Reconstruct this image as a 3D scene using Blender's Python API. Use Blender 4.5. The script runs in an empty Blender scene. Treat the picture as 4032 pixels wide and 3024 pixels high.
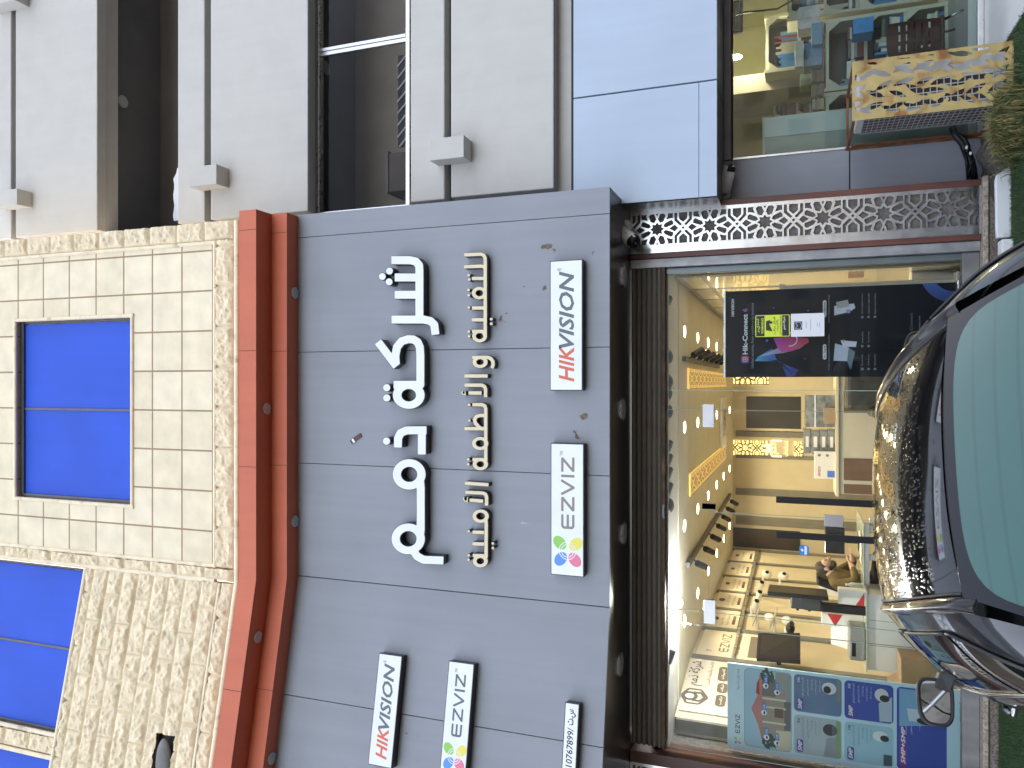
import bpy, bmesh, math, random
import numpy as np
from mathutils import Vector, Matrix, noise
random.seed(7)
SC = bpy.context.scene
COL = SC.collection
# ---------------------------------------------------------------- camera, sky, sun, exposure
CAMZ = 1.88
PITCH = math.radians(20.3)
FPX = 3030.0                                   # focal length in photo pixels (4032 wide)
_s, _c = math.sin(PITCH), math.cos(PITCH)
cam = bpy.data.cameras.new('camera'); camo = bpy.data.objects.new('camera', cam); COL.objects.link(camo)
cam.sensor_width = 36.0; cam.lens = 36.0 * FPX / 4032; cam.clip_start = 0.05; cam.clip_end = 800
# the phone was held sideways: the picture's right is the world's down
camo.matrix_world = Matrix(((0, 1, 0, 0), (_s, 0, -_c, 0), (-_c, 0, -_s, CAMZ), (0, 0, 0, 1)))
SC.camera = camo
W = bpy.data.worlds.new('World'); SC.world = W; W.use_nodes = True
nt = W.node_tree; bg = nt.nodes['Background']
sky = nt.nodes.new('ShaderNodeTexSky'); sky.sky_type = 'NISHITA'; sky.sun_disc = False
SUN_EL, SUN_AZ = math.radians(42), math.radians(25)      # the sun stands behind the buildings
sky.sun_elevation = SUN_EL; sky.sun_rotation = SUN_AZ
sky.air_density = 1.0; sky.dust_density = 4.0; sky.ozone_density = 1.0
hs = nt.nodes.new('ShaderNodeHueSaturation'); hs.inputs['Saturation'].default_value = .45    # hazy desert sky
nt.links.new(sky.outputs[0], hs.inputs['Color']); nt.links.new(hs.outputs[0], bg.inputs[0]); bg.inputs[1].default_value = 0.14
sl = bpy.data.lights.new('sun', 'SUN'); sl.energy = 3.0; sl.angle = math.radians(0.6); sl.color = (1, .95, .87)
so = bpy.data.objects.new('sun', sl); COL.objects.link(so)
sd = Vector((math.sin(SUN_AZ) * math.cos(SUN_EL), math.cos(SUN_AZ) * math.cos(SUN_EL), math.sin(SUN_EL)))
so.rotation_euler = sd.to_track_quat('Z', 'Y').to_euler(); so.location = sd * 60
SC.view_settings.view_transform = 'Standard'; SC.view_settings.look = 'None'
SC.view_settings.exposure = 2.68; SC.view_settings.gamma = 1.0
SC.render.engine = 'CYCLES'
SC.cycles.use_denoising = True; SC.cycles.max_bounces = 8; SC.cycles.transparent_max_bounces = 16
SC.cycles.sample_clamp_indirect = 6; SC.cycles.caustics_reflective = False; SC.cycles.caustics_refractive = False

# ---------------------------------------------------------------- materials
MATS = {}
def srgb(r, g, b):
    f = lambda v: (v / 255 / 12.92) if v / 255 <= .04045 else ((v / 255 + .055) / 1.055) ** 2.4
    return (f(r), f(g), f(b))
def mat(name, col=(.5, .5, .5), rough=.6, metal=0, var=.06, vs=3.0, bump=0, bs=60, coat=0, spec=.5,
        emit=None, es=0, streak=0, col2=None, c2=(.5, .62), c2s=4.0, rvar=0):
    """one procedural surface: base colour, noise tint, second colour in patches, vertical streaks, bump"""
    if name in MATS: return MATS[name]
    m = bpy.data.materials.new(name); m.use_nodes = True; MATS[name] = m
    n = m.node_tree; b = n.nodes['Principled BSDF']
    b.inputs['Roughness'].default_value = rough; b.inputs['Metallic'].default_value = metal
    b.inputs['Coat Weight'].default_value = coat; b.inputs['Coat Roughness'].default_value = .04
    b.inputs['Specular IOR Level'].default_value = spec
    tc = n.nodes.new('ShaderNodeTexCoord')
    def noi(scale, detail=4, sc=None):
        t = n.nodes.new('ShaderNodeTexNoise'); t.inputs['Scale'].default_value = scale; t.inputs['Detail'].default_value = detail
        if sc:
            mp = n.nodes.new('ShaderNodeMapping'); mp.inputs['Scale'].default_value = sc
            n.links.new(tc.outputs['Object'], mp.inputs[0]); n.links.new(mp.outputs[0], t.inputs['Vector'])
        else: n.links.new(tc.outputs['Object'], t.inputs['Vector'])
        return t
    def mix(fac, a, bb, mode='MIX'):
        x = n.nodes.new('ShaderNodeMix'); x.data_type = 'RGBA'; x.blend_type = mode
        for sock, v in ((x.inputs[0], fac), (x.inputs[6], a), (x.inputs[7], bb)):
            if hasattr(v, 'links'): n.links.new(v, sock)
            elif isinstance(v, tuple): sock.default_value = (*v, 1)
            else: sock.default_value = v
        return x.outputs[2]
    def ramp(src, a, bb):
        r = n.nodes.new('ShaderNodeMapRange'); r.inputs[1].default_value = a; r.inputs[2].default_value = bb
        n.links.new(src, r.inputs[0]); return r.outputs[0]
    cur = col
    if col2: cur = mix(ramp(noi(c2s, 6).outputs[0], *c2), cur, col2)
    if var:
        d = tuple(max(0, x * (1 - var * 1.6)) for x in (1, 1, 1)); l = tuple(1 + var for _ in range(3))
        cur = mix(1.0, cur, mix(ramp(noi(vs, 6).outputs[0], .3, .7), d, l), 'MULTIPLY')
    if streak:
        k = 1 - streak
        cur = mix(1.0, cur, mix(ramp(noi(1, 5, (9, 9, .5)).outputs[0], .35, .65), (k, k, k), (1, 1, 1)), 'MULTIPLY')
    if hasattr(cur, 'links'): n.links.new(cur, b.inputs['Base Color'])
    else: b.inputs['Base Color'].default_value = (*cur, 1)
    if rvar: n.links.new(ramp(noi(vs * 2, 5).outputs[0], .2, .8), b.inputs['Roughness']); \
        [setattr(nd.inputs[3], 'default_value', max(.02, rough - rvar)) or setattr(nd.inputs[4], 'default_value', rough + rvar) for nd in [b.inputs['Roughness'].links[0].from_node]]
    if bump:
        bn = n.nodes.new('ShaderNodeBump'); bn.inputs['Strength'].default_value = bump; bn.inputs['Distance'].default_value = .01
        n.links.new(noi(bs, 5).outputs[0], bn.inputs['Height']); n.links.new(bn.outputs[0], b.inputs['Normal'])
    if emit:
        b.inputs['Emission Color'].default_value = (*emit, 1); b.inputs['Emission Strength'].default_value = es
    return m
def glass(name, tint=(.95, .97, .95), refl=1.0, rough=0.0):
    if name in MATS: return MATS[name]
    m = bpy.data.materials.new(name); m.use_nodes = True; MATS[name] = m
    n = m.node_tree; n.nodes.remove(n.nodes['Principled BSDF']); out = n.nodes['Material Output']
    t = n.nodes.new('ShaderNodeBsdfTransparent'); t.inputs[0].default_value = (*tint, 1)
    g = n.nodes.new('ShaderNodeBsdfGlossy'); g.inputs['Roughness'].default_value = rough; g.inputs[0].default_value = (refl,) * 3 + (1,)
    f = n.nodes.new('ShaderNodeFresnel'); f.inputs[0].default_value = 1.45
    mx = n.nodes.new('ShaderNodeMixShader')
    n.links.new(f.outputs[0], mx.inputs[0]); n.links.new(t.outputs[0], mx.inputs[1]); n.links.new(g.outputs[0], mx.inputs[2])
    n.links.new(mx.outputs[0], out.inputs[0]); return m
def flat(r, g, b, rough=.55, name=None):          # printed ink of one colour
    return mat(name or 'ink_%d_%d_%d' % (r, g, b), srgb(r, g, b), rough, var=0)

# ---------------------------------------------------------------- pixel -> world on a real plane
def ray(x, y):
    a, b = (x - 2016) / FPX, (1512 - y) / FPX
    return Vector((b, _s * a + _c, -_c * a + _s))
CAM = Vector((0, 0, CAMZ))
def P(x, y, Y):
    r = ray(x, y); return CAM + r * (Y / r.y)
def PZ(x, y, Z):
    r = ray(x, y); return CAM + r * ((Z - CAMZ) / r.z)
def PX(x, y, X):
    r = ray(x, y); return CAM + r * (X / r.x)
class Board:
    """a flat face in the world: origin, right, up, and the side it looks to"""
    def __init__(s, O, R, U=(0, 0, 1)):
        s.O = Vector(O); s.R = Vector(R).normalized(); s.U = Vector(U).normalized(); s.N = s.R.cross(s.U)
    def pt(s, u, v, t=0): return s.O + s.R * u + s.U * v + s.N * t
    def px(s, x, y, t=0):
        r = ray(x, y); o = s.O + s.N * t
        k = (o - CAM).dot(s.N) / r.dot(s.N); h = CAM + r * k - s.O
        return h.dot(s.R), h.dot(s.U)
    def rect(s, xt, xb, yl, yr, t=0):              # image x of top, bottom; image y of left, right
        xm, ym = (xt + xb) / 2, (yl + yr) / 2
        return s.px(xm, yl, t)[0], s.px(xm, yr, t)[0], s.px(xb, ym, t)[1], s.px(xt, ym, t)[1]

# ---------------------------------------------------------------- mesh builder
class MB:
    def __init__(s): s.v = []; s.f = []; s.m = []; s.cur = 0
    def face(s, pts):
        k = len(s.v); s.v += [Vector(p) for p in pts]; s.f.append(tuple(range(k, k + len(pts)))); s.m.append(s.cur)
    def hexa(s, p):                                # 4 bottom + 4 top
        k = len(s.v); s.v += [Vector(q) for q in p]
        for f in ((3, 2, 1, 0), (4, 5, 6, 7), (0, 1, 5, 4), (1, 2, 6, 5), (2, 3, 7, 6), (3, 0, 4, 7)):
            s.f.append(tuple(k + i for i in f)); s.m.append(s.cur)
        return s
    def box(s, x0, x1, y0, y1, z0, z1):
        x0, x1 = sorted((x0, x1)); y0, y1 = sorted((y0, y1)); z0, z1 = sorted((z0, z1))
        return s.hexa([(x0, y0, z0), (x1, y0, z0), (x1, y1, z0), (x0, y1, z0), (x0, y0, z1), (x1, y0, z1), (x1, y1, z1), (x0, y1, z1)])
    def bbox(s, B, u0, u1, v0, v1, t0, t1):        # box on a board
        u0, u1 = sorted((u0, u1)); v0, v1 = sorted((v0, v1)); t0, t1 = sorted((t0, t1))
        return s.hexa([B.pt(u0, v0, t1), B.pt(u1, v0, t1), B.pt(u1, v0, t0), B.pt(u0, v0, t0), B.pt(u0, v1, t1), B.pt(u1, v1, t1), B.pt(u1, v1, t0), B.pt(u0, v1, t0)])
    def bar(s, a, b, w, h=None, up=(0, 0, 1)):     # square bar between two points
        a, b = Vector(a), Vector(b); h = h or w; d = (b - a).normalized(); r = d.cross(Vector(up))
        if r.length < 1e-4: r = d.cross(Vector((0, 1, 0)))
        r = r.normalized() * w / 2; u = r.cross(d).normalized() * h / 2
        return s.hexa([a - r - u, a + r - u, b + r - u, b - r - u, a - r + u, a + r + u, b + r + u, b - r + u])
    def prism(s, poly, B, t0, t1):                 # polygon (u,v) on a board, extruded
        n = len(poly)
        ar = sum(poly[i][0] * poly[(i + 1) % n][1] - poly[(i + 1) % n][0] * poly[i][1] for i in range(n))
        if ar < 0: poly = poly[::-1]
        k = len(s.v)
        s.v += [B.pt(u, v, t1) for u, v in poly] + [B.pt(u, v, t0) for u, v in poly]
        s.f.append(tuple(range(k, k + n))); s.m.append(s.cur)
        s.f.append(tuple(range(k + 2 * n - 1, k + n - 1, -1))); s.m.append(s.cur)
        for i in range(n):
            j = (i + 1) % n; s.f.append((k + i, k + n + i, k + n + j, k + j)); s.m.append(s.cur)
        return s
    def tube(s, path, r, seg=10, cap=True):
        path = [Vector(p) for p in path]; rs = r if isinstance(r, (list, tuple)) else [r] * len(path); rings = []
        pr = None
        for i, p in enumerate(path):
            d = (path[min(i + 1, len(path) - 1)] - path[max(i - 1, 0)]).normalized()
            if pr is None:
                pr = d.cross(Vector((0, 0, 1)))
                if pr.length < 1e-3: pr = Vector((1, 0, 0))
            pr = (pr - d * pr.dot(d)).normalized(); q = d.cross(pr)
            k = len(s.v); rings.append(k)
            s.v += [p + (pr * math.cos(6.28319 * j / seg) + q * math.sin(6.28319 * j / seg)) * rs[i] for j in range(seg)]
        for a, b in zip(rings, rings[1:]):
            for j in range(seg):
                j2 = (j + 1) % seg; s.f.append((a + j, a + j2, b + j2, b + j)); s.m.append(s.cur)
        if cap:
            s.f.append(tuple(rings[0] + j for j in range(seg - 1, -1, -1))); s.m.append(s.cur)
            s.f.append(tuple(rings[-1] + j for j in range(seg))); s.m.append(s.cur)
        return s
    def ell(s, c, rx, ry, rz, seg=14, rings=9, R=None):
        c = Vector(c); R = R or Matrix.Identity(3); k = len(s.v)
        for i in range(rings + 1):
            ph = math.pi * i / rings
            for j in range(seg):
                th = 6.28319 * j / seg
                s.v.append(c + R @ Vector((rx * math.sin(ph) * math.cos(th), ry * math.sin(ph) * math.sin(th), rz * math.cos(ph))))
        for i in range(rings):
            for j in range(seg):
                j2 = (j + 1) % seg
                s.f.append((k + i * seg + j, k + (i + 1) * seg + j, k + (i + 1) * seg + j2, k + i * seg + j2)); s.m.append(s.cur)
        return s
    def grid(s, fn, nu, nv, skip=None):            # fn(i,j) -> point
        k = len(s.v)
        for j in range(nv + 1):
            for i in range(nu + 1): s.v.append(Vector(fn(i, j)))
        for j in range(nv):
            for i in range(nu):
                if skip and skip(i, j): continue
                a = k + j * (nu + 1) + i; s.f.append((a, a + 1, a + nu + 2, a + nu + 1)); s.m.append(s.cur)
        return s
def circ(u, v, r, n=20, ry=None, rot=0):
    ry = ry or r; c, s_ = math.cos(rot), math.sin(rot)
    return [(u + r * math.cos(6.28319 * i / n) * c - ry * math.sin(6.28319 * i / n) * s_, v + r * math.cos(6.28319 * i / n) * s_ + ry * math.sin(6.28319 * i / n) * c) for i in range(n)]
def rrect(u0, u1, v0, v1, r, n=5):
    u0, u1 = sorted((u0, u1)); v0, v1 = sorted((v0, v1)); r = min(r, (u1 - u0) / 2.01, (v1 - v0) / 2.01); o = []
    for cx, cy, a in ((u1 - r, v0 + r, -90), (u1 - r, v1 - r, 0), (u0 + r, v1 - r, 90), (u0 + r, v0 + r, 180)):
        for i in range(n + 1):
            t = math.radians(a + 90 * i / n); o.append((cx + r * math.cos(t), cy + r * math.sin(t)))
    return o

def tag(o, label=None, cat=None, group=None, kind=None):
    for k, v in (('label', label), ('category', cat), ('group', group), ('kind', kind)):
        if v: o[k] = v
    return o
def thing(name, label, cat, loc=(0, 0, 0), group=None, rotz=0):
    o = bpy.data.objects.new(name, None); o.empty_display_size = .1; COL.objects.link(o)
    o.location = Vector(loc); o.rotation_euler = (0, 0, rotz)
    return tag(o, label, cat, group)
def wpos(o):
    p = Vector(o.location)
    return p + (wpos(o.parent) if o.parent else Vector())
def obj(name, mb, m, parent=None, smooth=False, bevel=0, local=False, weld=False, label=None, bseg=2, auto=None):
    me = bpy.data.meshes.new(name)
    off = Vector() if (local or parent is None) else wpos(parent)
    vs = [v - off for v in mb.v]; base = Vector()
    if parent is None and vs and not local:        # origin at the thing's base
        lo = [min(v[i] for v in vs) for i in range(3)]; hi = [max(v[i] for v in vs) for i in range(3)]
        base = Vector(((lo[0] + hi[0]) / 2, (lo[1] + hi[1]) / 2, lo[2])); vs = [v - base for v in vs]
    me.from_pydata([tuple(v) for v in vs], [], mb.f)
    for x in (m if isinstance(m, (list, tuple)) else [m]): me.materials.append(x)
    if any(mb.m): me.polygons.foreach_set('material_index', mb.m)
    o = bpy.data.objects.new(name, me); COL.objects.link(o); o.location = base
    if parent: o.parent = parent
    if weld:
        bm = bmesh.new(); bm.from_mesh(me); bmesh.ops.remove_doubles(bm, verts=bm.verts, dist=1e-5)
        bmesh.ops.recalc_face_normals(bm, faces=bm.faces); bm.to_mesh(me); bm.free()
    if smooth: me.polygons.foreach_set('use_smooth', [True] * len(me.polygons))
    if auto:
        me.set_sharp_from_angle(angle=math.radians(auto))
    if bevel:
        b = o.modifiers.new('bevel', 'BEVEL'); b.width = bevel; b.segments = bseg; b.limit_method = 'ANGLE'
    if label: o['label'] = label
    return o
def struct(name, mb, m, **k): return tag(obj(name, mb, m, **k), kind='structure')
def copy_tree(o, parent=None):
    c = o.copy(); COL.objects.link(c)
    if parent: c.parent = parent
    for ch in list(o.children): copy_tree(ch, c)
    return c

# ---------------------------------------------------------------- signed-distance outlines -> solid sheet
def sdf_mesh(mb, fn, x0, x1, y0, y1, res, top, bot=None):
    """marching squares over fn(X,Y)<0; top(x,y) and bot(x,y) place a point of the front face / back edge"""
    nx, ny = int(math.ceil((x1 - x0) / res)), int(math.ceil((y1 - y0) / res))
    xs = x0 + np.arange(nx + 1) * res; ys = y0 + np.arange(ny + 1) * res
    G = fn(*np.meshgrid(xs, ys, indexing='ij'))
    ids = {}; ids2 = {}
    def V(p):
        k = (round(p[0] / res * 512), round(p[1] / res * 512))
        if k not in ids:
            ids[k] = len(mb.v); mb.v.append(Vector(top(*p)))
        return ids[k], k, p
    def V2(k, p):
        if k not in ids2:
            ids2[k] = len(mb.v); mb.v.append(Vector(bot(*p)))
        return ids2[k]
    ins = G < 0; flip = None
    for i in range(nx):
        j = 0
        while j < ny:
            c = (ins[i, j], ins[i + 1, j], ins[i + 1, j + 1], ins[i, j + 1])
            if not any(c): j += 1; continue
            if all(c):
                j2 = j + 1
                while j2 < ny and ins[i, j2 + 1] and ins[i + 1, j2 + 1]: j2 += 1
                q = [V((xs[i], ys[j])), V((xs[i + 1], ys[j])), V((xs[i + 1], ys[j2])), V((xs[i], ys[j2]))]
                mb.f.append(tuple(a[0] for a in q)); mb.m.append(mb.cur); j = j2; continue
            cor = [(i, j), (i + 1, j), (i + 1, j + 1), (i, j + 1)]; poly = []; cuts = []
            for a in range(4):
                A, Bq = cor[a], cor[(a + 1) % 4]; ga, gb = G[A], G[Bq]
                if ga < 0: poly.append(V((xs[A[0]], ys[A[1]])))
                if (ga < 0) != (gb < 0):
                    t = ga / (ga - gb); t = min(.98, max(.02, t))
                    p = (xs[A[0]] + (xs[Bq[0]] - xs[A[0]]) * t, ys[A[1]] + (ys[Bq[1]] - ys[A[1]]) * t)
                    q = V(p); poly.append(q); cuts.append((len(poly) - 1, ga < 0))
            if len(poly) >= 3 and len(set(a[0] for a in poly)) == len(poly):
                mb.f.append(tuple(a[0] for a in poly)); mb.m.append(mb.cur)
                if bot:
                    for ci, leaving in cuts:
                        if leaving:
                            a, b = poly[ci], poly[(ci + 1) % len(poly)]
                            mb.f.append((b[0], a[0], V2(a[1], a[2]), V2(b[1], b[2]))); mb.m.append(mb.cur)
            j += 1
    return mb
def stroke(X, Y, pts, w, flat=(True, True), close=False):
    d = np.full(X.shape, 1e9); n = len(pts)
    segs = list(zip(pts, pts[1:])) + ([(pts[-1], pts[0])] if close else [])
    for k, ((ax, ay), (bx, by)) in enumerate(segs):
        L = math.hypot(bx - ax, by - ay) or 1e-9; ux, uy = (bx - ax) / L, (by - ay) / L
        al = (X - ax) * ux + (Y - ay) * uy; pe = np.abs((X - ax) * -uy + (Y - ay) * ux)
        t = np.clip(al, 0, L); e = np.hypot(al - t, pe) - w
        if not close and k == 0 and flat[0]: e = np.maximum(np.maximum(e, -al), np.where(al < 0, -al, -1e9))
        if not close and k == len(segs) - 1 and flat[1]: e = np.maximum(e, al - L)
        d = np.minimum(d, e)
    return d
def polysdf(X, Y, pts):
    d = np.full(X.shape, 1e9); ins = np.zeros(X.shape, bool); n = len(pts)
    for i in range(n):
        (ax, ay), (bx, by) = pts[i], pts[(i + 1) % n]; ex, ey = bx - ax, by - ay
        t = np.clip(((X - ax) * ex + (Y - ay) * ey) / (ex * ex + ey * ey), 0, 1); d = np.minimum(d, np.hypot(X - ax - t * ex, Y - ay - t * ey))
        if ay != by: ins ^= ((ay > Y) != (by > Y)) & (X < (bx - ax) * (Y - ay) / (by - ay) + ax)
    return np.where(ins, -d, d)
def disc(X, Y, cx, cy, r): return np.hypot(X - cx, Y - cy) - r
def ring(X, Y, cx, cy, rx, ry, w):                 # ellipse outline of half width w
    q = np.hypot((X - cx) / rx, (Y - cy) / ry); return np.abs(q - 1) * ((rx + ry) / 2) - w

# ---------------------------------------------------------------- lettering
_AR = {}
for ch, base, forms in (('ا', 0xFE8D, 2), ('أ', 0xFE83, 2), ('إ', 0xFE87, 2), ('آ', 0xFE81, 2), ('ب', 0xFE8F, 4), ('ة', 0xFE93, 2), ('ت', 0xFE95, 4), ('ث', 0xFE99, 4),
                        ('ج', 0xFE9D, 4), ('ح', 0xFEA1, 4), ('خ', 0xFEA5, 4), ('د', 0xFEA9, 2), ('ذ', 0xFEAB, 2), ('ر', 0xFEAD, 2), ('ز', 0xFEAF, 2),
                        ('س', 0xFEB1, 4), ('ش', 0xFEB5, 4), ('ص', 0xFEB9, 4), ('ض', 0xFEBD, 4), ('ط', 0xFEC1, 4), ('ظ', 0xFEC5, 4), ('ع', 0xFEC9, 4),
                        ('غ', 0xFECD, 4), ('ف', 0xFED1, 4), ('ق', 0xFED5, 4), ('ك', 0xFED9, 4), ('ل', 0xFEDD, 4), ('م', 0xFEE1, 4), ('ن', 0xFEE5, 4),
                        ('ه', 0xFEE9, 4), ('و', 0xFEED, 2), ('ى', 0xFEEF, 2), ('ي', 0xFEF1, 4), ('ئ', 0xFE89, 4)): _AR[ch] = (base, forms)
def arabic(s):
    out = []; i = 0; prev = False
    while i < len(s):
        ch = s[i]
        if ch in _AR:
            base, forms = _AR[ch]; nxt = s[i + 1] if i + 1 < len(s) else ''
            if ch == 'ل' and nxt in 'اأإآ' and nxt:
                lb = {'آ': 0xFEF5, 'أ': 0xFEF7, 'إ': 0xFEF9, 'ا': 0xFEFB}[nxt]
                out.append(chr(lb + (1 if prev else 0))); prev = False; i += 2; continue
            jn = forms == 4 and nxt in _AR and nxt != ''
            out.append(chr(base + ((3 if jn else 1) if prev else (2 if jn else 0)))); prev = forms == 4 and jn
        else: out.append(ch); prev = False
        i += 1
    return ''.join(reversed(out))
_tc = {}
def text_mesh(body, shear=0, bold=0, res=2):
    k = (body, shear, bold)
    if k in _tc: return _tc[k]
    c = bpy.data.curves.new('lettering', 'FONT'); c.body = body; c.shear = shear; c.offset = bold; c.resolution_u = res; c.fill_mode = 'FRONT'
    o = bpy.data.objects.new('lettering', c); COL.objects.link(o)
    dg = bpy.context.evaluated_depsgraph_get(); me = bpy.data.meshes.new_from_object(o.evaluated_get(dg))
    v = [tuple(x.co) for x in me.vertices]; f = [tuple(p.vertices) for p in me.polygons]
    bpy.data.objects.remove(o); bpy.data.curves.remove(c); bpy.data.meshes.remove(me)
    if v:
        x0 = min(p[0] for p in v); x1 = max(p[0] for p in v); y0 = min(p[1] for p in v); y1 = max(p[1] for p in v)
        v = [((p[0] - x0) / max(1e-6, x1 - x0), (p[1] - y0) / max(1e-6, y1 - y0)) for p in v]; asp = (x1 - x0) / max(1e-6, y1 - y0)
    else: asp = 1
    _tc[k] = (v, f, asp); return _tc[k]
def add_text(mb, B, body, u0, u1, v0, v1, t, shear=0, bold=0, ar=False, keep=None):
    """letters fitted to a rectangle of the board; keep='l'|'r'|'c' keeps their proportions"""
    v, f, asp = text_mesh(arabic(body) if ar else body, shear, bold)
    if keep:
        w = (v1 - v0) * asp
        if w > (u1 - u0): h = (u1 - u0) / asp; vm = (v0 + v1) / 2; v0, v1 = vm - h / 2, vm + h / 2; w = u1 - u0
        if keep == 'l': u1 = u0 + w
        elif keep == 'r': u0 = u1 - w
        else: um = (u0 + u1) / 2; u0, u1 = um - w / 2, um + w / 2
    k = len(mb.v); mb.v += [B.pt(u0 + (u1 - u0) * a, v0 + (v1 - v0) * b, t) for a, b in v]
    for q in f: mb.f.append(tuple(k + i for i in q)); mb.m.append(mb.cur)
    return mb
# ================================================================ materials of the place
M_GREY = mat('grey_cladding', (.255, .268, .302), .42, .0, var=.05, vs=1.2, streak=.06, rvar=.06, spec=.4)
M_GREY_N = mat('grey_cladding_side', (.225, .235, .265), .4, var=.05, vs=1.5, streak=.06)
M_BLUE = mat('pale_blue_panel', (.40, .475, .585), .35, var=.035, vs=.9, streak=.03)
M_ORANGE = mat('orange_cladding', (.54, .13, .062), .55, var=.05, vs=1.5, streak=.05)
M_SOFFIT = mat('bronze_soffit', (.06, .052, .045), .28, var=.1, vs=2)
M_BLACK = mat('black_plastic', (.010, .010, .011), .4, var=0, spec=.25)
M_DARK = mat('dark_gap', (.02, .02, .022), .8, var=0)
M_PLASTER = mat('white_render', (.53, .512, .482), .85, var=.035, vs=2.2, bump=.25, bs=50, streak=.03, col2=(.47, .45, .42), c2=(.56, .8), c2s=2.2)
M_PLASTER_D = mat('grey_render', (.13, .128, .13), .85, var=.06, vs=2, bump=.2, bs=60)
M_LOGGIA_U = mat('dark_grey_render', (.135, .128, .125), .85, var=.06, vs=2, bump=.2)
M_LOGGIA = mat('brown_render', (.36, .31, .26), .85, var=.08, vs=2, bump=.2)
M_ALU = mat('aluminium', (.62, .62, .62), .3, .85, var=.08, vs=6, rvar=.1)
M_ALU_D = mat('dark_aluminium', (.13, .13, .135), .35, .5, var=.1, vs=5)
M_STONE_R = mat('split_stone', (.80, .675, .475), .9, var=.08, vs=9, bump=.9, bs=55, col2=(.72, .58, .39), c2=(.55, .75), c2s=12)
M_STONE_T = mat('stone_trim', (.82, .71, .52), .75, var=.08, vs=5, bump=.15, bs=40, col2=(.5, .4, .27), c2=(.6, .75), c2s=6)
M_FILM = mat('blue_film', (.017, .082, .58), .5, var=.08, vs=1.1, streak=.05, spec=.35)
M_WOOD = mat('red_wood', (.125, .04, .028), .45, var=.25, vs=2, streak=.4)
M_STEEL = mat('mirror_steel', (.60, .615, .64), .2, 1.0, var=.08, vs=5, rvar=.08)
M_BACK = mat('brown_felt', (.135, .118, .105), .9, var=.25, vs=30)
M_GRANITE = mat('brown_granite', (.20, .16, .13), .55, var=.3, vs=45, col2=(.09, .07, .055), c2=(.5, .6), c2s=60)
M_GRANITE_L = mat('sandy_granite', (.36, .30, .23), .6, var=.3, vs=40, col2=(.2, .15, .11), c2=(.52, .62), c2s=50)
M_WHITE = mat('white_paint', (.78, .78, .77), .4, var=.03)
M_ASPH = mat('asphalt', (.04, .04, .041), .9, var=.2, vs=40, bump=.4, bs=150)
M_KERB = mat('kerb_concrete', (.3, .29, .27), .85, var=.12, vs=6, bump=.3)
M_TURF = mat('turf_backing', (.018, .036, .01), .95, var=.3, vs=25)
M_SOIL = mat('dry_soil', (.06, .052, .044), .95, var=.3, vs=14, bump=1, bs=30)
M_TILE = mat('white_floor_tile', (.58, .58, .57), .35, var=.05, vs=3)
def tile_mat():
    m = mat('stone_tile_wall', (.67, .60, .475), .6, var=.0)
    n = m.node_tree; b = n.nodes['Principled BSDF']
    tc = n.nodes['Texture Coordinate'] if 'Texture Coordinate' in n.nodes else n.nodes.new('ShaderNodeTexCoord')
    sp = n.nodes.new('ShaderNodeSeparateXYZ'); n.links.new(tc.outputs['Object'], sp.inputs[0])
    cb = n.nodes.new('ShaderNodeCombineXYZ'); n.links.new(sp.outputs[0], cb.inputs[0]); n.links.new(sp.outputs[2], cb.inputs[1])
    mp = n.nodes.new('ShaderNodeMapping'); mp.inputs['Location'].default_value = (TILE_U, TILE_V, 0); n.links.new(cb.outputs[0], mp.inputs[0])
    br = n.nodes.new('ShaderNodeTexBrick'); br.offset = 0; br.inputs['Scale'].default_value = 1
    br.inputs['Brick Width'].default_value = .455; br.inputs['Row Height'].default_value = .44; br.inputs['Mortar Size'].default_value = .011; br.inputs['Mortar Smooth'].default_value = .5
    br.inputs['Color1'].default_value = (.80, .70, .51, 1); br.inputs['Color2'].default_value = (.75, .645, .455, 1); br.inputs['Mortar'].default_value = (.36, .23, .125, 1)
    n.links.new(mp.outputs[0], br.inputs[0])
    nz = n.nodes.new('ShaderNodeTexNoise'); nz.inputs['Scale'].default_value = 4; nz.inputs['Detail'].default_value = 7; n.links.new(tc.outputs['Object'], nz.inputs['Vector'])
    mr = n.nodes.new('ShaderNodeMapRange'); mr.inputs[1].default_value = .3; mr.inputs[2].default_value = .7; mr.inputs[3].default_value = .86; mr.inputs[4].default_value = 1.06; n.links.new(nz.outputs[0], mr.inputs[0])
    mx = n.nodes.new('ShaderNodeMix'); mx.data_type = 'RGBA'; mx.blend_type = 'MULTIPLY'; mx.inputs[0].default_value = 1
    n.links.new(br.outputs[0], mx.inputs[6]); n.links.new(mr.outputs[0], mx.inputs[7]); n.links.new(mx.outputs[2], b.inputs['Base Color'])
    bp = n.nodes.new('ShaderNodeBump'); bp.invert = True; bp.inputs['Strength'].default_value = .9; bp.inputs['Distance'].default_value = .012
    n.links.new(br.outputs[1], bp.inputs['Height']); n.links.new(bp.outputs[0], b.inputs['Normal'])
    return m

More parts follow.
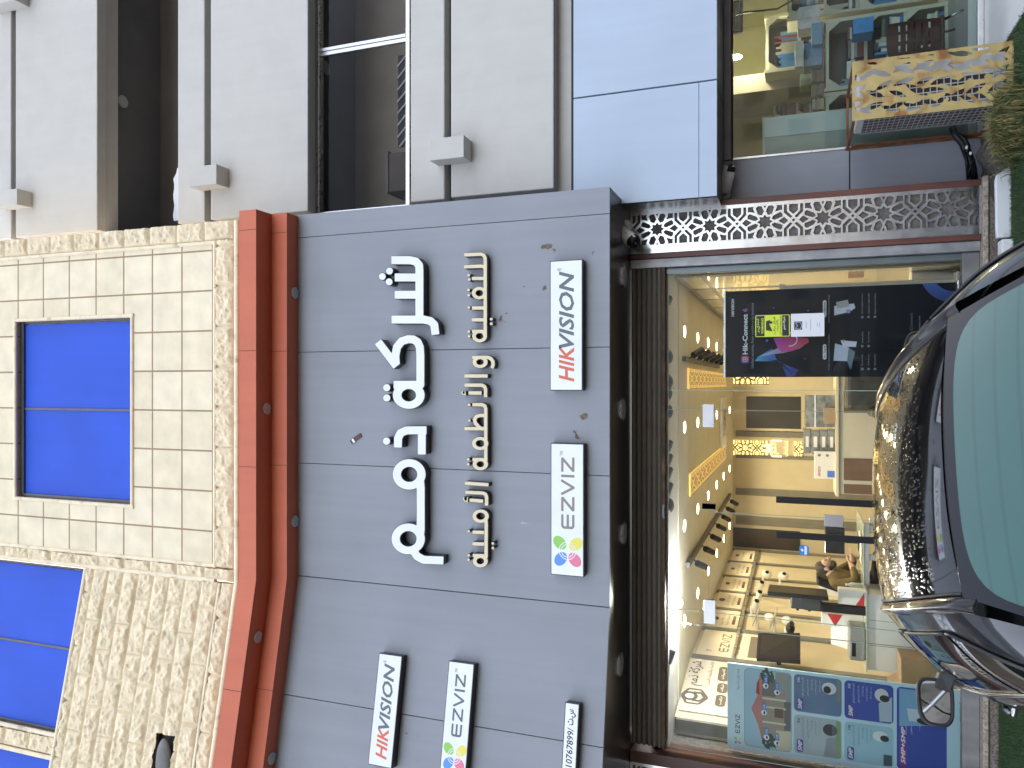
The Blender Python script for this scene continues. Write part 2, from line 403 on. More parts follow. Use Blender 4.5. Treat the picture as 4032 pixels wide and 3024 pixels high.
# ================================================================ reference planes
F_Y, XC, AL = 7.2, -2.13, math.radians(12)
W_Y = 8.25                                       # shopfront
XR = 1.88                                        # right end of the grey fascia
FS = Board((0, F_Y, 0), (1, 0, 0)); FL = Board((XC, F_Y, 0), (math.cos(AL), math.sin(AL), 0))
S_Y, XS = 7.0, -2.22
SM = Board((0, S_Y, 0), (1, 0, 0)); SLB = Board((XS, S_Y, 0), (math.cos(AL), math.sin(AL), 0))
SF = Board((0, W_Y, 0), (1, 0, 0))
def corner(t): return Vector((XC + t * math.tan(AL / 2), F_Y - t, 0))
def wrap(mb, prof, xr=XR, sl=-4.6):
    """closed profile [(t, z)...] carried along the straight face and round the bend"""
    rings = []
    for kind in range(3):
        k = len(mb.v); rings.append(k)
        for t, z in prof:
            if kind == 0: p = Vector((xr, F_Y - t, z))
            elif kind == 1: p = corner(t) + Vector((0, 0, z))
            else: p = FL.pt(sl, z, t)
            mb.v.append(p)
    n = len(prof)
    for a, b in zip(rings, rings[1:]):
        for i in range(n):
            j = (i + 1) % n; mb.f.append((a + i, a + j, b + j, b + i)); mb.m.append(0)
    mb.f.append(tuple(range(rings[0], rings[0] + n))[::-1]); mb.m.append(0)
    mb.f.append(tuple(range(rings[2], rings[2] + n))); mb.m.append(0)
    return mb

# ================================================================ ground
G_Z = .17
struct('street', MB().box(-300, 300, -16, 6.5, -.3, 0), M_ASPH)
struct('kerb', MB().box(-300, 300, 6.5, 6.62, -.1, G_Z - .01), M_KERB, bevel=.01)
struct('verge', MB().box(-300, 300, 6.62, 8.6, -.3, G_Z - .02), M_SOIL)
struct('pavement', MB().box(-300, 300, -20, -16, -.3, .12), M_ASPH)
struct('ground', MB().box(-300, 300, -300, -20, -.3, .1).box(-300, 300, 8.6, 300, -.3, .1), M_SOIL)
def turf(x0, x1, y0, y1, n):
    mb = MB(); rng = random.Random(3)
    mb.cur = 1; mb.box(x0, x1, y0, y1, G_Z - .02, G_Z - .004); mb.cur = 0
    for _ in range(n):
        x, y = rng.uniform(x0, x1), rng.uniform(y0, y1); a = rng.uniform(0, 6.28); h = rng.uniform(.015, .032); w = .003
        c, s = math.cos(a) * w, math.sin(a) * w; lx, ly = rng.uniform(-.012, .012), rng.uniform(-.012, .012)
        mb.face([(x - c, y - s, G_Z - .005), (x + c, y + s, G_Z - .005), (x + lx, y + ly, G_Z - .005 + h)])
    return mb
M_BLADE = mat('turf_blade', (.028, .068, .014), .7, var=.35, vs=60)
tag(obj('artificial_turf', turf(-4.6, 3.0, 6.9, 8.05, 42000), [M_BLADE, M_TURF]), 'bright green artificial turf along the foot of the shopfront', 'turf', kind='stuff')

# ================================================================ main building: shell, fascia, cornice
shop = thing('shop_building', 'corner shop building with grey cladding fascia and stepped orange cornice', 'building', (0, F_Y, 0))
Z_F0, Z_F1 = 3.55, 7.08
b_ = MB(); wrap(b_, [(-.05, Z_F0 + .012), (-.05, Z_F1 + .3), (-1.0, Z_F1 + .3), (-1.0, Z_F0 + .012)], XR - .01)
obj('fascia_core', b_, M_DARK, shop)
jx = [XR] + [P(x, y, F_Y).x for x, y in ((1820, 886), (1820, 1376), (1820, 1850))]
jx.append(XC)
for a, b in zip(jx, jx[1:]):
    obj('cladding_panel', MB().bbox(FS, b + .003, a - .003, Z_F0, Z_F1 + .01, -.04, 0), M_GREY, shop, bevel=.003)
fu = [-.0, FL.px(1765, 2842)[0], FL.px(1765, 2842)[0] - 1.19, FL.px(1765, 2842)[0] - 2.4]
for a, b in zip(fu, fu[1:]):
    obj('cladding_panel', MB().bbox(FL, b + .003, a - .004, Z_F0, Z_F1 + .01, -.04, 0), M_GREY, shop, bevel=.003)
SIDE = Board((XR, 0, 0), (0, 1, 0))
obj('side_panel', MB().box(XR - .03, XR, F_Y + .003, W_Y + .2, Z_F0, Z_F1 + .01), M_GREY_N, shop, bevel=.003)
s_ = MB(); e_ = FL.pt(-4.6, 0, -.005); c0 = corner(-.005)
for z in (Z_F0 + .004,):
    s_.face([(XR - .002, F_Y + .005, z), (XR - .002, W_Y + .4, z), (-6.6, W_Y + .4, z), (e_.x, e_.y, z), (c0.x, c0.y, z)])
obj('soffit', s_, M_SOFFIT, shop)
# cornice
T1, T2 = .20, .45
Z1, Z2, Z3 = Z_F1, 7.285, 7.51
for nm, prof in (('cornice_lower_band', [(T1, Z1), (T1, Z2), (-.1, Z2), (-.1, Z1)]), ('cornice_upper_band', [(T2, Z2 + .001), (T2, Z3), (-.3, Z3), (-.3, Z2 + .001)])):
    obj(nm, wrap(MB(), prof, 1.866), M_ORANGE, shop, bevel=.004)
for x in (P(1100, 915, 6.98).x, P(1100, 1383, 6.98).x, P(1100, 1833, 6.98).x):
    for a, b, c in ((Z1, Z2, T1), (Z2, Z3, T2)): obj('cornice_seam', MB().bbox(FS, x - .0022, x + .0022, a, b, c + .0005, c + .0015), M_DARK, shop)
for u in (FL.px(1000, 2733, T2)[0],):
    for a, b, c in ((Z1, Z2, T1), (Z2, Z3, T2)): obj('cornice_seam', MB().bbox(FL, u - .0022, u + .0022, a, b, c + .0005, c + .0015), M_DARK, shop)
obj('recess_shade_wall', MB().box(-2.1, 1.7, F_Y + .35, F_Y + .5, Z3 - .2, 8.2), M_DARK, shop)  # near-black colour stands in for the shade between cornice and stone
obj('recess_shade_side_wall', MB().hexa([SLB.pt(-4.6, 7.3, -.35), SLB.pt(0.1, 7.3, -.35), SLB.pt(0.1, 7.3, -.5), SLB.pt(-4.6, 7.3, -.5), SLB.pt(-4.6, 8.2, -.35), SLB.pt(0.1, 8.2, -.35), SLB.pt(0.1, 8.2, -.5), SLB.pt(-4.6, 8.2, -.5)]), M_DARK, shop)  # same painted shade along the bent left face

# stone storey above the cornice
stone = thing('stone_storey', 'cream stone upper storey with smooth tiles and split stone borders', 'building', (0, S_Y, 7.7))
Z_S = P(935, 1500, S_Y).z
ZT = 12.4
XSR = P(925, 868, S_Y).x
tx1 = P(600, 0, S_Y).z
TILE_U = 0.0; TILE_V = 0.0
u_in_r = P(844, 949, S_Y).x - .03; u_in_l = P(855, 2225, S_Y).x
z_in = P(844, 1500, S_Y).z
wl, wr = P(290, 1986, S_Y).x, P(290, 1244, S_Y).x; wb, wt = P(528, 1600, S_Y).z, P(56, 1600, S_Y).z
tr = .05
TILE_V = -(P(716, 1500, S_Y).z) + .004 + 7.7
TILE_U = -(P(900, 1300, S_Y).x)
wall = MB()
for u0, u1, v0, v1 in ((u_in_l, wl + tr / 2, z_in, ZT), (wr - tr / 2, u_in_r, z_in, ZT), (wl + tr / 2, wr - tr / 2, z_in, wb + tr / 2), (wl + tr / 2, wr - tr / 2, wt - tr / 2, ZT)):
    wall.bbox(SM, u0, u1, v0, v1, -.3, 0)
obj('tile_wall', wall, tile_mat(), stone)
obj('wall_core', MB().bbox(SM, XS + .02, XSR - .01, Z_S + .03, ZT, -.32, -.11), M_STONE_T, stone)
def rough(mb, B, u0, u1, v0, v1, bw, bh, amp=.038, res=.0125, t0=0.0, stag=.5, seed=0, hole=None):
    """rock-faced blocks: drafted margins, chipped bulging middles, thin sunk joints"""
    nu, nv = max(2, int((u1 - u0) / res)), max(2, int((v1 - v0) / res))
    def fn(i, j):
        u, v = u0 + (u1 - u0) * i / nu, v0 + (v1 - v0) * j / nv
        r = math.floor((v - v0) / bh); fu_ = ((u - u0) / bw + (stag * (r % 2))) % 1; fv = ((v - v0) / bh) % 1
        e = min(min(fu_, 1 - fu_) * bw, min(fv, 1 - fv) * bh)
        bid = math.floor((u - u0) / bw + stag * (r % 2)) * 7.3 + r * 3.1 + seed
        q = lambda f, o: noise.noise(Vector((u * f + bid, v * f, bid + o)))
        k = max(0, min(1, (e + .012 * q(14, 3) - .012) / .035)); k = k * k * (3 - 2 * k)
        h = .42 + .5 * q(4.5, 0) + .55 * (.5 - abs(q(9, 5)) * 2) + .38 * (.4 - abs(q(20, 9)) * 2) + .2 * q(44, 1)
        t = t0 + (amp * max(.04, h) * k + .006) if e > .009 else t0 - .014
        return B.pt(u, v, t)
    sk = None
    if hole: sk = lambda i, j: hole[0] < u0 + (u1 - u0) * (i + .5) / nu < hole[1] and hole[2] < v0 + (v1 - v0) * (j + .5) / nv < hole[3]
    return mb.grid(fn, nu, nv, sk)
def trim(mb, B, a, b, r=.024, t=0.0, seg=8):      # bull-nosed stone strip in short lengths
    a, b = Vector(a), Vector(b); L = (b - a).length; n = max(1, round(L / .52))
    for i in range(n):
        p, q = a + (b - a) * (i / n), a + (b - a) * ((i + 1) / n); d = (q - p).normalized() * .0015
        p, q = p + d, q - d
        mb.tube([B.pt(p.x, p.y, t), B.pt(q.x, q.y, t)], r, seg)
    return mb
rb = MB()
rough(rb, SM, u_in_r + .035, XSR, Z_S + .06, ZT, .4, .40, stag=0)
rough(rb, SM, XS - .0, u_in_l - .035, Z_S + .06, ZT, .5, .40, stag=0, seed=4)
rough(rb, SM, u_in_l - .03, u_in_r + .03, Z_S + .06, z_in - .03, .455, .6, stag=0, seed=9)
obj('split_stone_border', rb, M_STONE_R, stone, smooth=True)
tb = MB()
trim(tb, SM, (u_in_r + .012, z_in - .01), (u_in_r + .012, ZT)); trim(tb, SM, (u_in_l - .012, z_in - .01), (u_in_l - .012, ZT)); trim(tb, SM, (u_in_l - .03, z_in - .012), (u_in_r + .03, z_in - .012))
trim(tb, SM, (XS, Z_S + .02), (XSR, Z_S + .02), .034, -.02); trim(tb, SM, (XS - .0, Z_S + .3), (XS - .0, ZT), .03)
obj('stone_moulding', tb, M_STONE_T, stone, smooth=True, auto=50)
def window(B, u0, u1, v0, v1, parent, muls, depth=.075, both=True):
    w = MB()
    fr = obj('window', w.bbox(B, u0, u1, v1 - .05, v1, -depth - .05, -depth + .025), M_ALU_D, parent)
    f = MB(); f.bbox(B, u0, u1, v0, v0 + .02, -depth - .03, -depth + .012); f.bbox(B, u1 - .02, u1, v0 + .02, v1 - .05, -depth - .03, -depth + .012); f.bbox(B, u0, u0 + .035, v0 + .02, v1 - .05, -depth - .03, -depth + .02)
    for m_ in muls: f.bbox(B, m_ - .013, m_ + .013, v0 + .02, v1 - .05, -depth - .03, -depth + .014)
    obj('frame', f, M_ALU_D, fr)
    xs = [u0 + .02] + list(muls) + [u1 - .02]
    for a, b in zip(xs, xs[1:]): obj('pane', MB().bbox(B, a + .012, b - .012, v0 + .02, v1 - .05, -depth - .02, -depth), M_FILM, fr)
    return fr
window(SM, wl + tr, wr - tr, wb + tr, wt - tr, stone, [P(290, 1612, S_Y + .07).x])
tw = MB(); m_ = tr / 2
trim(tw, SM, (wl + m_, wb), (wl + m_, wt)); trim(tw, SM, (wr - m_, wb), (wr - m_, wt)); trim(tw, SM, (wl, wb + m_), (wr, wb + m_)); trim(tw, SM, (wl, wt - m_), (wr, wt - m_))
obj('window_moulding', tw, M_STONE_T, stone, smooth=True, auto=50)
# bent-away left face of the stone storey
zsill = SLB.px(270, 2640)[1]
obj('side_wall_core', MB().bbox(SLB, -5, -.02, Z_S + .03, ZT, -.5, -.16), M_STONE_T, stone)
rl = MB()
uh0, uh1 = SLB.px(660, 2885)[0], -9
zin2 = SLB.px(838, 2500)[1]
hv0, hv1 = SLB.px(684, 2950)[1], SLB.px(610, 2950)[1]
rough(rl, SLB, -3.4, -.02, Z_S + .06, zin2 - .03, .6, .5, stag=0, seed=21)
uh = SLB.px(650, 2888)[0]
rough(rl, SLB, -3.4, -.02, zin2 + .03, zsill - .03, .62, .232, seed=31, hole=(-9, uh, hv0, hv1))
up0, up1 = SLB.px(170, 2885)[0], SLB.px(170, 2985)[0]
rough(rl, SLB, up1 + .05, up0 - .03, zsill + .02, ZT, .5, .4, stag=0, seed=61)
obj('split_stone_face', rl, M_STONE_R, stone, smooth=True)
tl = MB(); trim(tl, SLB, (-.03, zsill), (-4.6, zsill), .03); obj('border_moulding', trim(MB(), SLB, (-.03, zin2), (-4.6, zin2), .022), M_STONE_T, stone, smooth=True, auto=50); obj('lower_moulding', trim(MB(), SLB, (0, Z_S + .02), (-4.6, Z_S + .02), .034, -.02), M_STONE_T, stone, smooth=True, auto=50)
tv_ = MB(); trim(tv_, SLB, (up0, zsill), (up0, ZT), .026); trim(tv_, SLB, (up1 + .02, zsill), (up1 + .02, ZT), .026); obj('pier_moulding', tv_, M_STONE_T, stone, smooth=True, auto=50)
obj('side_moulding', tl, M_STONE_T, stone, smooth=True, auto=50)
mu = SLB.px(170, 2545)[0]
window(SLB, up0 + .02, -.04, zsill + .01, ZT, stone, [mu])
window(SLB, up1 - 2.0, up1, zsill + .01, ZT, stone, [up1 - 1.0])
obj('missing_block_cavity', MB().bbox(SLB, -4.6, uh + .03, hv0 - .03, hv1 + .03, -.14, -.07), M_SOIL, stone, label='dark open cavity where a stone block is missing')
obj('loose_stone', MB().ell(SLB.pt(uh - .36, (hv0 + hv1) / 2 - .01, -.03), .33, .06, .11), mat('grey_mortar', (.2, .2, .2), .95, bump=.8, bs=30, var=.2), stone, smooth=True)

# cornice and soffit spotlights
M_LENS = mat('frosted_lens', (.42, .42, .42), .3, var=.05, vs=30); M_LENS2 = mat('white_lens', (.9, .89, .86), .3, var=.03)
def downlight(name, p, r, m, label, cat, group, trim_m=M_ALU):
    t = thing(name, label, cat, p, group)
    rg = MB().tube([p + Vector((0, 0, .004)), p - Vector((0, 0, .012))], r, 28)
    obj('trim_ring', rg, trim_m, t, smooth=True, auto=40)
    obj('lens', MB().tube([p - Vector((0, 0, .0125)), p - Vector((0, 0, .016))], r * .82, 28), m, t)
    return t
for x, y, z, nm in ((1049, 1609, Z2, 'upper ledge above the big white letters'), (1160, 1153, Z1, 'lower ledge above the first white letter'), (1160, 2052, Z1, 'lower ledge above the last big white letter'),
                (1014, 2508, Z2, 'upper ledge just left of the bend'), (1069, 2985, Z1, 'lower ledge at the left edge of the photo')):
    downlight('cornice_light', PZ(x, y, z - .003), .062, M_LENS, 'round grey light under the orange cornice, ' + nm, 'light', 'lights under the orange cornice')
for x, y, nm in ((2455, 1088, 'nearest the patterned pillar'), (2450, 1612, 'second from the patterned pillar'), (2455, 2100, 'third from the patterned pillar'), (2441, 2616, 'farthest from the patterned pillar')):
    downlight('soffit_light', PZ(x, y, Z_F0), .118, M_LENS2, 'round white light in the dark soffit, ' + nm, 'light', 'lights in the shop soffit')

# ================================================================ grey neighbour: ribbed render storeys, loggias
nb = thing('neighbour_building', 'pale grey rendered building with horizontal bands, brackets and loggias', 'building', (4, 7.9, 0))
B0, B1 = 7.94, 7.78
XB0 = 2.07; XB1 = 16.0
zz = lambda v: P(v, 400, B1).z
zA0, zA1 = zz(382), 12.9; zB1, zB0 = zz(700), zz(1212); zC1, zC0 = zz(1617), zz(2180)
zW0 = P(2256, 400, B0).z
lip = 1.6
base = MB()
for z0, z1 in ((zW0, zC1 - .06), (zB0 + .02, zB1 - .06), (zA0 + .02, 15)): base.box(1.75, XB1, B0, B0 + .2, z0, min(z1, 12.9))
base.box(1.7, XB0 - .06, B0, B0 + .2, zW0, 12.9)
obj('wall', base, M_PLASTER, nb)
def band(z0, z1, gv0, gv1, brk, y0, y1, bh=(0, 0)):
    g0, g1 = zz(gv1), zz(gv0)
    obj('band', MB().box(XB0, XB1, B1, B0 - .001, z0, g0), M_PLASTER, nb, bevel=.012)
    obj('band', MB().box(XB0 - .01, XB1, B1, B0 - .001, g1, z1), M_PLASTER, nb, bevel=.012)
    obj('groove', MB().box(XB0, XB1, B0 - .012, B0 - .002, g0, g1), M_PLASTER_D, nb)
    yb = B1 - .22
    xl, xr_ = P(brk, y1, yb).x, P(brk, y0, yb).x
    obj('bracket', MB().box(xl, xr_, yb, B1 + .002, bh[0], bh[1]), M_PLASTER, nb, bevel=.006)
    return xr_ - xl
band(zA0, zA1, 43, 61, 40, 745, 808, (P(67, 780, B1 - .22).z, P(-40, 780, B1 - .22).z))
band(zB0, zB1, 805, 829, 800, 652, 730, (P(852, 690, B1 - .22).z, P(742, 690, B1 - .22).z))
band(zC0, zC1, 1750, 1775, 1780, 537, 623, (P(1826, 580, B1 - .22).z, P(1690, 580, B1 - .22).z))
obj('bracket', MB().box(P(-5, 0, B1 - .22).x - .05, P(-5, 35, B1 - .22).x + .5, B1 - .22, B1 + .002, P(56, 10, B1 - .22).z, P(-60, 10, B1 - .22).z), M_PLASTER, nb, bevel=.006)
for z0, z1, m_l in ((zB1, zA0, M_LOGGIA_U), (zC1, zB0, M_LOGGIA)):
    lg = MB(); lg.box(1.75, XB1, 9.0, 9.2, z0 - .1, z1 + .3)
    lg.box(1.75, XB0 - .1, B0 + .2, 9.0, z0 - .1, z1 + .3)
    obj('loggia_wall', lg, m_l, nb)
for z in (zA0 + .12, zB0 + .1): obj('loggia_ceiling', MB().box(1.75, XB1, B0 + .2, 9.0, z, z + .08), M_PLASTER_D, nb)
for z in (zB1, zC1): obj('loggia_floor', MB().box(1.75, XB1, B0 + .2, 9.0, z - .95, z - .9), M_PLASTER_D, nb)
for x, y, zc, nm in ((482, 400, zA0 + .12, 'upper loggia'), (1281, 268, zB0 + .1, 'glazed loggia')):
    downlight('loggia_lamp', PZ(x, y, zc), .105, M_LENS, 'round flush ceiling lamp inside the ' + nm + ' of the grey building', 'lamp', 'loggia ceiling lamps', M_PLASTER_D)
# aluminium sliding glazing of the lower loggia
wf = thing('sliding_window', 'aluminium framed sliding window closing the lower loggia', 'window', (4, B0, zC1))
Yg = B0 + .06
z0w, z1w = P(1611, 400, Yg).z, zB0 + .008
fr = MB(); fr.box(XB0 + .02, XB1, Yg - .03, Yg + .05, z0w - .02, z0w + .03).box(XB0 + .02, XB1, Yg - .03, Yg + .05, z1w - .035, z1w + .01).box(XB0 - .03, XB0 + .02, Yg - .03, Yg + .05, z0w - .02, z1w)
obj('frame', fr, M_ALU, wf, bevel=.003)
xm = P(1430, 180, Yg).x
obj('mullion', MB().box(xm - .045, xm, Yg - .02, Yg + .02, z0w + .03, z1w - .035).box(xm + .003, xm + .04, Yg - .035, Yg - .005, z0w + .03, z1w - .035), M_ALU, wf, bevel=.003)
for a, b in ((XB0 + .02, xm - .045), (xm + .04, xm + 2.2)):
    obj('pane', MB().box(a, b, Yg + .001, Yg + .007, z0w + .03, z1w - .035), glass('window_glass', (.9, .9, .9), .12), wf)
# barred inner window behind it
iw = thing('barred_window', 'small inner window with diagonal white bars behind the loggia glass', 'window', (3, 9, zC1))
x0, x1 = P(1590, 578, 8.98).x, P(1590, 215, 8.98).x; zt = P(1567, 400, 8.98).z
obj('frame', MB().box(x0, x1, 8.985, 8.998, zt - 1.0, zt), mat('dark_glass', (.05, .055, .06), .15, var=.1), iw)
bars = MB(); k = x0 - .8
while k < x1:
    a, b = max(k, x0), min(k + 1.0, x1)
    bars.bar((a, 8.97, zt - (a - k)), (b, 8.97, zt - (b - k)), .018); k += .155
obj('bars', bars, M_WHITE, iw)
i2 = MB(); x2, x3 = P(1590, 775, 8.9).x, P(1590, 628, 8.9).x; z3 = P(1570, 700, 8.9).z
cb_ = thing('cupboard', 'brown wooden cupboard standing in the corner of the glazed loggia', 'cupboard', (x2, 8.9, zC1))
obj('carcass', MB().box(x2, x3, 8.6, 8.97, zC1 - .9, z3 - .02), mat('old_wood', (.12, .085, .06), .5, var=.2), cb_, bevel=.005); obj('top', MB().box(x2 - .02, x3 + .03, 8.58, 8.97, z3 - .02, z3), M_ALU_D, cb_)
wx0, wx1 = P(695, 868, 8.2).x, P(695, 662, 8.2).x; wz = P(684, 760, 8.2).z
wm = MB(); wm.grid(lambda i, j: (wx0 + (wx1 - wx0) * i / 10, 8.2 + .3 * (j > 3), (zB1 - .3 + (wz - zB1 + .3) * min(j, 3) / 3) - .05 * (i > 8) - .012 * math.sin(i * 1.7 + j)), 10, 6)
obj_w = obj('wrapped_bundle', wm, mat('white_sheet', (.62, .64, .68), .6, var=.06, bump=.3, bs=9)); tag(obj_w, 'white sheet wrapped bundle behind the upper loggia parapet', 'bundle')

# ================================================================ neighbour shop: blue fascia, glazing
nf = thing('blue_fascia', 'pale blue flat panel fascia over the neighbouring bookshop', 'fascia', (4, 7.7, 2.6))
YP = 7.70
zb0, zb1 = P(2823, 400, YP).z, P(2258, 400, YP).z
xl = P(2640, 786, YP).x
xj = P(2540, 350, YP).x; zj = P(2752, 500, YP).z
BP = Board((0, YP, 0), (1, 0, 0))
obj('panel', MB().bbox(BP, xl, xj - .008, zj + .002, zb1, -.05, 0), M_BLUE, nf, bevel=.003)
obj('panel', MB().bbox(BP, xl, xj - .008, zb0, zj - .002, -.05, 0), M_BLUE, nf, bevel=.003)
obj('panel', MB().bbox(BP, xj + .008, 9.0, zb0, zb1, -.05, 0), M_BLUE, nf, bevel=.003)
obj('backing', MB().box(xl + .01, 9.0, YP + .055, YP + .3, zb0 + .02, zb1 + .04), M_DARK, nf)
YW2 = 8.6
obj('soffit', MB().box(xl + .01, 9.0, YP + .051, YW2 + .1, zb0 + .012, zb0 + .03), M_ALU_D, nf)
obj('soffit_joint', MB().hexa([(xj - .006, YP + .05, zb0 + .01), (xj + .006, YP + .05, zb0 + .01), (xj + .006, YW2, zb0 + .01), (xj - .006, YW2, zb0 + .01), (xj - .006, YP + .05, zb0 + .0115), (xj + .006, YP + .05, zb0 + .0115), (xj + .006, YW2, zb0 + .0115), (xj - .006, YW2, zb0 + .0115)]), M_DARK, nf)
obj('left_return', MB().box(xl, xl + .008, YP + .003, YW2 - .1, zb0, zb1), M_ALU_D, nf)
ns = thing('bookshop_front', 'neighbouring bookshop front with wide glass and grey side cladding', 'shopfront', (4, YW2, .2))
xg = P(3200, 600, YW2).x
zj2 = P(3346, 620, YW2).z
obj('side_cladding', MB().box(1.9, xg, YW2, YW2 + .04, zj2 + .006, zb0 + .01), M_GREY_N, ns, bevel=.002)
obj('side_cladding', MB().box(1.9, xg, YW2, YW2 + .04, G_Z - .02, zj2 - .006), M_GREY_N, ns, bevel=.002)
obj('cladding_backing', MB().box(1.9, xg - .005, YW2 + .041, YW2 + .1, G_Z, zb0), M_DARK, ns)
zh = P(2879, 300, YW2).z; zs_ = P(3848, 60, YW2).z
obj('head_frame', MB().box(xg, 9.0, YW2 - .02, YW2 + .06, zh, zb0 + .011), M_ALU_D, ns, bevel=.004)
obj('head_gasket', MB().box(xg, 9.0, YW2 - .01, YW2 + .05, zh - .02, zh - .001), M_BLACK, ns)
obj('sill_frame', MB().box(xg, 9.0, YW2 - .03, YW2 + .06, .179, zs_), M_ALU, ns, bevel=.004)
obj('jamb', MB().box(xg, xg + .02, YW2 - .012, YW2 + .03, zs_, zh - .02), M_ALU, ns)
xg2 = P(2880, 115, YW2).x
for a, b in ((xg + .02, xg2 - .003), (xg2 + .003, 9.0)): obj('glass_pane', MB().box(a, b, YW2 + .005, YW2 + .013, zs_, zh - .02), glass('shop_glass', (.9, .95, .93), .55), ns)
struct('terrace', MB().box(2.98, 6.5, 7.2, YW2 - .03, -.1, .178), M_TILE)
sg_ = MB(); sg_.box(xg, 9.0, YW2 + .061, 12.2, G_Z - .1, .3)
struct('bookshop_floor', sg_, M_TILE)
M_YEL = mat('yellow_wall', (.58, .53, .27), .8, var=.05)
M_CREAM = mat('cream_wall', (.55, .51, .40), .8, var=.05)
struct('bookshop_wall', MB().box(1.92, 9, 12.0, 12.2, .3, 2.9).box(1.92, 2.0, YW2 + .11, 12.0, .3, 2.9), M_YEL)
tag(obj('sun_block_end_wall', MB().box(XB1, XB1 + .2, 7.7, 12.4, 0, 12.9).box(9.0, XB1, YP, 7.9, 0, zW0), M_PLASTER), kind='structure'); tag(obj('rear_wall', MB().box(1.92, XB1 + .2, 12.4, 12.6, 0, 12.9), M_PLASTER), kind='structure')  # end wall added out of view to keep sun out of the loggias
struct('sun_block_side_wall', MB().box(9.0, 9.2, 7.95, 12.2, .1, 2.95), M_YEL)  # unseen wall, added to stop sun entering the bookshop's open end
struct('bookshop_ceiling', MB().box(1.92, 9, YW2 + .07, 12.2, 2.9, 3.0), M_CREAM)
bx0, bx1 = P(3000, 340, 10.5).x, P(3000, 290, 10.5).x
# ================================================================ signs on the fascia
M_SIGNW = mat('sign_white', (.74, .76, .80), .25, var=.03, vs=4, spec=.5)
M_SIGNK = mat('sign_black', (.008, .008, .011), .3, var=0)
M_GOLD = mat('champagne_face', (.68, .575, .385), .4, var=.04, vs=8)
def letters(sign, fn, box, res, w_in, B, org, sc, depth, m_face, name='letters'):
    """raised letters traced as strokes: black body with a face set just inside its edge"""
    px = lambda a, b: B.px(org[0] + a * sc, org[1] + b * sc, depth)
    f0 = lambda X, Y: fn(X, Y, 0.0); f1 = lambda X, Y: fn(X, Y, -w_in)
    front = lambda t: (lambda a, b: B.pt(*px(a, b), t))
    body = MB(); sdf_mesh(body, f0, *box, res, front(depth - .003), front(.001))
    bo = obj(name, body, M_SIGNK, sign)
    face = MB(); sdf_mesh(face, f1, *box, res, front(depth), front(depth - .006))
    obj('face', face, m_face, bo)
    return bo
def mins(*a):
    r = a[0]
    for q in a[1:]: r = np.minimum(r, q)
    return r
sg = thing('white_letter_sign', 'large white Arabic letters with black sides on the grey fascia', 'sign', FS.pt(-.1, 5.6, 0))
def w1(X, Y, d):
    w = 24 + d; S = lambda p, **k: stroke(X, Y, p, w, **k)
    r = mins(S([(610, 172), (712, 172), (742, 179), (760, 200), (762, 225), (762, 495)], flat=(True, False)), S([(628, 266), (762, 266)]), S([(628, 360), (762, 360)]),
             S([(611, 495), (785, 495), (822, 503), (843, 524), (849, 577)]))
    for c in ((599, 231), (560, 261), (597, 290)): r = np.minimum(r, disc(X, Y, *c, 21 + d))
    return r
letters(sg, w1, (530, 900, 140, 590), 2.6, 2.6, FS, (1100, 900), .7234, .115, M_SIGNW)
def w2(X, Y, d):
    w = 24 + d; S = lambda p, **k: stroke(X, Y, p, w, **k)
    r = mins(S([(537, 617), (638, 750)]), S([(634, 738), (631, 695), (640, 645), (665, 613), (700, 602), (728, 603), (752, 618), (764, 645), (767, 690), (767, 850)], flat=(True, False)),
             ring(X, Y, 704, 907, 63, 54, w), S([(622, 850), (760, 850)]))
    for c in ((584, 866), (584, 922)): r = np.minimum(r, disc(X, Y, *c, 22 + d))
    return r
letters(sg, w2, (500, 820, 560, 1000), 2.6, 2.6, FS, (1100, 900), .7234, .115, M_SIGNW)
def w3(X, Y, d):
    w = 24 + d; S = lambda p, **k: stroke(X, Y, p, w, **k)
    r = mins(S([(645, 1191), (646, 1140), (660, 1112), (690, 1099), (720, 1098), (803 + d, 1098)]), S([(775, 1074 - d), (775, 1229)]))
    return np.minimum(r, disc(X, Y, 583, 1157, 22 + d))
letters(sg, w3, (550, 830, 1060, 1240), 2.6, 2.6, FS, (1100, 900), .7234, .115, M_SIGNW)
def w4(X, Y, d):
    w = 24 + d; S = lambda p, **k: stroke(X, Y, p, w, **k)
    return mins(ring(X, Y, 706, 1338, 67, 62, w), S([(766, 1375), (769, 1410), (769, 1640), (766, 1665)], flat=(False, False)), ring(X, Y, 701, 1689, 68, 63, w),
                S([(730, 1755), (750, 1785), (785, 1803), (893, 1807)], flat=(False, True)))
letters(sg, w4, (590, 920, 1230, 1850), 2.6, 2.6, FS, (1100, 900), .7234, .115, M_SIGNW)
sg2 = thing('gold_letter_sign', 'small champagne gold Arabic letters with black sides under the big white letters', 'sign', FS.pt(-.1, 4.9, 0))
def g1(X, Y, d):
    w = 33 + d; S = lambda p, **k: stroke(X, Y, p, w, **k)
    r = mins(S([(115, 97), (390, 85), (435, 105), (456, 150), (458, 200), (458, 1400)], flat=(True, False)), S([(113, 292), (400, 281), (450, 300)], flat=(True, False)), S([(240, 482), (440, 482)]), S([(240, 965), (440, 965)]), S([(240, 1158), (440, 1158)]),
             ring(X, Y, 362, 722, 92, 77, w), ring(X, Y, 366, 1425, 91, 77, w), S([(242, 1347), (440, 1347)]))
    for c in ((188, 430), (195, 500), (185, 670), (187, 757), (190, 957), (190, 1350), (192, 1427), (557, 1147), (557, 1223)): r = np.minimum(r, disc(X, Y, *c, 29 + d))
    return r
letters(sg2, g1, (90, 610, 30, 1560), 7, 6, FS, (1800, 980), .241, .085, M_GOLD)
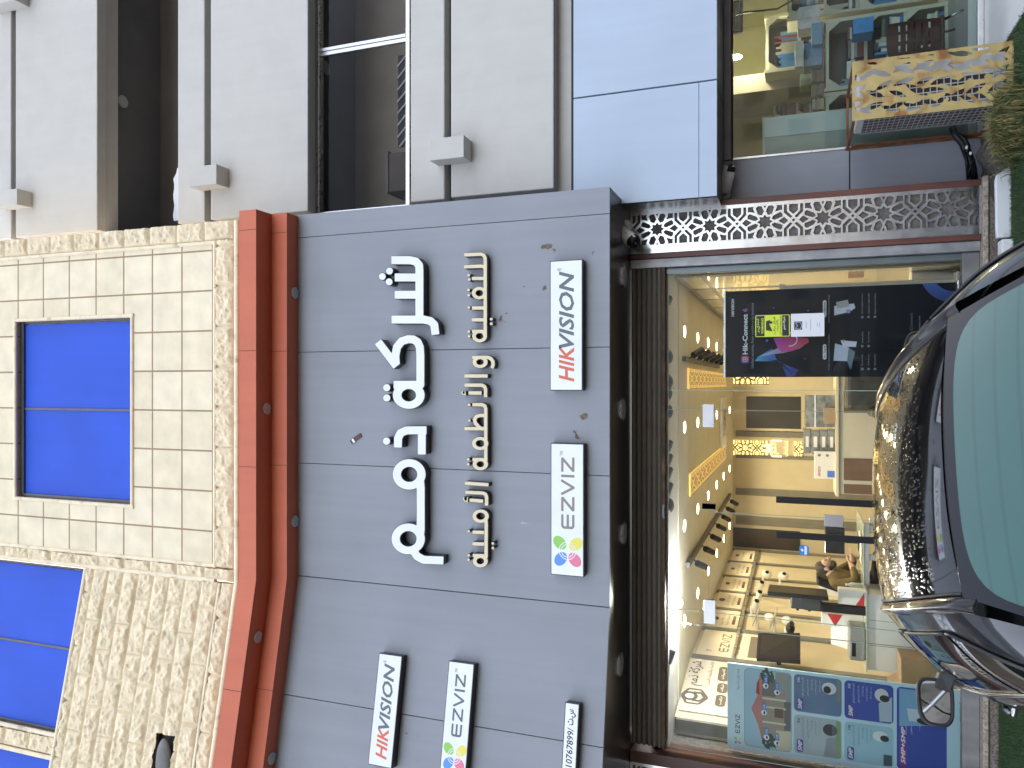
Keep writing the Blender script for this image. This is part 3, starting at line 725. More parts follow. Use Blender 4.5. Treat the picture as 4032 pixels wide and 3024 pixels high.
def g2(X, Y, d):
    w = 27 + d; S = lambda p, **k: stroke(X, Y, p, w, **k)
    r = mins(ring(X, Y, 299, 218, 74, 58, w), S([(198, 158), (400, 156), (440, 172), (466, 210), (470, 250), (456, 298)]), S([(95, 400), (398, 400)]),
             S([(97, 520), (320, 520), (355, 535), (371, 570), (371, 676)]), S([(148, 622), (320, 622)]), stroke(X, Y, [(103, 598), (108, 655)], 11 + d), stroke(X, Y, [(72, 600), (60, 622), (74, 642), (104, 642)], 12 + d),
             S([(198, 775), (325, 775), (362, 792), (373, 830), (373, 1560)], flat=(True, False)), S([(372, 915), (300, 915), (250, 930), (226, 970), (240, 1020), (290, 1072), (330, 1092)], flat=(False, False)), S([(97, 1088), (372, 1088)]),
             ring(X, Y, 300, 1282, 82, 66, w), ring(X, Y, 303, 1553, 75, 60, w), S([(200, 1492), (345, 1492)]))
    for c in ((155, 778), (158, 982), (145, 1490), (142, 1554)): r = np.minimum(r, disc(X, Y, *c, 23 + d))
    return r
letters(sg2, g2, (30, 520, 110, 1660), 6, 5, FS, (1800, 1360), .3012, .085, M_GOLD)
def g3(X, Y, d):
    w = 33 + d; S = lambda p, **k: stroke(X, Y, p, w, **k)
    r = mins(S([(128, 218), (512, 244)]), S([(135, 367), (420, 380), (462, 398), (480, 440), (480, 585)]), S([(203, 494), (425, 512)]), stroke(X, Y, [(170, 445), (163, 532)], 14 + d), stroke(X, Y, [(110, 445), (100, 478), (125, 512), (165, 515)], 15 + d),
             ring(X, Y, 383, 757, 103, 84, w), S([(470, 830), (475, 900), (472, 1420)], flat=(False, False)), S([(252, 1018), (440, 1025)]), S([(252, 1208), (440, 1213)]), ring(X, Y, 378, 1492, 92, 77, w), S([(255, 1400), (440, 1405)]))
    for c in ((187, 1005), (187, 1397), (185, 1470), (582, 1203), (583, 1278)): r = np.minimum(r, disc(X, Y, *c, 27 + d))
    return r
letters(sg2, g3, (80, 640, 170, 1630), 7, 6, FS, (1800, 1850), .241, .085, M_GOLD)

# box signs
I_RED, I_GREY, I_GREY2 = flat(208, 104, 76), flat(94, 105, 108), flat(136, 127, 118)
def techno(mb, B, u0, u1, v0, v1, t):
    w = .088
    def fn(X, Y):
        S = lambda p, **k: stroke(X, Y, p, w, **k)
        return mins(S([(.98, 1 - w), (.2, 1 - w), (w + .02, .93 - w), (w, .78), (w, .22), (w + .02, .07 + w), (.2, w), (.98, w)]), S([(w, .5), (.98, .5)]),
                    S([(1.2, 1 - w), (2.16, 1 - w)]), S([(2.1, .97 - w), (1.3, .03 + w)], flat=(False, False)), S([(1.24, w), (2.2, w)]), S([(2.36, 1.0), (2.84, 0.06), (3.32, 1.0)]), S([(3.62, 0), (3.62, 1)]),
                    S([(3.9, 1 - w), (4.86, 1 - w)]), S([(4.8, .97 - w), (4.0, .03 + w)], flat=(False, False)), S([(3.94, w), (4.9, w)]))
    k = (u1 - u0) / 4.9; h = v1 - v0
    return sdf_mesh(mb, fn, -.02, 4.96, -.02, 1.04, .025, lambda a, b: B.pt(u0 + a * k, v0 + b * h, t))
PET = ((.30, .32, 0, (142, 198, 92)), (-.34, .28, 0, (92, 142, 214)), (.28, -.34, 0, (226, 214, 96)), (-.34, -.30, 0, (222, 120, 150)))
def flower(parent, B, u, v, r, t, nm='logo_petal', cols=None):
    for i, (dx, dy, an, c) in enumerate(PET):
        m_ = MB(); a = math.radians(an); pu, pv = u + dx * r * 1.35, v + dy * r * 1.35
        ang = math.atan2(dy, dx)
        m_.prism(circ(pu, pv, r * .42, 22, r * .31, ang), B, t - .0006, t)
        o = obj(nm, m_, flat(*c), parent)
        for q in (.42, .58):
            arc = MB()
            pts = [(u + math.cos(ang + e) * r * q * .8, v + math.sin(ang + e) * r * q * .8) for e in np.linspace(-.6, .6, 8)]
            for p_, q_ in zip(pts, pts[1:]):
                du, dv = -(q_[1] - p_[1]), q_[0] - p_[0]; L = math.hypot(du, dv); du, dv = du / L * r * .022, dv / L * r * .022
                arc.face([B.pt(p_[0] - du, p_[1] - dv, t + .0004), B.pt(q_[0] - du, q_[1] - dv, t + .0004), B.pt(q_[0] + du, q_[1] + dv, t + .0004), B.pt(p_[0] + du, p_[1] + dv, t + .0004)])
            obj('logo_line', arc, M_SIGNW, o)
D_S = .105
def box_sign(name, B, rc, label):
    u0, u1, v0, v1 = rc
    t = thing(name, label, 'sign', B.pt((u0 + u1) / 2, v0, 0), 'white box signs on the fascia')
    obj('casing', MB().bbox(B, u0, u1, v0, v1, .001, D_S - .004), M_SIGNK, t, bevel=.003)
    obj('face', MB().bbox(B, u0 + .008, u1 - .008, v0 + .008, v1 - .008, D_S - .004, D_S), M_SIGNW, t, bevel=.002)
    return t
def hik(B, rc, label):
    t = box_sign('box_sign', B, rc, label); u0, u1, v0, v1 = rc; w, h = u1 - u0, v1 - v0
    a, b = u0 + .068 * w, u0 + .915 * w; c, d = v0 + .255 * h, v0 + .72 * h; k = a + (b - a) * .335
    obj('lettering', add_text(MB(), B, 'HIK', a, k - .003 * w, c, d, D_S + .0008, .25, .022), I_RED, t)
    obj('lettering', add_text(MB(), B, 'VISION', k - .028 * w, b, c, d, D_S + .0008, .25, .022), I_GREY, t)
    obj('registered_mark', add_text(MB(), B, '®', b + .004 * w, b + .026 * w, d - .08 * h, d + .06 * h, D_S + .0008), I_GREY, t)
    return t
def ezv(B, rc, label, m_):
    t = box_sign('box_sign', B, rc, label); u0, u1, v0, v1 = rc; w, h = u1 - u0, v1 - v0
    obj('lettering', techno(MB(), B, u0 + .355 * w, u0 + .895 * w, v0 + .28 * h, v0 + .68 * h, D_S + .0008), m_, t)
    obj('trademark', add_text(MB(), B, '™', u0 + .905 * w, u0 + .94 * w, v0 + .63 * h, v0 + .72 * h, D_S + .0008), m_, t)
    flower(t, B, u0 + .19 * w, v0 + .49 * h, .54 * h, D_S + .0008)
    return t
r1 = FS.rect(2165, 2294, 1538, 1024, D_S); hik(FS, r1, 'white box sign in red and grey capitals low on the main fascia')
r2 = FS.rect(2168, 2299, 2268, 1746, D_S); ezv(FS, r2, 'white box sign with four petal logo low on the main fascia', I_GREY2)
q0, q1 = FL.px(1538, 2577, D_S), FL.px(1495, 3019, D_S)
vm = FL.px(1516, 2800, D_S)[1]; hh = (FL.px(1492, 2572, D_S)[1] - FL.px(1584, 2583, D_S)[1]) / 2
r3 = (q1[0], q0[0], vm - hh, vm + hh); hik(FL, r3, 'white box sign in red and grey capitals up on the bent left fascia')
q0 = FL.px(1818, 2608, D_S); vt, vb = FL.px(1767, 2603, D_S)[1], FL.px(1868, 2614, D_S)[1]
ezv(FL, (q0[0] - (r3[1] - r3[0]) * 1.0, q0[0], vb, vt), 'white box sign with four petal logo up on the bent left fascia', I_GREY)
q0 = FL.px(2253, 2768, D_S); vt, vb = FL.px(2225, 2765, D_S)[1], FL.px(2282, 2772, D_S)[1]
rc = (q0[0] - 1.25, q0[0], vb, vt); t = box_sign('box_sign', FL, rc, 'narrow white box sign with black numerals low on the bent left fascia')
u0, u1, v0, v1 = rc; h = v1 - v0; w = u1 - u0
I_K = flat(18, 16, 26)
uu = lambda y: FL.px(2262, y, D_S)[0]
obj('lettering', add_text(MB(), FL, 'س.ت', uu(2858), uu(2795), v0 + .2 * h, v0 + .74 * h, D_S + .0008, 0, .02, ar=True), I_K, t)
obj('lettering', add_text(MB(), FL, '1010767899/', uu(3062), uu(2868), v0 + .3 * h, v0 + .74 * h, D_S + .0008, .1, .012), I_K, t)
# small broken bracket stuck on the fascia, and the marks of earlier signs
m_ = MB(); a, b = FS.px(1423, 1712), FS.px(1383, 1741); m_.bar(FS.pt(*a, .006), FS.pt(*b, .006), .045, .012, up=(0, 1, 0))
br = obj('broken_bracket', m_, mat('rust_brown_plate', (.10, .035, .03), .5, var=.2)); tag(br, 'small dark brown plate with a silver tip stuck askew beside the big white letters', 'bracket')
a2 = FS.px(1389, 1737); m2 = MB(); m2.bar(FS.pt(*FS.px(1394, 1733, .014), .0135), FS.pt(*FS.px(1388, 1738, .014), .0135), .044, .003, up=(0, 1, 0)); obj('silver_tip', m2, M_STEEL, br)
M_STAIN = mat('glue_stain', (.17, .125, .085), .8, var=.3, vs=30); M_STAIN2 = mat('pale_scuff', (.36, .375, .41), .6, var=.1)
def stain(B, x, y, r, seed, parent, m, el=(1, 1), thr=.12, f=1.0):
    cu, cv = B.px(x, y); rr = r
    xs = np.arange(-rr, rr + .004, .006); N_ = {}
    def fn(X, Y):
        o = np.empty(X.shape)
        for i in range(X.shape[0]):
            for j in range(X.shape[1]):
                a, b = X[i, j], Y[i, j]; q = math.hypot(a / (rr * el[0]), b / (rr * el[1]))
                o[i, j] = thr + .55 * q * q - abs(noise.noise(Vector((a * 14 * f + seed, b * 14 * f, seed)))) * .9 + .35 * abs(noise.noise(Vector((a * 50, b * 50, seed + 5))))
        return o
    mb = MB(); sdf_mesh(mb, fn, -rr, rr, -rr, rr, .008, lambda a, b: B.pt(cu + a, cv + b, .0012))
    if mb.f: obj('stain', mb, m, parent)
for i, (x, y, r, m, el) in enumerate(((1985, 1250, .13, M_STAIN, (1, .9)), (2165, 975, .12, M_STAIN, (.5, 1)), (2320, 1000, .09, M_STAIN, (.5, 1)), (2195, 1575, .07, M_STAIN, (.4, 1)), (2275, 1710, .12, M_STAIN, (.5, .9)), (2300, 1640, .1, M_STAIN, (.6, .9)),
                                      (2150, 1130, .1, M_STAIN, (.5, 1)), (1700, 1410, .1, M_STAIN2, (.9, .5)), (2060, 1130, .09, M_STAIN, (.25, 1)), (2065, 2060, .12, M_STAIN2, (.2, 1)), (2140, 1615, .08, M_STAIN, (.9, .3)))):
    stain(FS, x, y, r, 3.3 * i + 1, shop, m, el)
stain(FL, 1612, 2890, .12, 77, shop, M_STAIN, (.25, 1)); stain(FL, 2075, 2380, .07, 79, shop, M_STAIN2, (1, .4))

# ================================================================ shopfront: pillars, shutter, step, glass
xs_ = [P(3100, y, 8.15).x for y in (988, 966, 790, 767)]
Yp = 8.15
z_p0, z_p1 = P(3862, 870, Yp).z, Z_F0
ST8 = [((158 if k % 2 == 0 else 104) * math.cos(math.pi * k / 8), (158 if k % 2 == 0 else 104) * math.sin(math.pi * k / 8)) for k in range(16)]
HOLES = [ST8, [(135, 59), (170, 122), (310, 190), (350, 157), (355, 87), (195, 27)], [(20, 223), (65, 340), (145, 344), (185, 305), (145, 169), (65, 140)], [(-28, 345), (28, 345), (0, 285)],
         [(205, 204), (245, 311), (220, 338), (345, 338), (345, 218), (320, 235)], [(270, 0), (385, -78), (465, 0), (385, 78)]]
HOLES2 = [[(0, -35), (35, 0), (0, 35), (-35, 0)], [(-87, 340), (87, 340), (87, 200), (0, 125), (-87, 200)], [(130, 340), (190, 340), (190, 170), (65, 45), (20, 75), (130, 195)]]
def LAT(X, Y):                                      # X runs down, Y across; one star every 1140 units
    p = np.abs((X + 570) % 1140 - 570); q = np.abs(Y) * (350 / 310.); d = np.full(X.shape, 1e9)
    for h in HOLES: d = np.minimum(d, polysdf(p, q, h))
    for h in HOLES2: d = np.minimum(d, polysdf(570 - p, q, h))
    return -d
def lattice(mb, B, u0, u1, v0, v1, t, th, unit, anchor_v, res=7):
    """pierced star screen between u0..u1 (across) and v0..v1 (height)"""
    k = (u1 - u0) / 620.0; uc = (u0 + u1) / 2; per = 1140 * k * unit
    f = lambda X, Y: LAT(X / unit, Y)
    top = lambda a, b: B.pt(uc - b * k, anchor_v - a * k, t); bot = (lambda a, b: B.pt(uc - b * k, anchor_v - a * k, t - th)) if th else None
    return sdf_mesh(mb, f, (anchor_v - v1) / k, (anchor_v - v0) / k, -310, 310, res, top, bot)
def pillar(x0, x1, x2, x3, name, label, lat_res, m_metal):
    """wood strips x0-x1 and x2-x3 with a pierced metal screen between"""
    B = Board((0, Yp, 0), (1, 0, 0))
    t = thing(name, label, 'pillar', ((x0 + x3) / 2, Yp, G_Z))
    obj('core', MB().box(x0 + .01, x3 - .005, Yp + .03, Yp + .55, z_p0, z_p1 - .002), M_BACK, t)
    obj('wood_strip', MB().box(x0, x1, Yp - .02, Yp + .3, z_p0, z_p1 - .003), M_WOOD, t, bevel=.006); obj('wood_strip', MB().box(x2, x3, Yp - .02, Yp + .3, z_p0, z_p1 - .003), M_WOOD, t, bevel=.006)
    m0, m1 = x0 + (x1 - x0) + (x2 - x1) * .19, x2 - (x2 - x1) * .075
    zb, zt_ = z_p0 + .02, z_p1 - .03
    fr = MB(); fr.bbox(B, x1, m0, z_p0, z_p1, .004, .008).bbox(B, m1, x2, z_p0, z_p1, .004, .008).bbox(B, m0, m1, z_p0, zb, .004, .008).bbox(B, m0, m1, zt_, z_p1, .004, .008)
    scn = obj('metal_screen', lattice(MB(), B, m0, m1, zb, zt_, .008, .005, ((P(2588, 909, Yp).z - P(2795, 893, Yp).z) / (1140 * (m1 - m0) / 620)), P(2588, 909, Yp).z, lat_res), m_metal, t)
    obj('border', fr, m_metal, scn)
    obj('felt_backing', MB().bbox(B, x1, x2, z_p0, z_p1, -.03, -.012), M_BACK, t)
    return t
pillar(*xs_, 'star_screen_pillar', 'pillar faced with a pierced silver star screen between red wood strips', 7, M_STEEL)
pl = [P(2500, y, 8.13).x for y in (2957, 2995)]
pillar(pl[1] - .55, pl[1] - .42, pl[1] - .02, pl[0], 'left_star_screen_pillar'.replace('left_', ''), 'star screen pillar left of the blue camera poster, mostly outside the frame', 9, M_STEEL)
XL, XRJ = P(2620, 2946, 8.2).x, xs_[0]           # opening between the pillars
z_sh = P(2620, 1500, 8.2).z
XG0, XG1 = XL + .02, P(3000, 1062, W_Y).x
sh = thing('roller_shutter', 'rusty grey roller shutter rolled up under the soffit', 'shutter', ((XL + XRJ) / 2, 8.2, z_sh))
M_SHUT = mat('shutter_steel', (.25, .225, .19), .55, .15, var=.06, vs=2, streak=.03, col2=(.2, .15, .11), c2=(.62, .85), c2s=2)
s_ = MB(); nsl = 6; zz0, zz1 = z_sh + .035, Z_F0
prof = []
for i in range(nsl):
    a = zz0 + (zz1 - zz0) * i / nsl; b = zz0 + (zz1 - zz0) * (i + 1) / nsl
    prof += [(8.235, a), (8.215, a + .004), (8.19, a + .02), (8.185, (a + b) / 2), (8.19, b - .022), (8.215, b - .006)]
k0 = len(prof)
s_.grid(lambda i, j: (XL + (XRJ - .08 - XL) * i, prof[j][0], prof[j][1]), 1, k0 - 1)
obj('slats', s_, M_SHUT, sh, smooth=False)
obj('bottom_rail', MB().box(XL, XRJ - .05, 8.175, 8.24, z_sh, z_sh + .035), mat('rusty_rail', (.10, .06, .038), .7, .2, var=.3, vs=9, col2=(.2, .12, .06), c2=(.5, .7)), sh, bevel=.004)
xb_, zb_ = P(2595, 2012, 8.17).x, z_sh + .012
obj('lock_bolt', MB().bar((xb_ - .055, 8.165, zb_ + .004), (xb_ + .055, 8.165, zb_ + .004), .022).tube([(xb_ - .06, 8.165, zb_), (xb_ - .06, 8.15, zb_)], .014).tube([(xb_ + .06, 8.165, zb_), (xb_ + .06, 8.15, zb_)], .014), M_ALU_D, sh)
jb = thing('door_jamb', 'weathered aluminium shutter guide beside the patterned pillar', 'frame', (XRJ, 8.2, z_p0))
obj('guide', MB().box(XRJ - .095, XRJ - .003, 8.16, 8.30, z_p0, Z_F0 - .003), mat('worn_alu', (.36, .36, .37), .45, .6, var=.2, vs=5, streak=.25), jb, bevel=.004)
obj('inner_lip', MB().box(XG1, XRJ - .1, 8.24, 8.32, z_p0 + .01, z_sh), mat('teal_alu', (.17, .20, .21), .35, .5, var=.1), jb, bevel=.003)
# granite step
st = thing('granite_step', 'speckled brown granite step under the shopfront', 'step', (-1, 8.1, G_Z - .02))
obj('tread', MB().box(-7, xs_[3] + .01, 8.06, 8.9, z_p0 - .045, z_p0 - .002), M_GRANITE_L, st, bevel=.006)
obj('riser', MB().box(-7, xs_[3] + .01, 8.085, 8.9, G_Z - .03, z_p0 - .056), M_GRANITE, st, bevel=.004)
FLR = .36
sgf = thing('shopfront_sill', 'grey metal sill running under the shop glass', 'sill', (-1, W_Y, z_p0))
obj('sill', MB().box(XL, XRJ - .1, 8.2, 8.32, z_p0, P(3790, 1300, 8.2).z), mat('sill_metal', (.24, .235, .23), .5, .5, var=.2, streak=.2), sgf, bevel=.004)
z_g0 = P(3790, 1300, 8.2).z
GL = glass('shopfront_glass', (.965, .985, .97), .22)
M_EDGE = mat('glass_edge', (.30, .44, .36), .15, var=0, spec=.6)
ztr = P(2789, 1800, W_Y).z
gx = [XG1, P(3000, 1537, W_Y).x, P(3000, 1617, W_Y).x, P(3000, 2026, W_Y).x, P(3000, 2432, W_Y).x, P(3000, 2490, W_Y).x, XL]
def pane(name, x0, x1, z0, z1, label, y=W_Y, edge=True):
    t = thing(name, label, 'glass', ((x0 + x1) / 2, y, z0))
    obj('glass_sheet', MB().box(x0 + .002, x1 - .002, y, y + .01, z0, z1), GL, t)
    if edge: obj('polished_edge', MB().box(x0 - .004, x0 + .0019, y - .001, y + .011, z0, z1), M_EDGE, t)
    return t
pane('shop_window', gx[1], gx[0], z_g0, z_sh + .02, 'fixed glass panel in front of the dark roll-up banner')
pane('shop_window', gx[2], gx[1], z_g0, z_sh + .02, 'narrow fixed glass panel between the dark banner and the doors', W_Y + .012)
pane('transom_glass', gx[4], gx[2], ztr, z_sh + .02, 'long glass transom over the double doors')
pane('shop_window', gx[5], gx[4], z_g0, z_sh + .02, 'narrow fixed glass panel left of the double doors', W_Y + .012)
pane('shop_window', gx[6], gx[5], z_g0, z_sh + .02, 'fixed glass panel in front of the pale blue camera poster')
M_PATCH = mat('satin_patch', (.42, .43, .46), .25, 1, var=.1)
def fitting(name, xt, xb, yl, yr, parent, m=M_PATCH):
    a, b, c, d = Board((0, W_Y, 0), (1, 0, 0)).rect(xt, xb, yl, yr)
    return obj(name, MB().box(a, b, W_Y - .014, W_Y - .001, c, d), m, parent, bevel=.003)
for i, (a, b, nm, hy) in enumerate(((gx[3], gx[2], 'right leaf of the glass double door with black pull bar', 1975), (gx[4], gx[3], 'left leaf of the glass double door with black pull bar', 2115))):
    d = pane('glass_door', a, b, z_g0 + .02, ztr - .004, nm); d['category'] = 'door'
    hx = P(3240, hy, W_Y - .05).x; h0, h1 = P(3600, hy, W_Y - .05).z, P(3056, hy, W_Y - .05).z
    hd = obj('pull_handle', MB().box(hx - .032, hx + .032, W_Y - .075, W_Y - .045, h0, h1), M_BLACK, d, bevel=.004)
    obj('standoff', MB().tube([(hx, W_Y - .046, h1 - .12), (hx, W_Y - .001, h1 - .12)], .012).tube([(hx, W_Y - .046, h0 + .12), (hx, W_Y - .001, h0 + .12)], .012), M_BLACK, hd)
    if i == 0:
        fitting('patch_fitting', 2766, 2812, 1682, 1592, d); fitting('lock_plate', 3245, 3320, 2074, 2027, d)
    else: fitting('patch_fitting', 2771, 2818, 2455, 2362, d)
    fitting('patch_fitting', 2765, 2818, 2005, 1981, d)

# ================================================================ shop interior
Zc = CAMZ + 1.28
M_CEIL = mat('warm_ceiling', (.68, .63, .50), .8, var=.03); M_CEILW = mat('white_bulkhead', (.80, .80, .80), .8, var=.02)
M_WALLB = mat('beige_wall', (.60, .53, .40), .7, var=.04); M_STRIP = mat('grey_fluted_strip', (.235, .225, .20), .6, var=.1, streak=.3); M_DKW = mat('dark_board', (.035, .033, .03), .4, var=.1)
M_GLOSS = mat('gloss_beige_panel', (.50, .46, .37), .12, var=.05, coat=.5)
YB = 17.2; XLW, XRW = -3.5, 1.2
struct('shop_floor', MB().box(-5, 1.9, 8.33, YB, FLR - .1, FLR), mat('floor_tile', (.25, .23, .2), .3, var=.1))
struct('shop_ceiling', MB().box(-5, 1.9, 9.03, YB, Zc, Zc + .1), M_CEIL)
struct('shop_bulkhead_ceiling', MB().box(-5, 1.9, 8.33, 9.029, Zc + .012, Zc + .1), M_CEILW)
struct('shop_back_wall', MB().box(-5, 1.9, YB, YB + .2, FLR, Zc), M_WALLB)
struct('shop_side_wall', MB().box(XRW, XRW + .2, 8.34, YB, FLR, Zc).box(-5.2, -5, 8.34, YB, FLR, Zc), M_WALLB)
struct('shop_left_wall', MB().box(XLW - .12, XLW, 10.0, YB - .01, FLR, Zc - .001).hexa([(XLW - .12, 10, FLR), (XLW, 10, FLR), (-3.72, 8.7, FLR), (-3.84, 8.7, FLR), (XLW - .12, 10, Zc - .001), (XLW, 10, Zc - .001), (-3.72, 8.7, Zc - .001), (-3.84, 8.7, Zc - .001)]), M_WALLB)
struct('shop_left_return', MB().box(-5, -3.725, 8.7, 8.8, FLR, Zc - .002), M_WALLB)
tag(obj('wall_batten', MB().box(-3.86, -3.725, 8.66, 8.699, FLR, Zc - .02), M_STRIP), 'wide grey fluted batten left of the cream company board', 'batten', 'battens on the poster wall')
tag(obj('building_core', MB().box(-8, 1.9, YB + .2, YB + .4, 0, 12).box(-8, 1.9, 8.35, YB, Zc + .11, Zc + .2).box(1.45, 1.9, 8.75, YB, 0, Zc + .1).box(-8.2, -8, 7, YB, 0, 12), M_DARK), kind='structure')
WARM = (1.0, .82, .50)
M_LED = mat('lit_led', (1, .9, .7), .5, var=0, emit=(1, .80, .45), es=6)
RB = Board((XRW - .001, 0, 0), (0, -1, 0)); LB = Board((XLW + .001, 0, 0), (0, 1, 0)); BB = Board((0, YB - .001, 0), (1, 0, 0))
# ceiling downlights: four rows of six
ORD = ('first', 'second', 'third', 'fourth', 'fifth', 'sixth')
LDATA = bpy.data.lights.new('downlight_glow', 'SPOT'); LDATA.energy = 8.5; LDATA.color = WARM; LDATA.spot_size = math.radians(165); LDATA.spot_blend = .6; LDATA.shadow_soft_size = .05
first = None
for r_, (X, rn) in enumerate(((.635, 'row nearest the right wall'), (-.525, 'second row from the right wall'), (-1.71, 'second row from the poster wall'), (-2.87, 'row nearest the poster wall'))):
    for k in range(6):
        p = Vector((X, 9.46 + 1.33 * k, Zc))
        if first is None:
            first = thing('ceiling_downlight', '', 'downlight', p, 'lit downlights in the shop ceiling')
            obj('trim_ring', MB().tube([p, p - Vector((0, 0, .008))], .085, 20), M_WHITE, first); obj('lamp', MB().tube([p - Vector((0, 0, .009)), p - Vector((0, 0, .012))], .066, 20), M_LED, first)
            lo_ = bpy.data.objects.new('glow', LDATA); COL.objects.link(lo_); lo_.parent = first; lo_.location = (0, 0, -.03)
            c = first
        else: c = copy_tree(first)
        c.location = p; c['label'] = 'lit round ceiling downlight, %s from the window, %s' % (ORD[k], rn)
# bright lamp by the window
p = PZ(2640, 2385, Zc + .012) ; p = Vector((p.x, 8.62, Zc + .012))
bl = thing('window_lamp', 'bright white lamp glowing on the white bulkhead by the window', 'lamp', p)
obj('bulb', MB().ell(p - Vector((0, 0, .06)), .05, .05, .05), mat('white_bulb', (1, 1, 1), .5, var=0, emit=(1, .96, .9), es=9), bl, smooth=True)
obj('holder', MB().tube([p, p - Vector((0, 0, .03))], .03), M_WHITE, bl)
ld = bpy.data.lights.new('glow', 'POINT'); ld.energy = 20; ld.color = (1, .97, .94); ld.shadow_soft_size = .06; lo_ = bpy.data.objects.new('glow', ld); COL.objects.link(lo_); lo_.parent = bl; lo_.location = (0, 0, -.14)
# pierced lit ceiling lattice (ring of strips)
M_LIT = mat('amber_lit_panel', (.9, .6, .2), .5, var=0, emit=(1, .62, .18), es=.12); M_LITB = mat('amber_bright_panel', (.9, .7, .3), .5, var=0, emit=(1, .72, .25), es=.26)
M_BRN = mat('brown_lattice', (.11, .06, .03), .6, var=.1)
CB = Board((0, 0, Zc - .002), (1, 0, 0), (0, -1, 0)); CB.N = Vector((0, 0, -1))
def lat_panel(name, B, u0, u1, v0, v1, label, cat, m_lit, unit=1.0, res=16, group=None):
    t = thing(name, label, cat, B.pt((u0 + u1) / 2, v0, 0), group)
    obj('lit_panel', MB().bbox(B, u0, u1, v0, v1, .001, .02), m_lit, t)
    obj('pierced_screen', lattice(MB(), B, u0, u1, v0, v1, .026, 0, unit, v1 - .25, res), M_BRN, t)
    return t
lat_panel('ceiling_light_strip', CB, -1.42, -1.14, -15.2, -9.9, 'amber lit pierced strip along the ceiling, on the poster wall side', 'light', M_LIT, 1.0, 16, 'amber ceiling strips')
lat_panel('ceiling_light_strip', CB, -.06, .2, -15.2, -9.75, 'amber lit pierced strip along the ceiling, above the dark banner', 'light', M_LIT, 1.0, 16, 'amber ceiling strips')
# track lights
def track(X, y0, y1, n, label, side):
    t = thing('track_light', label, 'track light', (X, (y0 + y1) / 2, Zc - .05), 'black ceiling track lights')
    obj('rail', MB().box(X - .03, X + .03, y0, y1, Zc - .05, Zc - .002), mat('track_grey', (.06, .055, .05), .5, var=.05), t)
    for i in range(n):
        y = y0 + (y1 - y0) * (i + .45) / n; a = Vector((X - .02 * side, y, Zc - .05))
        s_ = obj('spot_head', MB().tube([a - Vector((.03 * side, .06, .05)), a - Vector((.10 * side, -.07, .14))], .042, 12), M_BLACK, t, smooth=True, auto=40)
        obj('stem', MB().tube([a, a - Vector((.05 * side, 0, .07))], .01, 6), M_BLACK, s_)
track(-2.22, 9.6, 16.0, 7, 'long black ceiling track with spot heads on the poster wall side', 1)
track(.30, 9.3, 13.6, 6, 'black ceiling track with spot heads above the dark banner', -1)
ac = thing('ceiling_cassette', 'square white air conditioner cassette set in the ceiling', 'air conditioner', (-.7, 14.4, Zc - .04))
obj('casing', MB().box(-1.15, -.25, 14.1, 15.0, Zc - .04, Zc - .001), M_WHITE, ac, bevel=.01); obj('grille', MB().box(-.95, -.45, 14.3, 14.8, Zc - .045, Zc - .0405), M_ALU, ac)
# back wall panels
def wall_panel(name, B, x0, x1, y0, y1, m, label, cat='wall panel', t=.02, fr=None):
    u0, u1, v0, v1 = B.rect(x0, x1, y0, y1); v0 = max(v0, FLR)
    o = thing(name, label, cat, B.pt((u0 + u1) / 2, v0, 0)) if fr else None
    if fr:
        obj('frame', MB().bbox(B, u0, u1, v0, v1, 0, t), fr, o); k = .07; obj('panel', MB().bbox(B, u0 + k, u1 - k, v0 + k, v1 - k, t, t + .008), m, o); return o
    o = obj(name, MB().bbox(B, u0, u1, v0, v1, 0, t), m); return tag(o, label, cat)
wall_panel('dark_board', BB, 2925, 3168, 1700, 1548, M_DKW, 'dark framed board on the back wall above the counter boxes', 'board', fr=M_WALLB)
for a, b, nm in ((1725, 1700, 'between the dark board and the amber sign'), (1812, 1797, 'just left of the amber sign'), (1962, 1934, 'behind the right door handle'), (2082, 2046, 'beside the dark doorway')):
    wall_panel('fluted_strip', BB, 2897, 3500, a, b, M_STRIP, 'grey fluted strip on the back wall ' + nm, 'wall strip')
wall_panel('dark_doorway', BB, 2884, 3150, 2160, 2084, mat('dark_wood', (.05, .03, .022), .5, var=.2), 'dark brown door at the far left end of the back wall', 'door', fr=M_DKW)
u0, u1, v0, v1 = BB.rect(2887, 3027, 1793, 1733)
lat_panel('amber_sign', BB, u0, u1, v0, v1, 'upper amber lit star screen on the back wall', 'light', M_LITB, .8, 14, 'amber screens on the back wall')
u2, u3, v2, v3 = BB.rect(3128, 3163, 1793, 1733)
lat_panel('amber_sign', BB, u0, u1, v2, v3, 'small lower amber lit star screen on the back wall', 'light', M_LITB, .8, 14, 'amber screens on the back wall')
u4, u5, v4, v5 = BB.rect(2887, 3027, 1513, 1480)
lat_panel('amber_sign', BB, u4 , u5 + .25, v4, v5, 'amber lit star screen on the back wall half hidden by the dark banner', 'light', M_LITB, .8, 14, 'amber screens on the back wall')
lg_ = thing('house_logo_sign', 'small lit house shaped logo with Arabic word between the amber screens', 'sign', BB.pt(u0, v3, 0))
um = (u0 + u1) / 2; hw = (u1 - u0) / 2; va, vb = v3 + .1, v0 - .08
M_LITW = mat('lit_cream', (1, .85, .5), .5, var=0, emit=(1, .8, .42), es=.25)
def line(mb, B, pts, w, t):
    for a, b in zip(pts, pts[1:]):
        du, dv = -(b[1] - a[1]), b[0] - a[0]; L = math.hypot(du, dv) or 1; du, dv = du / L * w / 2, dv / L * w / 2
        mb.face([B.pt(a[0] - du, a[1] - dv, t), B.pt(b[0] - du, b[1] - dv, t), B.pt(b[0] + du, b[1] + dv, t), B.pt(a[0] + du, a[1] + dv, t)])
    return mb
g_ = MB(); hb = va + (vb - va) * .45
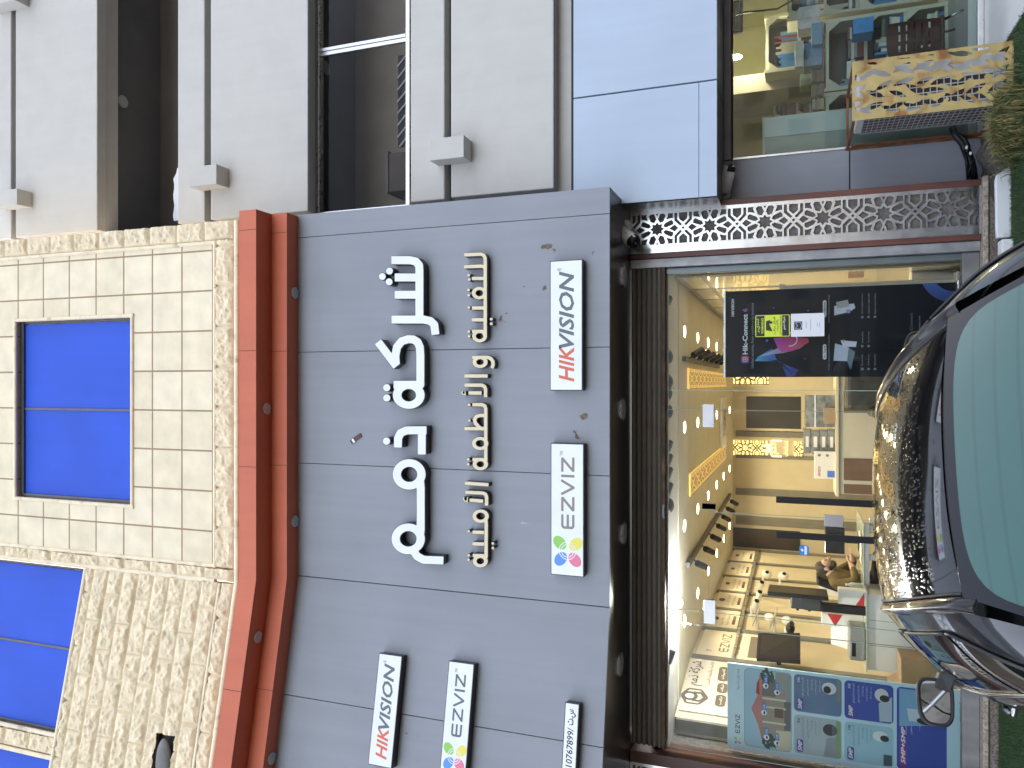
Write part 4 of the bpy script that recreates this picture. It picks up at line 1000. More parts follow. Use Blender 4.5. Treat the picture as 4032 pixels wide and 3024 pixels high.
line(g_, BB, [(um - hw, hb), (um - hw, hb + .2), (um - hw * .4, hb + .2), (um - hw * .4, hb + .35), (um, vb), (um + hw * .4, hb + .35), (um + hw * .4, hb + .2), (um + hw, hb + .2), (um + hw, hb)], .035, .03)
obj('house_outline', g_, M_LITW, lg_); obj('lettering', add_text(MB(), BB, 'ذمم', um - hw * .7, um + hw * .7, va + .18, va + .38, .03, ar=True, keep='c'), M_LITW, lg_)
obj('lettering', add_text(MB(), BB, 'للتقنية والأنظمة الأمنية', um - hw, um + hw, va, va + .13, .03, ar=True), M_LITW, lg_)
# right wall: framed gloss panels
for i in range(7):
    y0 = 8.5 + i * 1.22
    t = thing('gloss_panel', 'glossy beige framed panel on the right wall, ' + ('nearest the glass' if i == 0 else '%s from the glass' % (ORD[i] if i < 6 else 'seventh')), 'wall panel', (XRW, y0, FLR), 'framed panels on the right wall')
    obj('frame', MB().bbox(RB, -y0 - 1.18, -y0, FLR + .02, Zc - .03, 0, .03), M_STRIP, t, bevel=.004)
    obj('panel', MB().bbox(RB, -y0 - 1.1, -y0 - .08, FLR + .1, Zc - .35, .03, .036), M_GLOSS, t); obj('panel', MB().bbox(RB, -y0 - 1.1, -y0 - .08, Zc - .3, Zc - .1, .03, .036), M_GLOSS, t)
# left wall posters
YPAN = [10.05, 11.25, 12.3, 13.35, 14.45, 15.65, 16.85]
I_DK, I_TX, I_OR, I_PAPER = flat(70, 62, 56), flat(120, 112, 104), flat(150, 96, 40), flat(232, 222, 205)
TXT = [None, ('كاميرات طاقة شمسية', 'Solar Camera'), ('كاميرات اتش دي', 'HD Camera'), ('كاميرات شبكة', 'IP Camera'), ('كاميرات واي فاي', 'Wifi Camera'), ('كاميرات', None)]
zt_, zb_ = Zc - .06, CAMZ + .80
NM = ['with the four petal logo', 'with the solar camera picture', 'with the dome camera picture, third from the window', 'with the small camera picture, fourth from window', 'fifth from the window', 'farthest from the window']
for i in range(6):
    a, b = YPAN[i] + .06, YPAN[i + 1] - .06
    zb2 = zb_ if i else CAMZ + .25
    t = thing('wall_poster', 'pale backlit poster on the left wall ' + NM[i], 'poster', LB.pt((a + b) / 2, zb2, 0), 'posters on the left wall')
    obj('sheet', MB().bbox(LB, a, b, zb2, zt_, .004, .02), I_PAPER, t)
    w = b - a; h = zt_ - zb2
    if i == 0:
        obj('lettering', techno(MB(), LB, a + .2 * w, b - .12 * w, zb2 + .6 * h, zb2 + .73 * h, .021), I_TX, t); flower(t, LB, a + .2 * w, zb2 + .85 * h, .05 * h, .0215)
        obj('lettering', add_text(MB(), LB, 'Solar. Safer. Sophisticated.', a + .15 * w, b - .1 * w, zb2 + .45 * h, zb2 + .5 * h, .021), I_TX, t)
        obj('picture_block', MB().bbox(LB, a + .1 * w, b - .1 * w, zb2 + .12 * h, zb2 + .35 * h, .02, .0212), I_TX, t)
    else:
        pm = MB()
        if i in (1, 2): pm.prism(circ((a + b) / 2, zb2 + .78 * h, .1 * w, 16, .05), LB, .0201, .0212)
        else: pm.prism(rrect(a + .42 * w, a + .58 * w, zb2 + .7 * h, zb2 + .86 * h, .02), LB, .0201, .0212)
        obj('camera_picture', pm, I_DK, t)
        ar_, en = TXT[i]
        obj('lettering', add_text(MB(), LB, ar_, a + .15 * w, b - .15 * w, zb2 + .46 * h, zb2 + .62 * h, .021, ar=True), I_TX, t)
        if en: obj('lettering', add_text(MB(), LB, en, a + .2 * w, b - .2 * w, zb2 + .3 * h, zb2 + .4 * h, .021), I_TX, t)
        obj('tag_strip', MB().bbox(LB, a + .25 * w, b - .3 * w, zb2 + .1 * h, zb2 + .2 * h, .02, .0212), I_DK, t); obj('tag_strip', MB().bbox(LB, a + .5 * w, b - .35 * w, zb2 + .105 * h, zb2 + .195 * h, .0213, .0218), I_OR, t)
for i, y in enumerate(YPAN):
    t = tag(obj('wall_batten', MB().bbox(LB, y - .055, y + .055, FLR, Zc - .02, 0, .03), M_STRIP), 'grey fluted batten on the poster wall, %s from the window' % ('first second third fourth fifth sixth seventh'.split()[i]), 'batten', 'battens on the poster wall')
tag(obj('display_ledge', MB().bbox(LB, 10.1, YPAN[-1], zb_ - .06, zb_ - .025, .002, .06), M_ALU), 'slim metal ledge running under the wall posters', 'ledge')
# big angled company board by the window
A_, B_ = Vector((XLW, 10, 0)), Vector((-3.72, 8.7, 0)); d_ = (A_ - B_).normalized(); L_ = (A_ - B_).length
AB = Board(B_, d_)
t = thing('company_board', 'cream board with hexagon camera emblem and Arabic company name by the window', 'board', AB.pt(L_ / 2, 1.5, 0))
bu0, bu1 = AB.px(2750, 2835)[0], AB.px(2750, 2600)[0]
bu0, bu1 = .12, L_ - .03
obj('sheet', MB().bbox(AB, bu0, bu1, 1.2, Zc - .03, .004, .02), mat('gloss_cream_sheet', (.62, .58, .50), .15, var=.02), t)
I_BR = flat(92, 84, 76)
au = lambda x, y: AB.px(x, y)
ex, ez = au(2735, 2748); eh = (au(2690, 2748)[1] - au(2795, 2748)[1]) / 2; ew = abs(au(2735, 2775)[0] - au(2735, 2718)[0]) / 2
emb = MB()
line(emb, AB, [(ex, ez + eh), (ex + ew, ez + eh * .55), (ex + ew, ez - eh * .4), (ex, ez - eh), (ex - ew, ez - eh * .4), (ex - ew, ez + eh * .55), (ex, ez + eh)], .03, .021)
line(emb, AB, [(ex - ew * .55, ez - eh * .5), (ex - ew * .55, ez + .02), (ex + ew * .55, ez + .02), (ex + ew * .55, ez - eh * .5), (ex, ez - eh * .8), (ex - ew * .55, ez - eh * .5)], .04, .0212)
emb.prism(circ(ex, ez + eh * .38, ew * .62), AB, .0201, .0214)
obj('emblem', emb, I_BR, t); obj('emblem_lens', MB().prism(circ(ex, ez + eh * .38, ew * .34), AB, .0215, .022), I_PAPER, t)
def ab_text(tx, xt, xb, yl, yr, m, bold=.015):
    u0_, u1_ = au((xt + xb) / 2, yl)[0], au((xt + xb) / 2, yr)[0]; v0_, v1_ = au(xb, (yl + yr) / 2)[1], au(xt, (yl + yr) / 2)[1]
    return u0_, u1_, v0_, v1_, obj('lettering', add_text(MB(), AB, tx, u0_, u1_, v0_, v1_, .0216, bold=bold, ar=True), m, t)
ab_text('شركة ذمم', 2710, 2776, 2706, 2608, I_DK); ab_text('للتقنية والأنظمة الأمنية', 2783, 2808, 2706, 2612, I_TX, .01)
for wd, yl, yr, x in (('تركيب', 2790, 2742, 2838), ('شبكات', 2736, 2696, 2845), ('كاميرات', 2690, 2632, 2850)):
    c_ = [au(x - 22, (yl + yr) / 2), au(x + 20, (yl + yr) / 2)]; a_, b_ = au(x, yl)[0], au(x, yr)[0]
    obj('dark_tag', MB().prism(rrect(a_, b_, c_[1][1], c_[0][1], .05), AB, .0201, .021), I_BR, t); k_ = (b_ - a_) * .15
    obj('lettering', add_text(MB(), AB, wd, a_ + k_, b_ - k_, c_[1][1] + .04, c_[0][1] - .04, .0216, bold=.01, ar=True), I_PAPER, t)
# ================================================================ posters behind the glass
def ink(name, mb, m, parent): return obj(name, mb, m, parent)
def grad(name, c0, c1, axis=2, lo=0., hi=1., mid=None):
    """printed gradient across the sheet in generated coordinates"""
    if name in MATS: return MATS[name]
    m = mat(name, c0, .3, var=0); n = m.node_tree; b = n.nodes['Principled BSDF']
    tc = n.nodes['Texture Coordinate']; sp = n.nodes.new('ShaderNodeSeparateXYZ'); n.links.new(tc.outputs['Generated'], sp.inputs[0])
    r = n.nodes.new('ShaderNodeValToRGB'); r.color_ramp.elements[0].position = lo; r.color_ramp.elements[1].position = hi
    r.color_ramp.elements[0].color = (*c0, 1); r.color_ramp.elements[1].color = (*c1, 1)
    if mid: e = r.color_ramp.elements.new((lo + hi) / 2); e.color = (*mid, 1)
    n.links.new(sp.outputs[axis], r.inputs[0]); n.links.new(r.outputs[0], b.inputs['Base Color']); return m
BN = Board((0, 8.55, 0), (1, 0, 0))
u0, u1 = P(3300, 1484, 8.55).x, P(3300, 1130, 8.55).x; v0, v1 = P(3795, 1300, 8.55).z, P(2853, 1300, 8.55).z
w, h = u1 - u0, v1 - v0
bn = thing('rollup_banner', 'tall dark navy roll-up banner with coloured X emblem behind the glass', 'banner', BN.pt((u0 + u1) / 2, v0, 0))
obj('sheet', MB().bbox(BN, u0, u1, v0 + .05, v1, -.004, 0), mat('navy_sheet', (.003, .005, .012), .45, var=.1, vs=2, spec=.2), bn)
obj('top_rail', MB().bbox(BN, u0 - .006, u1 + .006, v1 - .012, v1 + .012, -.012, .012), M_ALU, bn, bevel=.003)
obj('base', MB().bbox(BN, u0 - .02, u1 + .02, v0, v0 + .07, -.09, .09), M_ALU, bn, bevel=.01)
BX = lambda y: BN.px(3200, y)[0]; BZ = lambda x: BN.px(x, 1310)[1]
I_W, I_LG = flat(225, 230, 238), flat(150, 158, 170)
obj('lettering', add_text(MB(), BN, 'HIKVISION', BX(1238), BX(1165), BZ(2891), BZ(2880), .001, .25, .02), I_W, bn)
obj('lettering', add_text(MB(), BN, 'Hik-Connect', BX(1392), BX(1229), BZ(2944), BZ(2924), .001, 0, .03), I_W, bn)
obj('numeral', add_text(MB(), BN, '6', BX(1220), BX(1206), BZ(2944), BZ(2924), .001, 0, .03), grad('numeral_ink', srgb(90, 80, 190), srgb(230, 80, 110)), bn)
obj('lettering', add_text(MB(), BN, 'Unified security, from residence to business', BX(1448), BX(1185), BZ(2971), BZ(2957), .001), I_LG, bn)
def icon(cx, cy, r, nm='app_icon'):
    u, v = BX(cy), BZ(cx)
    o = ink(nm, MB().prism(rrect(u - r, u + r, v - r, v + r, r * .4), BN, .0008, .0016), grad('icon_ink', srgb(70, 70, 190), srgb(225, 70, 90), 0), bn)
    ink('icon_ring', MB().prism(circ(u, v, r * .6), BN, .0017, .002), I_W, o); ink('icon_centre', MB().prism(circ(u, v, r * .46), BN, .0021, .0024), flat(70, 30, 80), o); ink('icon_pupil', MB().prism(circ(u, v, r * .2), BN, .0025, .0028), I_W, o)
icon(2934, 1413, .038)
def poly_px(pts, t0=.0006, t1=.0012): return MB().prism([BN.px(x, y) for x, y in pts], BN, t0, t1)
ink('x_stroke', poly_px([(2985, 1405), (3040, 1372), (3062, 1425), (3145, 1456), (3128, 1480), (3098, 1482), (3072, 1422), (2972, 1422)]), grad('x_ink_blue', srgb(10, 30, 120), srgb(70, 170, 205), 2, mid=srgb(25, 80, 190)), bn)
ink('x_stroke', poly_px([(2985, 1405), (3105, 1352), (3150, 1335), (3185, 1345), (3150, 1372), (3085, 1390), (3040, 1395)], .0013, .0018), grad('x_ink_pink', srgb(190, 60, 110), srgb(150, 190, 240), 2), bn)
ink('x_stroke', poly_px([(3045, 1330), (3110, 1325), (3182, 1332), (3185, 1348), (3120, 1382), (3078, 1388), (3062, 1370)], .0019, .0023), grad('x_ink_red', srgb(225, 60, 90), srgb(200, 70, 190), 2), bn)
cu, cv = BX(1335), BZ(3110)
ink('x_ring', line(MB(), BN, [(cu + .07 * math.cos(a), cv + .07 * math.sin(a)) for a in np.linspace(3.0, 6.6, 16)], .012, .0026), I_W, bn)
for x, y, r in ((3020, 1338, .013), (3182, 1222, .01), (3046, 1207, .008), (3170, 1412, .006)): ink('star_dot', MB().prism(circ(BX(y), BZ(x), r, 10), BN, .0006, .0012), flat(70, 110, 220), bn)
for y0, y1, tx in ((1416, 1356, 'for Teams'), (1250, 1184, 'for Personal')):
    o = ink('pill', MB().prism(rrect(BX(y0), BX(y1), BZ(3254), BZ(3240), .02), BN, .0008, .0014), I_W, bn)
    ink('lettering', add_text(MB(), BN, tx, BX(y0 - 6), BX(y1 + 6), BZ(3251), BZ(3243), .002, .2, .02), flat(40, 50, 90), o)
ink('lettering', add_text(MB(), BN, 'Scalable security anytime and anywhere', BX(1458), BX(1318), BZ(3268), BZ(3260), .001), I_LG, bn)
ink('lettering', add_text(MB(), BN, 'Security at the tap of your finger', BX(1272), BX(1162), BZ(3268), BZ(3260), .001), I_LG, bn)
ink('laptop_picture', poly_px([(3282, 1420), (3288, 1352), (3342, 1368), (3335, 1422)]), flat(190, 205, 225), bn); ink('laptop_base', poly_px([(3335, 1422), (3342, 1368), (3367, 1385), (3350, 1456)]), flat(105, 130, 140), bn)
ink('phone_picture', poly_px([(3310, 1340), (3320, 1365), (3370, 1366), (3374, 1345)], .0013, .0018), flat(215, 220, 240), bn); icon(3322, 1346, .016)
ink('phone_picture', poly_px([(3285, 1205), (3285, 1242), (3345, 1228), (3368, 1212), (3362, 1195)]), flat(200, 210, 225), bn); ink('phone_screen', poly_px([(3292, 1190), (3296, 1214), (3345, 1207), (3338, 1180)], .0013, .0018), flat(165, 165, 165), bn); icon(3341, 1231, .02)
for i, (tx, y0) in enumerate((('Multi-site video monitoring', 1448), ('App-based access control', 1448), ('Multi-person permissions', 1448), ('Smart event notification', 1360), ('Device health monitoring', 1360), ('View & playback videos', 1248), ('Intercom video calls', 1248), ('Remote control of doors', 1248))):
    x = (3392, 3417, 3442)[i % 3 if i < 3 else (i - 3 if i < 5 else i - 5)]
    ink('bullet_icon', MB().prism(circ(BX(y0 + 6), BZ(x + 3), .013, 12), BN, .0006, .001), flat(120, 125, 135), bn)
    ink('lettering', add_text(MB(), BN, tx, BX(y0 - 6), BX(y0 - (50 if i < 5 else 84)), BZ(x + 7), BZ(x), .001), I_LG, bn)
ink('lettering', add_text(MB(), BN, 'Hik-Connect', BX(1342), BX(1243), BZ(3594), BZ(3582), .001, 0, .02), flat(85, 95, 100), bn)
ink('lettering', add_text(MB(), BN, 'hikconnect.com', BX(1330), BX(1256), BZ(3624), BZ(3616), .001), I_LG, bn)
cu, cv = BX(1095), BZ(3760)
ar_ = [(cu + r * math.cos(a), cv + r * math.sin(a)) for r, ang in ((.30, np.linspace(1.55, 3.1, 14)), (.19, np.linspace(3.1, 1.55, 14))) for a in ang]
ar_ = [(min(u1 - .003, a), b) for a, b in ar_]
ink('corner_arc', MB().prism(ar_, BN, .0006, .0012), grad('arc_ink', srgb(40, 60, 120), srgb(60, 100, 170), 0), bn)

# stickers on the outside of the glass
GB = Board((0, W_Y - .0005, 0), (1, 0, 0))
def sticker(name, x0, x1, yl, yr, m, label, r=.012, t=.0012, cat='sticker'):
    a, b, c, d = GB.rect(x0, x1, yl, yr); o = thing(name, label, cat, GB.pt((a + b) / 2, c, 0))
    obj('sheet', MB().prism(rrect(a, b, c, d, r), GB, .0004, t), m, o); return o, a, b, c, d
I_Y = flat(206, 222, 60)
o, a, b, c, d = sticker('warning_sticker', 2974, 3110, 1326, 1240, I_Y, 'yellow and black camera warning sticker on the glass')
W_, H_ = b - a, d - c
def sub(fa, fb, fc, fd): return a + fa * W_, a + fb * W_, c + fc * H_, c + fd * H_
obj('black_band', MB().bbox(GB, *sub(.03, .97, .73, .975), .0012, .0018), M_SIGNK, o); obj('black_band', MB().bbox(GB, *sub(.03, .97, .025, .22), .0012, .0018), M_SIGNK, o)
for tx, rc, ar, m in (('تحذيـر', (.2, .84, .855, .965), True, I_Y), ('WARNING', (.14, .86, .755, .83), False, I_Y), ('المكان مراقب', (.1, .9, .4, .48), True, M_SIGNK), ('بالكاميرات', (.22, .78, .315, .39), True, M_SIGNK), ('CCTV IN OPERATION', (.06, .94, .235, .285), False, M_SIGNK), ('شركة ذمم', (.32, .9, .11, .2), True, I_W)):
    obj('lettering', add_text(MB(), GB, tx, *sub(*rc), .0022, 0, .02, ar=ar), m, o)
cm = MB().prism([(a + x * W_, c + y * H_) for x, y in ((.25, .5), (.62, .6), (.78, .56), (.72, .69), (.3, .69))], GB, .0012, .002).prism([(a + x * W_, c + y * H_) for x, y in ((.6, .5), (.7, .5), (.72, .6), (.6, .6))], GB, .0012, .0021)
obj('camera_symbol', cm, M_SIGNK, o)
o, a, b, c, d = sticker('white_notice', 3114, 3246, 1325, 1234, mat('white_paper', (.70, .70, .73), .6, var=.03), 'white paper notice with small black emblem on the glass', .008)
W_, H_ = b - a, d - c
e_ = obj('black_emblem', MB().bbox(GB, *sub(.3, .66, .66, .9), .0012, .0018), M_SIGNK, o); q = MB(); um, vm = a + .48 * W_, c + .78 * H_
line(q, GB, [(um - .035, vm - .02), (um - .03, vm + .028), (um, vm + .005), (um + .03, vm + .028), (um + .035, vm - .02), (um, vm - .034), (um - .035, vm - .02)], .008, .0021); obj('emblem_lines', q, I_LG, e_)
for y, ww in ((.53, .3), (.4, .5), (.2, .15), (.13, .2)): obj('text_line', MB().bbox(GB, *sub(.5 - ww / 2, .5 + ww / 2, y, y + .018), .0012, .0016), I_LG, o)
o, a, b, c, d = sticker('octagon_sticker', 3147, 3186, 2186, 2147, flat(48, 128, 205), 'blue octagon door sticker beside the left pull bar', .03); W_, H_ = b - a, d - c
obj('white_label', MB().bbox(GB, *sub(.08, .92, .22, .48), .0012, .0016), I_W, o); line_ = MB(); line(line_, GB, [(a + .4 * W_, c + .6 * H_), (a + .6 * W_, c + .8 * H_)], .02, .0016); obj('white_mark', line_, I_W, o)

# pale blue camera poster board
PB = Board((0, 8.44, 0), (1, 0, 0))
q0 = PB.px(3300, 2662); u1 = q0[0]; v1 = PB.px(2864, 2780)[1]; v0 = PB.px(3792, 2850)[1]; u0 = PB.px(3300, 3003)[0]; w, h = u1 - u0, v1 - v0
pb = thing('camera_poster', 'large pale blue poster board of home cameras standing behind the left glass', 'poster', PB.pt((u0 + u1) / 2, v0, 0))
obj('board', MB().bbox(PB, u0, u1, v0, v1, -.03, 0), mat('poster_blue', (.50, .70, .79), .3, var=.05, vs=2), pb, bevel=.002)
obj('board_edge', MB().bbox(PB, u0 - .055, u0 - .004, v0 + .25, v1 - .01, -.055, -.04), mat('white_foam', (.62, .68, .73), .5), pb)
fz = lambda x: (v1 - PB.px(x, 2800)[1]) / h
hy = lambda f: fz(2930) + (f - .14) / .295 * (fz(3117) - fz(2930))
def pr(fa, fb, fc, fd): return u0 + fa * w, u0 + fb * w, v1 - fd * h, v1 - fc * h     # fc..fd counted from the top
def pbox(nm, rc, m, r=.03, t=.001, par=None): return ink(nm, MB().prism(rrect(*pr(*rc), r), PB, t - .0006, t), m, par or pb)
obj('lettering', techno(MB(), PB, *pr(.165, .39, fz(2896), fz(2913)), .001), flat(60, 60, 66), pb)
flower(pb, PB, u0 + .08 * w, v1 - fz(2905) * h, .05 * w, .001, 'petal', ((0, 0, 0, 0),) * 4)
ink('lettering', add_text(MB(), PB, 'إنشاء منازل ذكية سهلة', *pr(.69, .94, fz(2901), fz(2914)), .001, ar=True), flat(70, 78, 90), pb)
fr_ = pbox('picture_frame', (.03, .965, hy(.14), hy(.435)), flat(110, 150, 172), .05)
pic = pbox('house_picture', (.036, .959, hy(.143), hy(.432)), flat(158, 190, 208), .05, .0016)
def pp(nm, pts, m, t): return ink(nm, MB().prism([(u0 + a * w, v1 - hy(b) * h) for a, b in pts], PB, t - .0005, t), m, pic)
pp('boundary_wall', [(.04, .34), (.27, .34), (.27, .43), (.05, .43)], flat(196, 190, 158), .0022); pp('boundary_wall', [(.6, .335), (.955, .335), (.955, .42), (.94, .43), (.6, .43)], flat(138, 146, 140), .0022)
pp('house_wall', [(.13, .255), (.86, .255), (.86, .34), (.72, .34), (.72, .4), (.27, .4), (.27, .34), (.13, .34)], flat(150, 138, 120), .0024)
pp('house_wing', [(.66, .25), (.87, .25), (.87, .335), (.66, .335)], flat(100, 98, 95), .0028)
pp('roof', [(.1, .255), (.3, .23), (.49, .185), (.66, .225), (.9, .235), (.9, .252), (.1, .258)], flat(180, 120, 112), .003); pp('roof_edge', [(.68, .215), (.8, .22), (.86, .235), (.66, .237)], flat(160, 40, 50), .0034)
for a in (.34, .52, .62): pp('column', [(a, .255), (a + .022, .255), (a + .022, .4), (a, .4)], flat(200, 198, 185), .0034)
pp('garage_door', [(.42, .33), (.53, .33), (.53, .385), (.42, .385)], flat(90, 72, 55), .0036); pp('driveway', [(.28, .39), (.62, .39), (.62, .43), (.28, .43)], flat(96, 94, 92), .003)
rng = random.Random(5)
for cx, cy, n in ((.12, .3, 60), (.9, .285, 50)):
    mb = MB()
    for _ in range(n):
        a_ = rng.uniform(0, 6.28); r = rng.uniform(.02, .085); x, y = u0 + (cx + r * math.cos(a_)) * w, v1 - (hy(cy) + r * .33 * math.sin(a_)) * h; s = .022
        mb.face([PB.pt(x - s, y - s * .6, .0038 + .00001 * _), PB.pt(x + s, y - s * .2, .0038 + .00001 * _), PB.pt(x + s * .2, y + s, .0038 + .00001 * _)])
    ink('palm_leaves', mb, flat(38, 70, 58), pic)
for a, b, tx, cy in ((.13, .29, 'E6', .28), (.08, .24, 'H8', .345), (.42, .58, 'H9c', .265), (.74, .9, 'H6', .275), (.68, .84, 'H3', .345)):
    o = pbox('blue_tag', (a, b, hy(cy) - .008, hy(cy) + .010), flat(62, 120, 190), .02, .0046, pic); ink('lettering', add_text(MB(), PB, tx, *pr(a + .09, b - .02, hy(cy) - .004, hy(cy) + .006), .0052), I_W, o)
    cu_, cv_ = u0 + (a + .04) * w, v1 - hy(cy) * h; ink('camera_picture', MB().prism(circ(cu_, cv_, .028, 14), PB, .0048, .0054), I_W, o); ink('camera_lens', MB().prism(circ(cu_, cv_ - .004, .018, 12, .01), PB, .0055, .006), I_K, o)
I_PUR, I_DB = flat(80, 60, 150), flat(46, 72, 160)
def tile(rc, m, badge, code, title, m_txt, shapes, wide=False):
    o = pbox('picture_tile', rc, m, .04); a, b, c, d = rc; W2, H2 = b - a, d - c; Q = lambda fa, fb, fc, fd: pr(a + fa * W2, a + fb * W2, c + fc * H2, c + fd * H2)
    bd = ink('badge', MB().prism(rrect(*Q(.04, .04 + (.5 if wide else .33), .06, .2), .02), PB, .001, .0016), I_PUR if not wide else grad('badge_ink', srgb(160, 50, 130), srgb(60, 50, 150), 0), o)
    ink('lettering', add_text(MB(), PB, badge, *Q(.07, .02 + (.5 if wide else .33), .085, .175), .0022, .22, .03), I_W, bd)
    ink('lettering', add_text(MB(), PB, code, *Q(.8, .92, .07, .13), .0018, 0, .015), m_txt, o); ink('lettering', add_text(MB(), PB, title, *Q(.42, .94, .16, .225), .0018, ar=True), m_txt, o)
    for i in range(5 if wide else 4): ink('lettering', add_text(MB(), PB, ('دقة عالية للتصوير الملون', 'رؤية ليلية ذكية', 'تتبع تلقائي للحركة والصوت', 'صوت ثنائي الاتجاه', 'بطاقة ذاكرة')[i], *Q(.94 - (.5, .32, .44, .36, .3)[i], .9, .27 + i * .085, .315 + i * .085), .0018, ar=True), m_txt, o)
    for k, (nm, pts, mm) in enumerate(shapes):
        ink(nm, MB().prism([(u0 + (a + x * W2) * w, v1 - (c + y * H2) * h) for x, y in pts], PB, .0018 + .0007 * k, .0024 + .0007 * k), mm, o)
    return o
E_ = lambda cx, cy, rx, ry: [(cx + rx * math.cos(t), cy + ry * math.sin(t)) for t in np.linspace(0, 6.2, 22)]
tile((.04, .49, fz(3126), fz(3314)), flat(162, 176, 184), '5MP', 'E6', 'كاميرا داخلية ذكية واي فاي', flat(70, 80, 90), [('shelf_picture', [(0.02, .88), (.98, .88), (.96, .98), (.04, .98)], flat(122, 158, 112)), ('sofa_picture', [(.03, .62), (.5, .7), (.55, .88), (.03, .88)], flat(140, 148, 154)), ('camera_picture', E_(.72, .76, .15, .15), flat(50, 52, 56)), ('camera_base', [(.58, .8), (.86, .8), (.8, .9), (.64, .9)], flat(86, 94, 98))])
tile((.53, .965, fz(3126), fz(3314)), flat(88, 116, 150), '5MP', 'H6', 'كاميرا ذكية واي فاي', flat(205, 214, 226), [('shelf_picture', [(.4, .9), (.98, .9), (.97, .98), (.4, .98)], flat(120, 126, 124)), ('camera_picture', E_(.72, .74, .16, .15), flat(205, 212, 214)), ('camera_lens', E_(.68, .7, .1, .08), flat(34, 32, 36))])
tile((.04, .49, fz(3325), fz(3518)), flat(152, 192, 208), '5MP', 'H8', 'كاميرا خارجية ذكية واي فاي', flat(70, 84, 96), [('wall_picture', [(.02, .8), (.3, .8), (.3, .97), (.04, .97)], flat(60, 78, 88)), ('camera_picture', E_(.74, .74, .13, .16), flat(214, 222, 224)), ('camera_lens', E_(.7, .82, .08, .09), flat(38, 36, 36))])
tile((.53, .965, fz(3325), fz(3518)), I_DB, '5MP', 'H3', 'كاميرا خارجية ذكية واي فاي', flat(205, 214, 230), [('tree_picture', [(.03, .72), (.5, .7), (.7, .97), (.05, .97)], flat(168, 186, 196)), ('camera_picture', E_(.72, .76, .17, .14), flat(205, 210, 208)), ('camera_lens', E_(.64, .82, .09, .1), flat(30, 28, 32))])
tile((.04, .965, fz(3531), fz(3728)), I_DB, '5MP+5MP', 'H9c', 'كاميرا واي فاي مزدوجة العدسة', flat(205, 214, 230), [('sky_picture', [(.52, .05), (.98, .05), (.98, .95), (.6, .95)], flat(120, 165, 200)), ('camera_picture', [(.6, .25), (.75, .2), (.75, .8), (.6, .8)], flat(190, 205, 215)), ('camera_lens', E_(.62, .6, .045, .2), flat(30, 30, 36))], True)
ink('lettering', add_text(MB(), PB, 'www.ezviz.com', *pr(.66, .88, fz(3776), fz(3784)), .001), flat(60, 70, 80), pb)

# ================================================================ shop furniture
M_CREAMF = mat('cream_laminate', (.56, .50, .38), .35, var=.04); M_BROWNF = mat('brown_laminate', (.16, .09, .05), .4, var=.15, streak=.2); M_WHITEF = mat('white_laminate', (.62, .61, .58), .35, var=.03)
M_LEATH = mat('dark_leather', (.05, .047, .04), .4, var=.2, vs=8, bump=.2, bs=40); M_BOXW = mat('white_card', (.68, .65, .60), .6, var=.03); M_CARD = mat('brown_card', (.34, .23, .13), .75, var=.1)
M_WRAP = mat('stretch_wrap', (.20, .21, .21), .12, var=.3, vs=12, bump=.9, bs=14, coat=.6); M_REDP = flat(170, 30, 36)
Yc = 11.0
def pxbox(x0, x1, yl, yr, Y, d, mb=None):
    a, b, c, e = Board((0, Y, 0), (1, 0, 0)).rect(x0, x1, yl, yr); return (mb or MB()).box(a, b, Y, Y + d, c, e)
ct = thing('service_counter', 'cream and brown service counter across the middle of the shop', 'counter', (P(3300, 1750, Yc).x, Yc, FLR))
zt_ = P(3290, 1700, Yc).z
ca, cb2 = P(3300, 1945, Yc).x, P(3300, 1480, Yc).x
obj('body', MB().box(ca, cb2, Yc + .02, Yc + .6, FLR, zt_ - .04), M_CREAMF, ct, bevel=.004); obj('top', MB().box(ca - .03, cb2 + .03, Yc - .03, Yc + .64, zt_ - .04, zt_), M_CREAMF, ct, bevel=.006)
for a, b in ((1625, 1540), (1892, 1806), (1945, 1908)): obj('brown_panel', MB().box(P(3360, a, Yc).x, P(3360, b, Yc).x, Yc + .004, Yc + .019, FLR + .03, zt_ - .1), M_BROWNF, ct)
def carton(name, x0, x1, yl, yr, Y, d, m, label, cat='box', group=None, extra=None):
    a, b, c, e = Board((0, Y, 0), (1, 0, 0)).rect(x0, x1, yl, yr); t = thing(name, label, cat, ((a + b) / 2, Y + d / 2, c), group)
    obj('carton', MB().box(a, b, Y, Y + d, c, e), m, t, bevel=.004); return t, a, b, c, e
t, a, b, c, e = carton('wrapped_box', 3172, 3290, 1682, 1556, Yc + .1, .4, M_WRAP, 'large dark box in clear stretch wrap on the counter'); obj('strap', MB().box(a - .002, b + .002, Yc + .097, Yc + .099, (c + e) / 2 + .06, (c + e) / 2 + .075), I_W, t)
carton('card_box', 3243, 3290, 1668, 1606, Yc + .0, .09, M_CARD, 'small brown cardboard box in front of the wrapped box on the counter')
zz = P(3290, 1740, Yc + .12).z; zs4 = [P(x, 1740, Yc + .12).z for x in (3290, 3259, 3227, 3194, 3163)]
xa, xb = P(3220, 1790, Yc + .12).x, P(3220, 1690, Yc + .12).x
for i, nm in enumerate(('bottom', 'second', 'third', 'top')):
    t = thing('wrapped_carton', 'flat stretch wrapped carton, %s of the stack beside the amber sign' % nm, 'box', ((xa + xb) / 2, Yc + .3, zs4[i]), 'stack of wrapped cartons on the counter')
    obj('carton', MB().box(xa + .01 * (i % 2), xb - .008 * (i % 3), Yc + .12, Yc + .5, zs4[i] + .002, zs4[i + 1]), M_WRAP, t, bevel=.012); obj('end_label', MB().box(xa + .1, xb - .1, Yc + .1165, Yc + .1185, zs4[i] + .03, zs4[i + 1] - .03), M_BOXW, t)
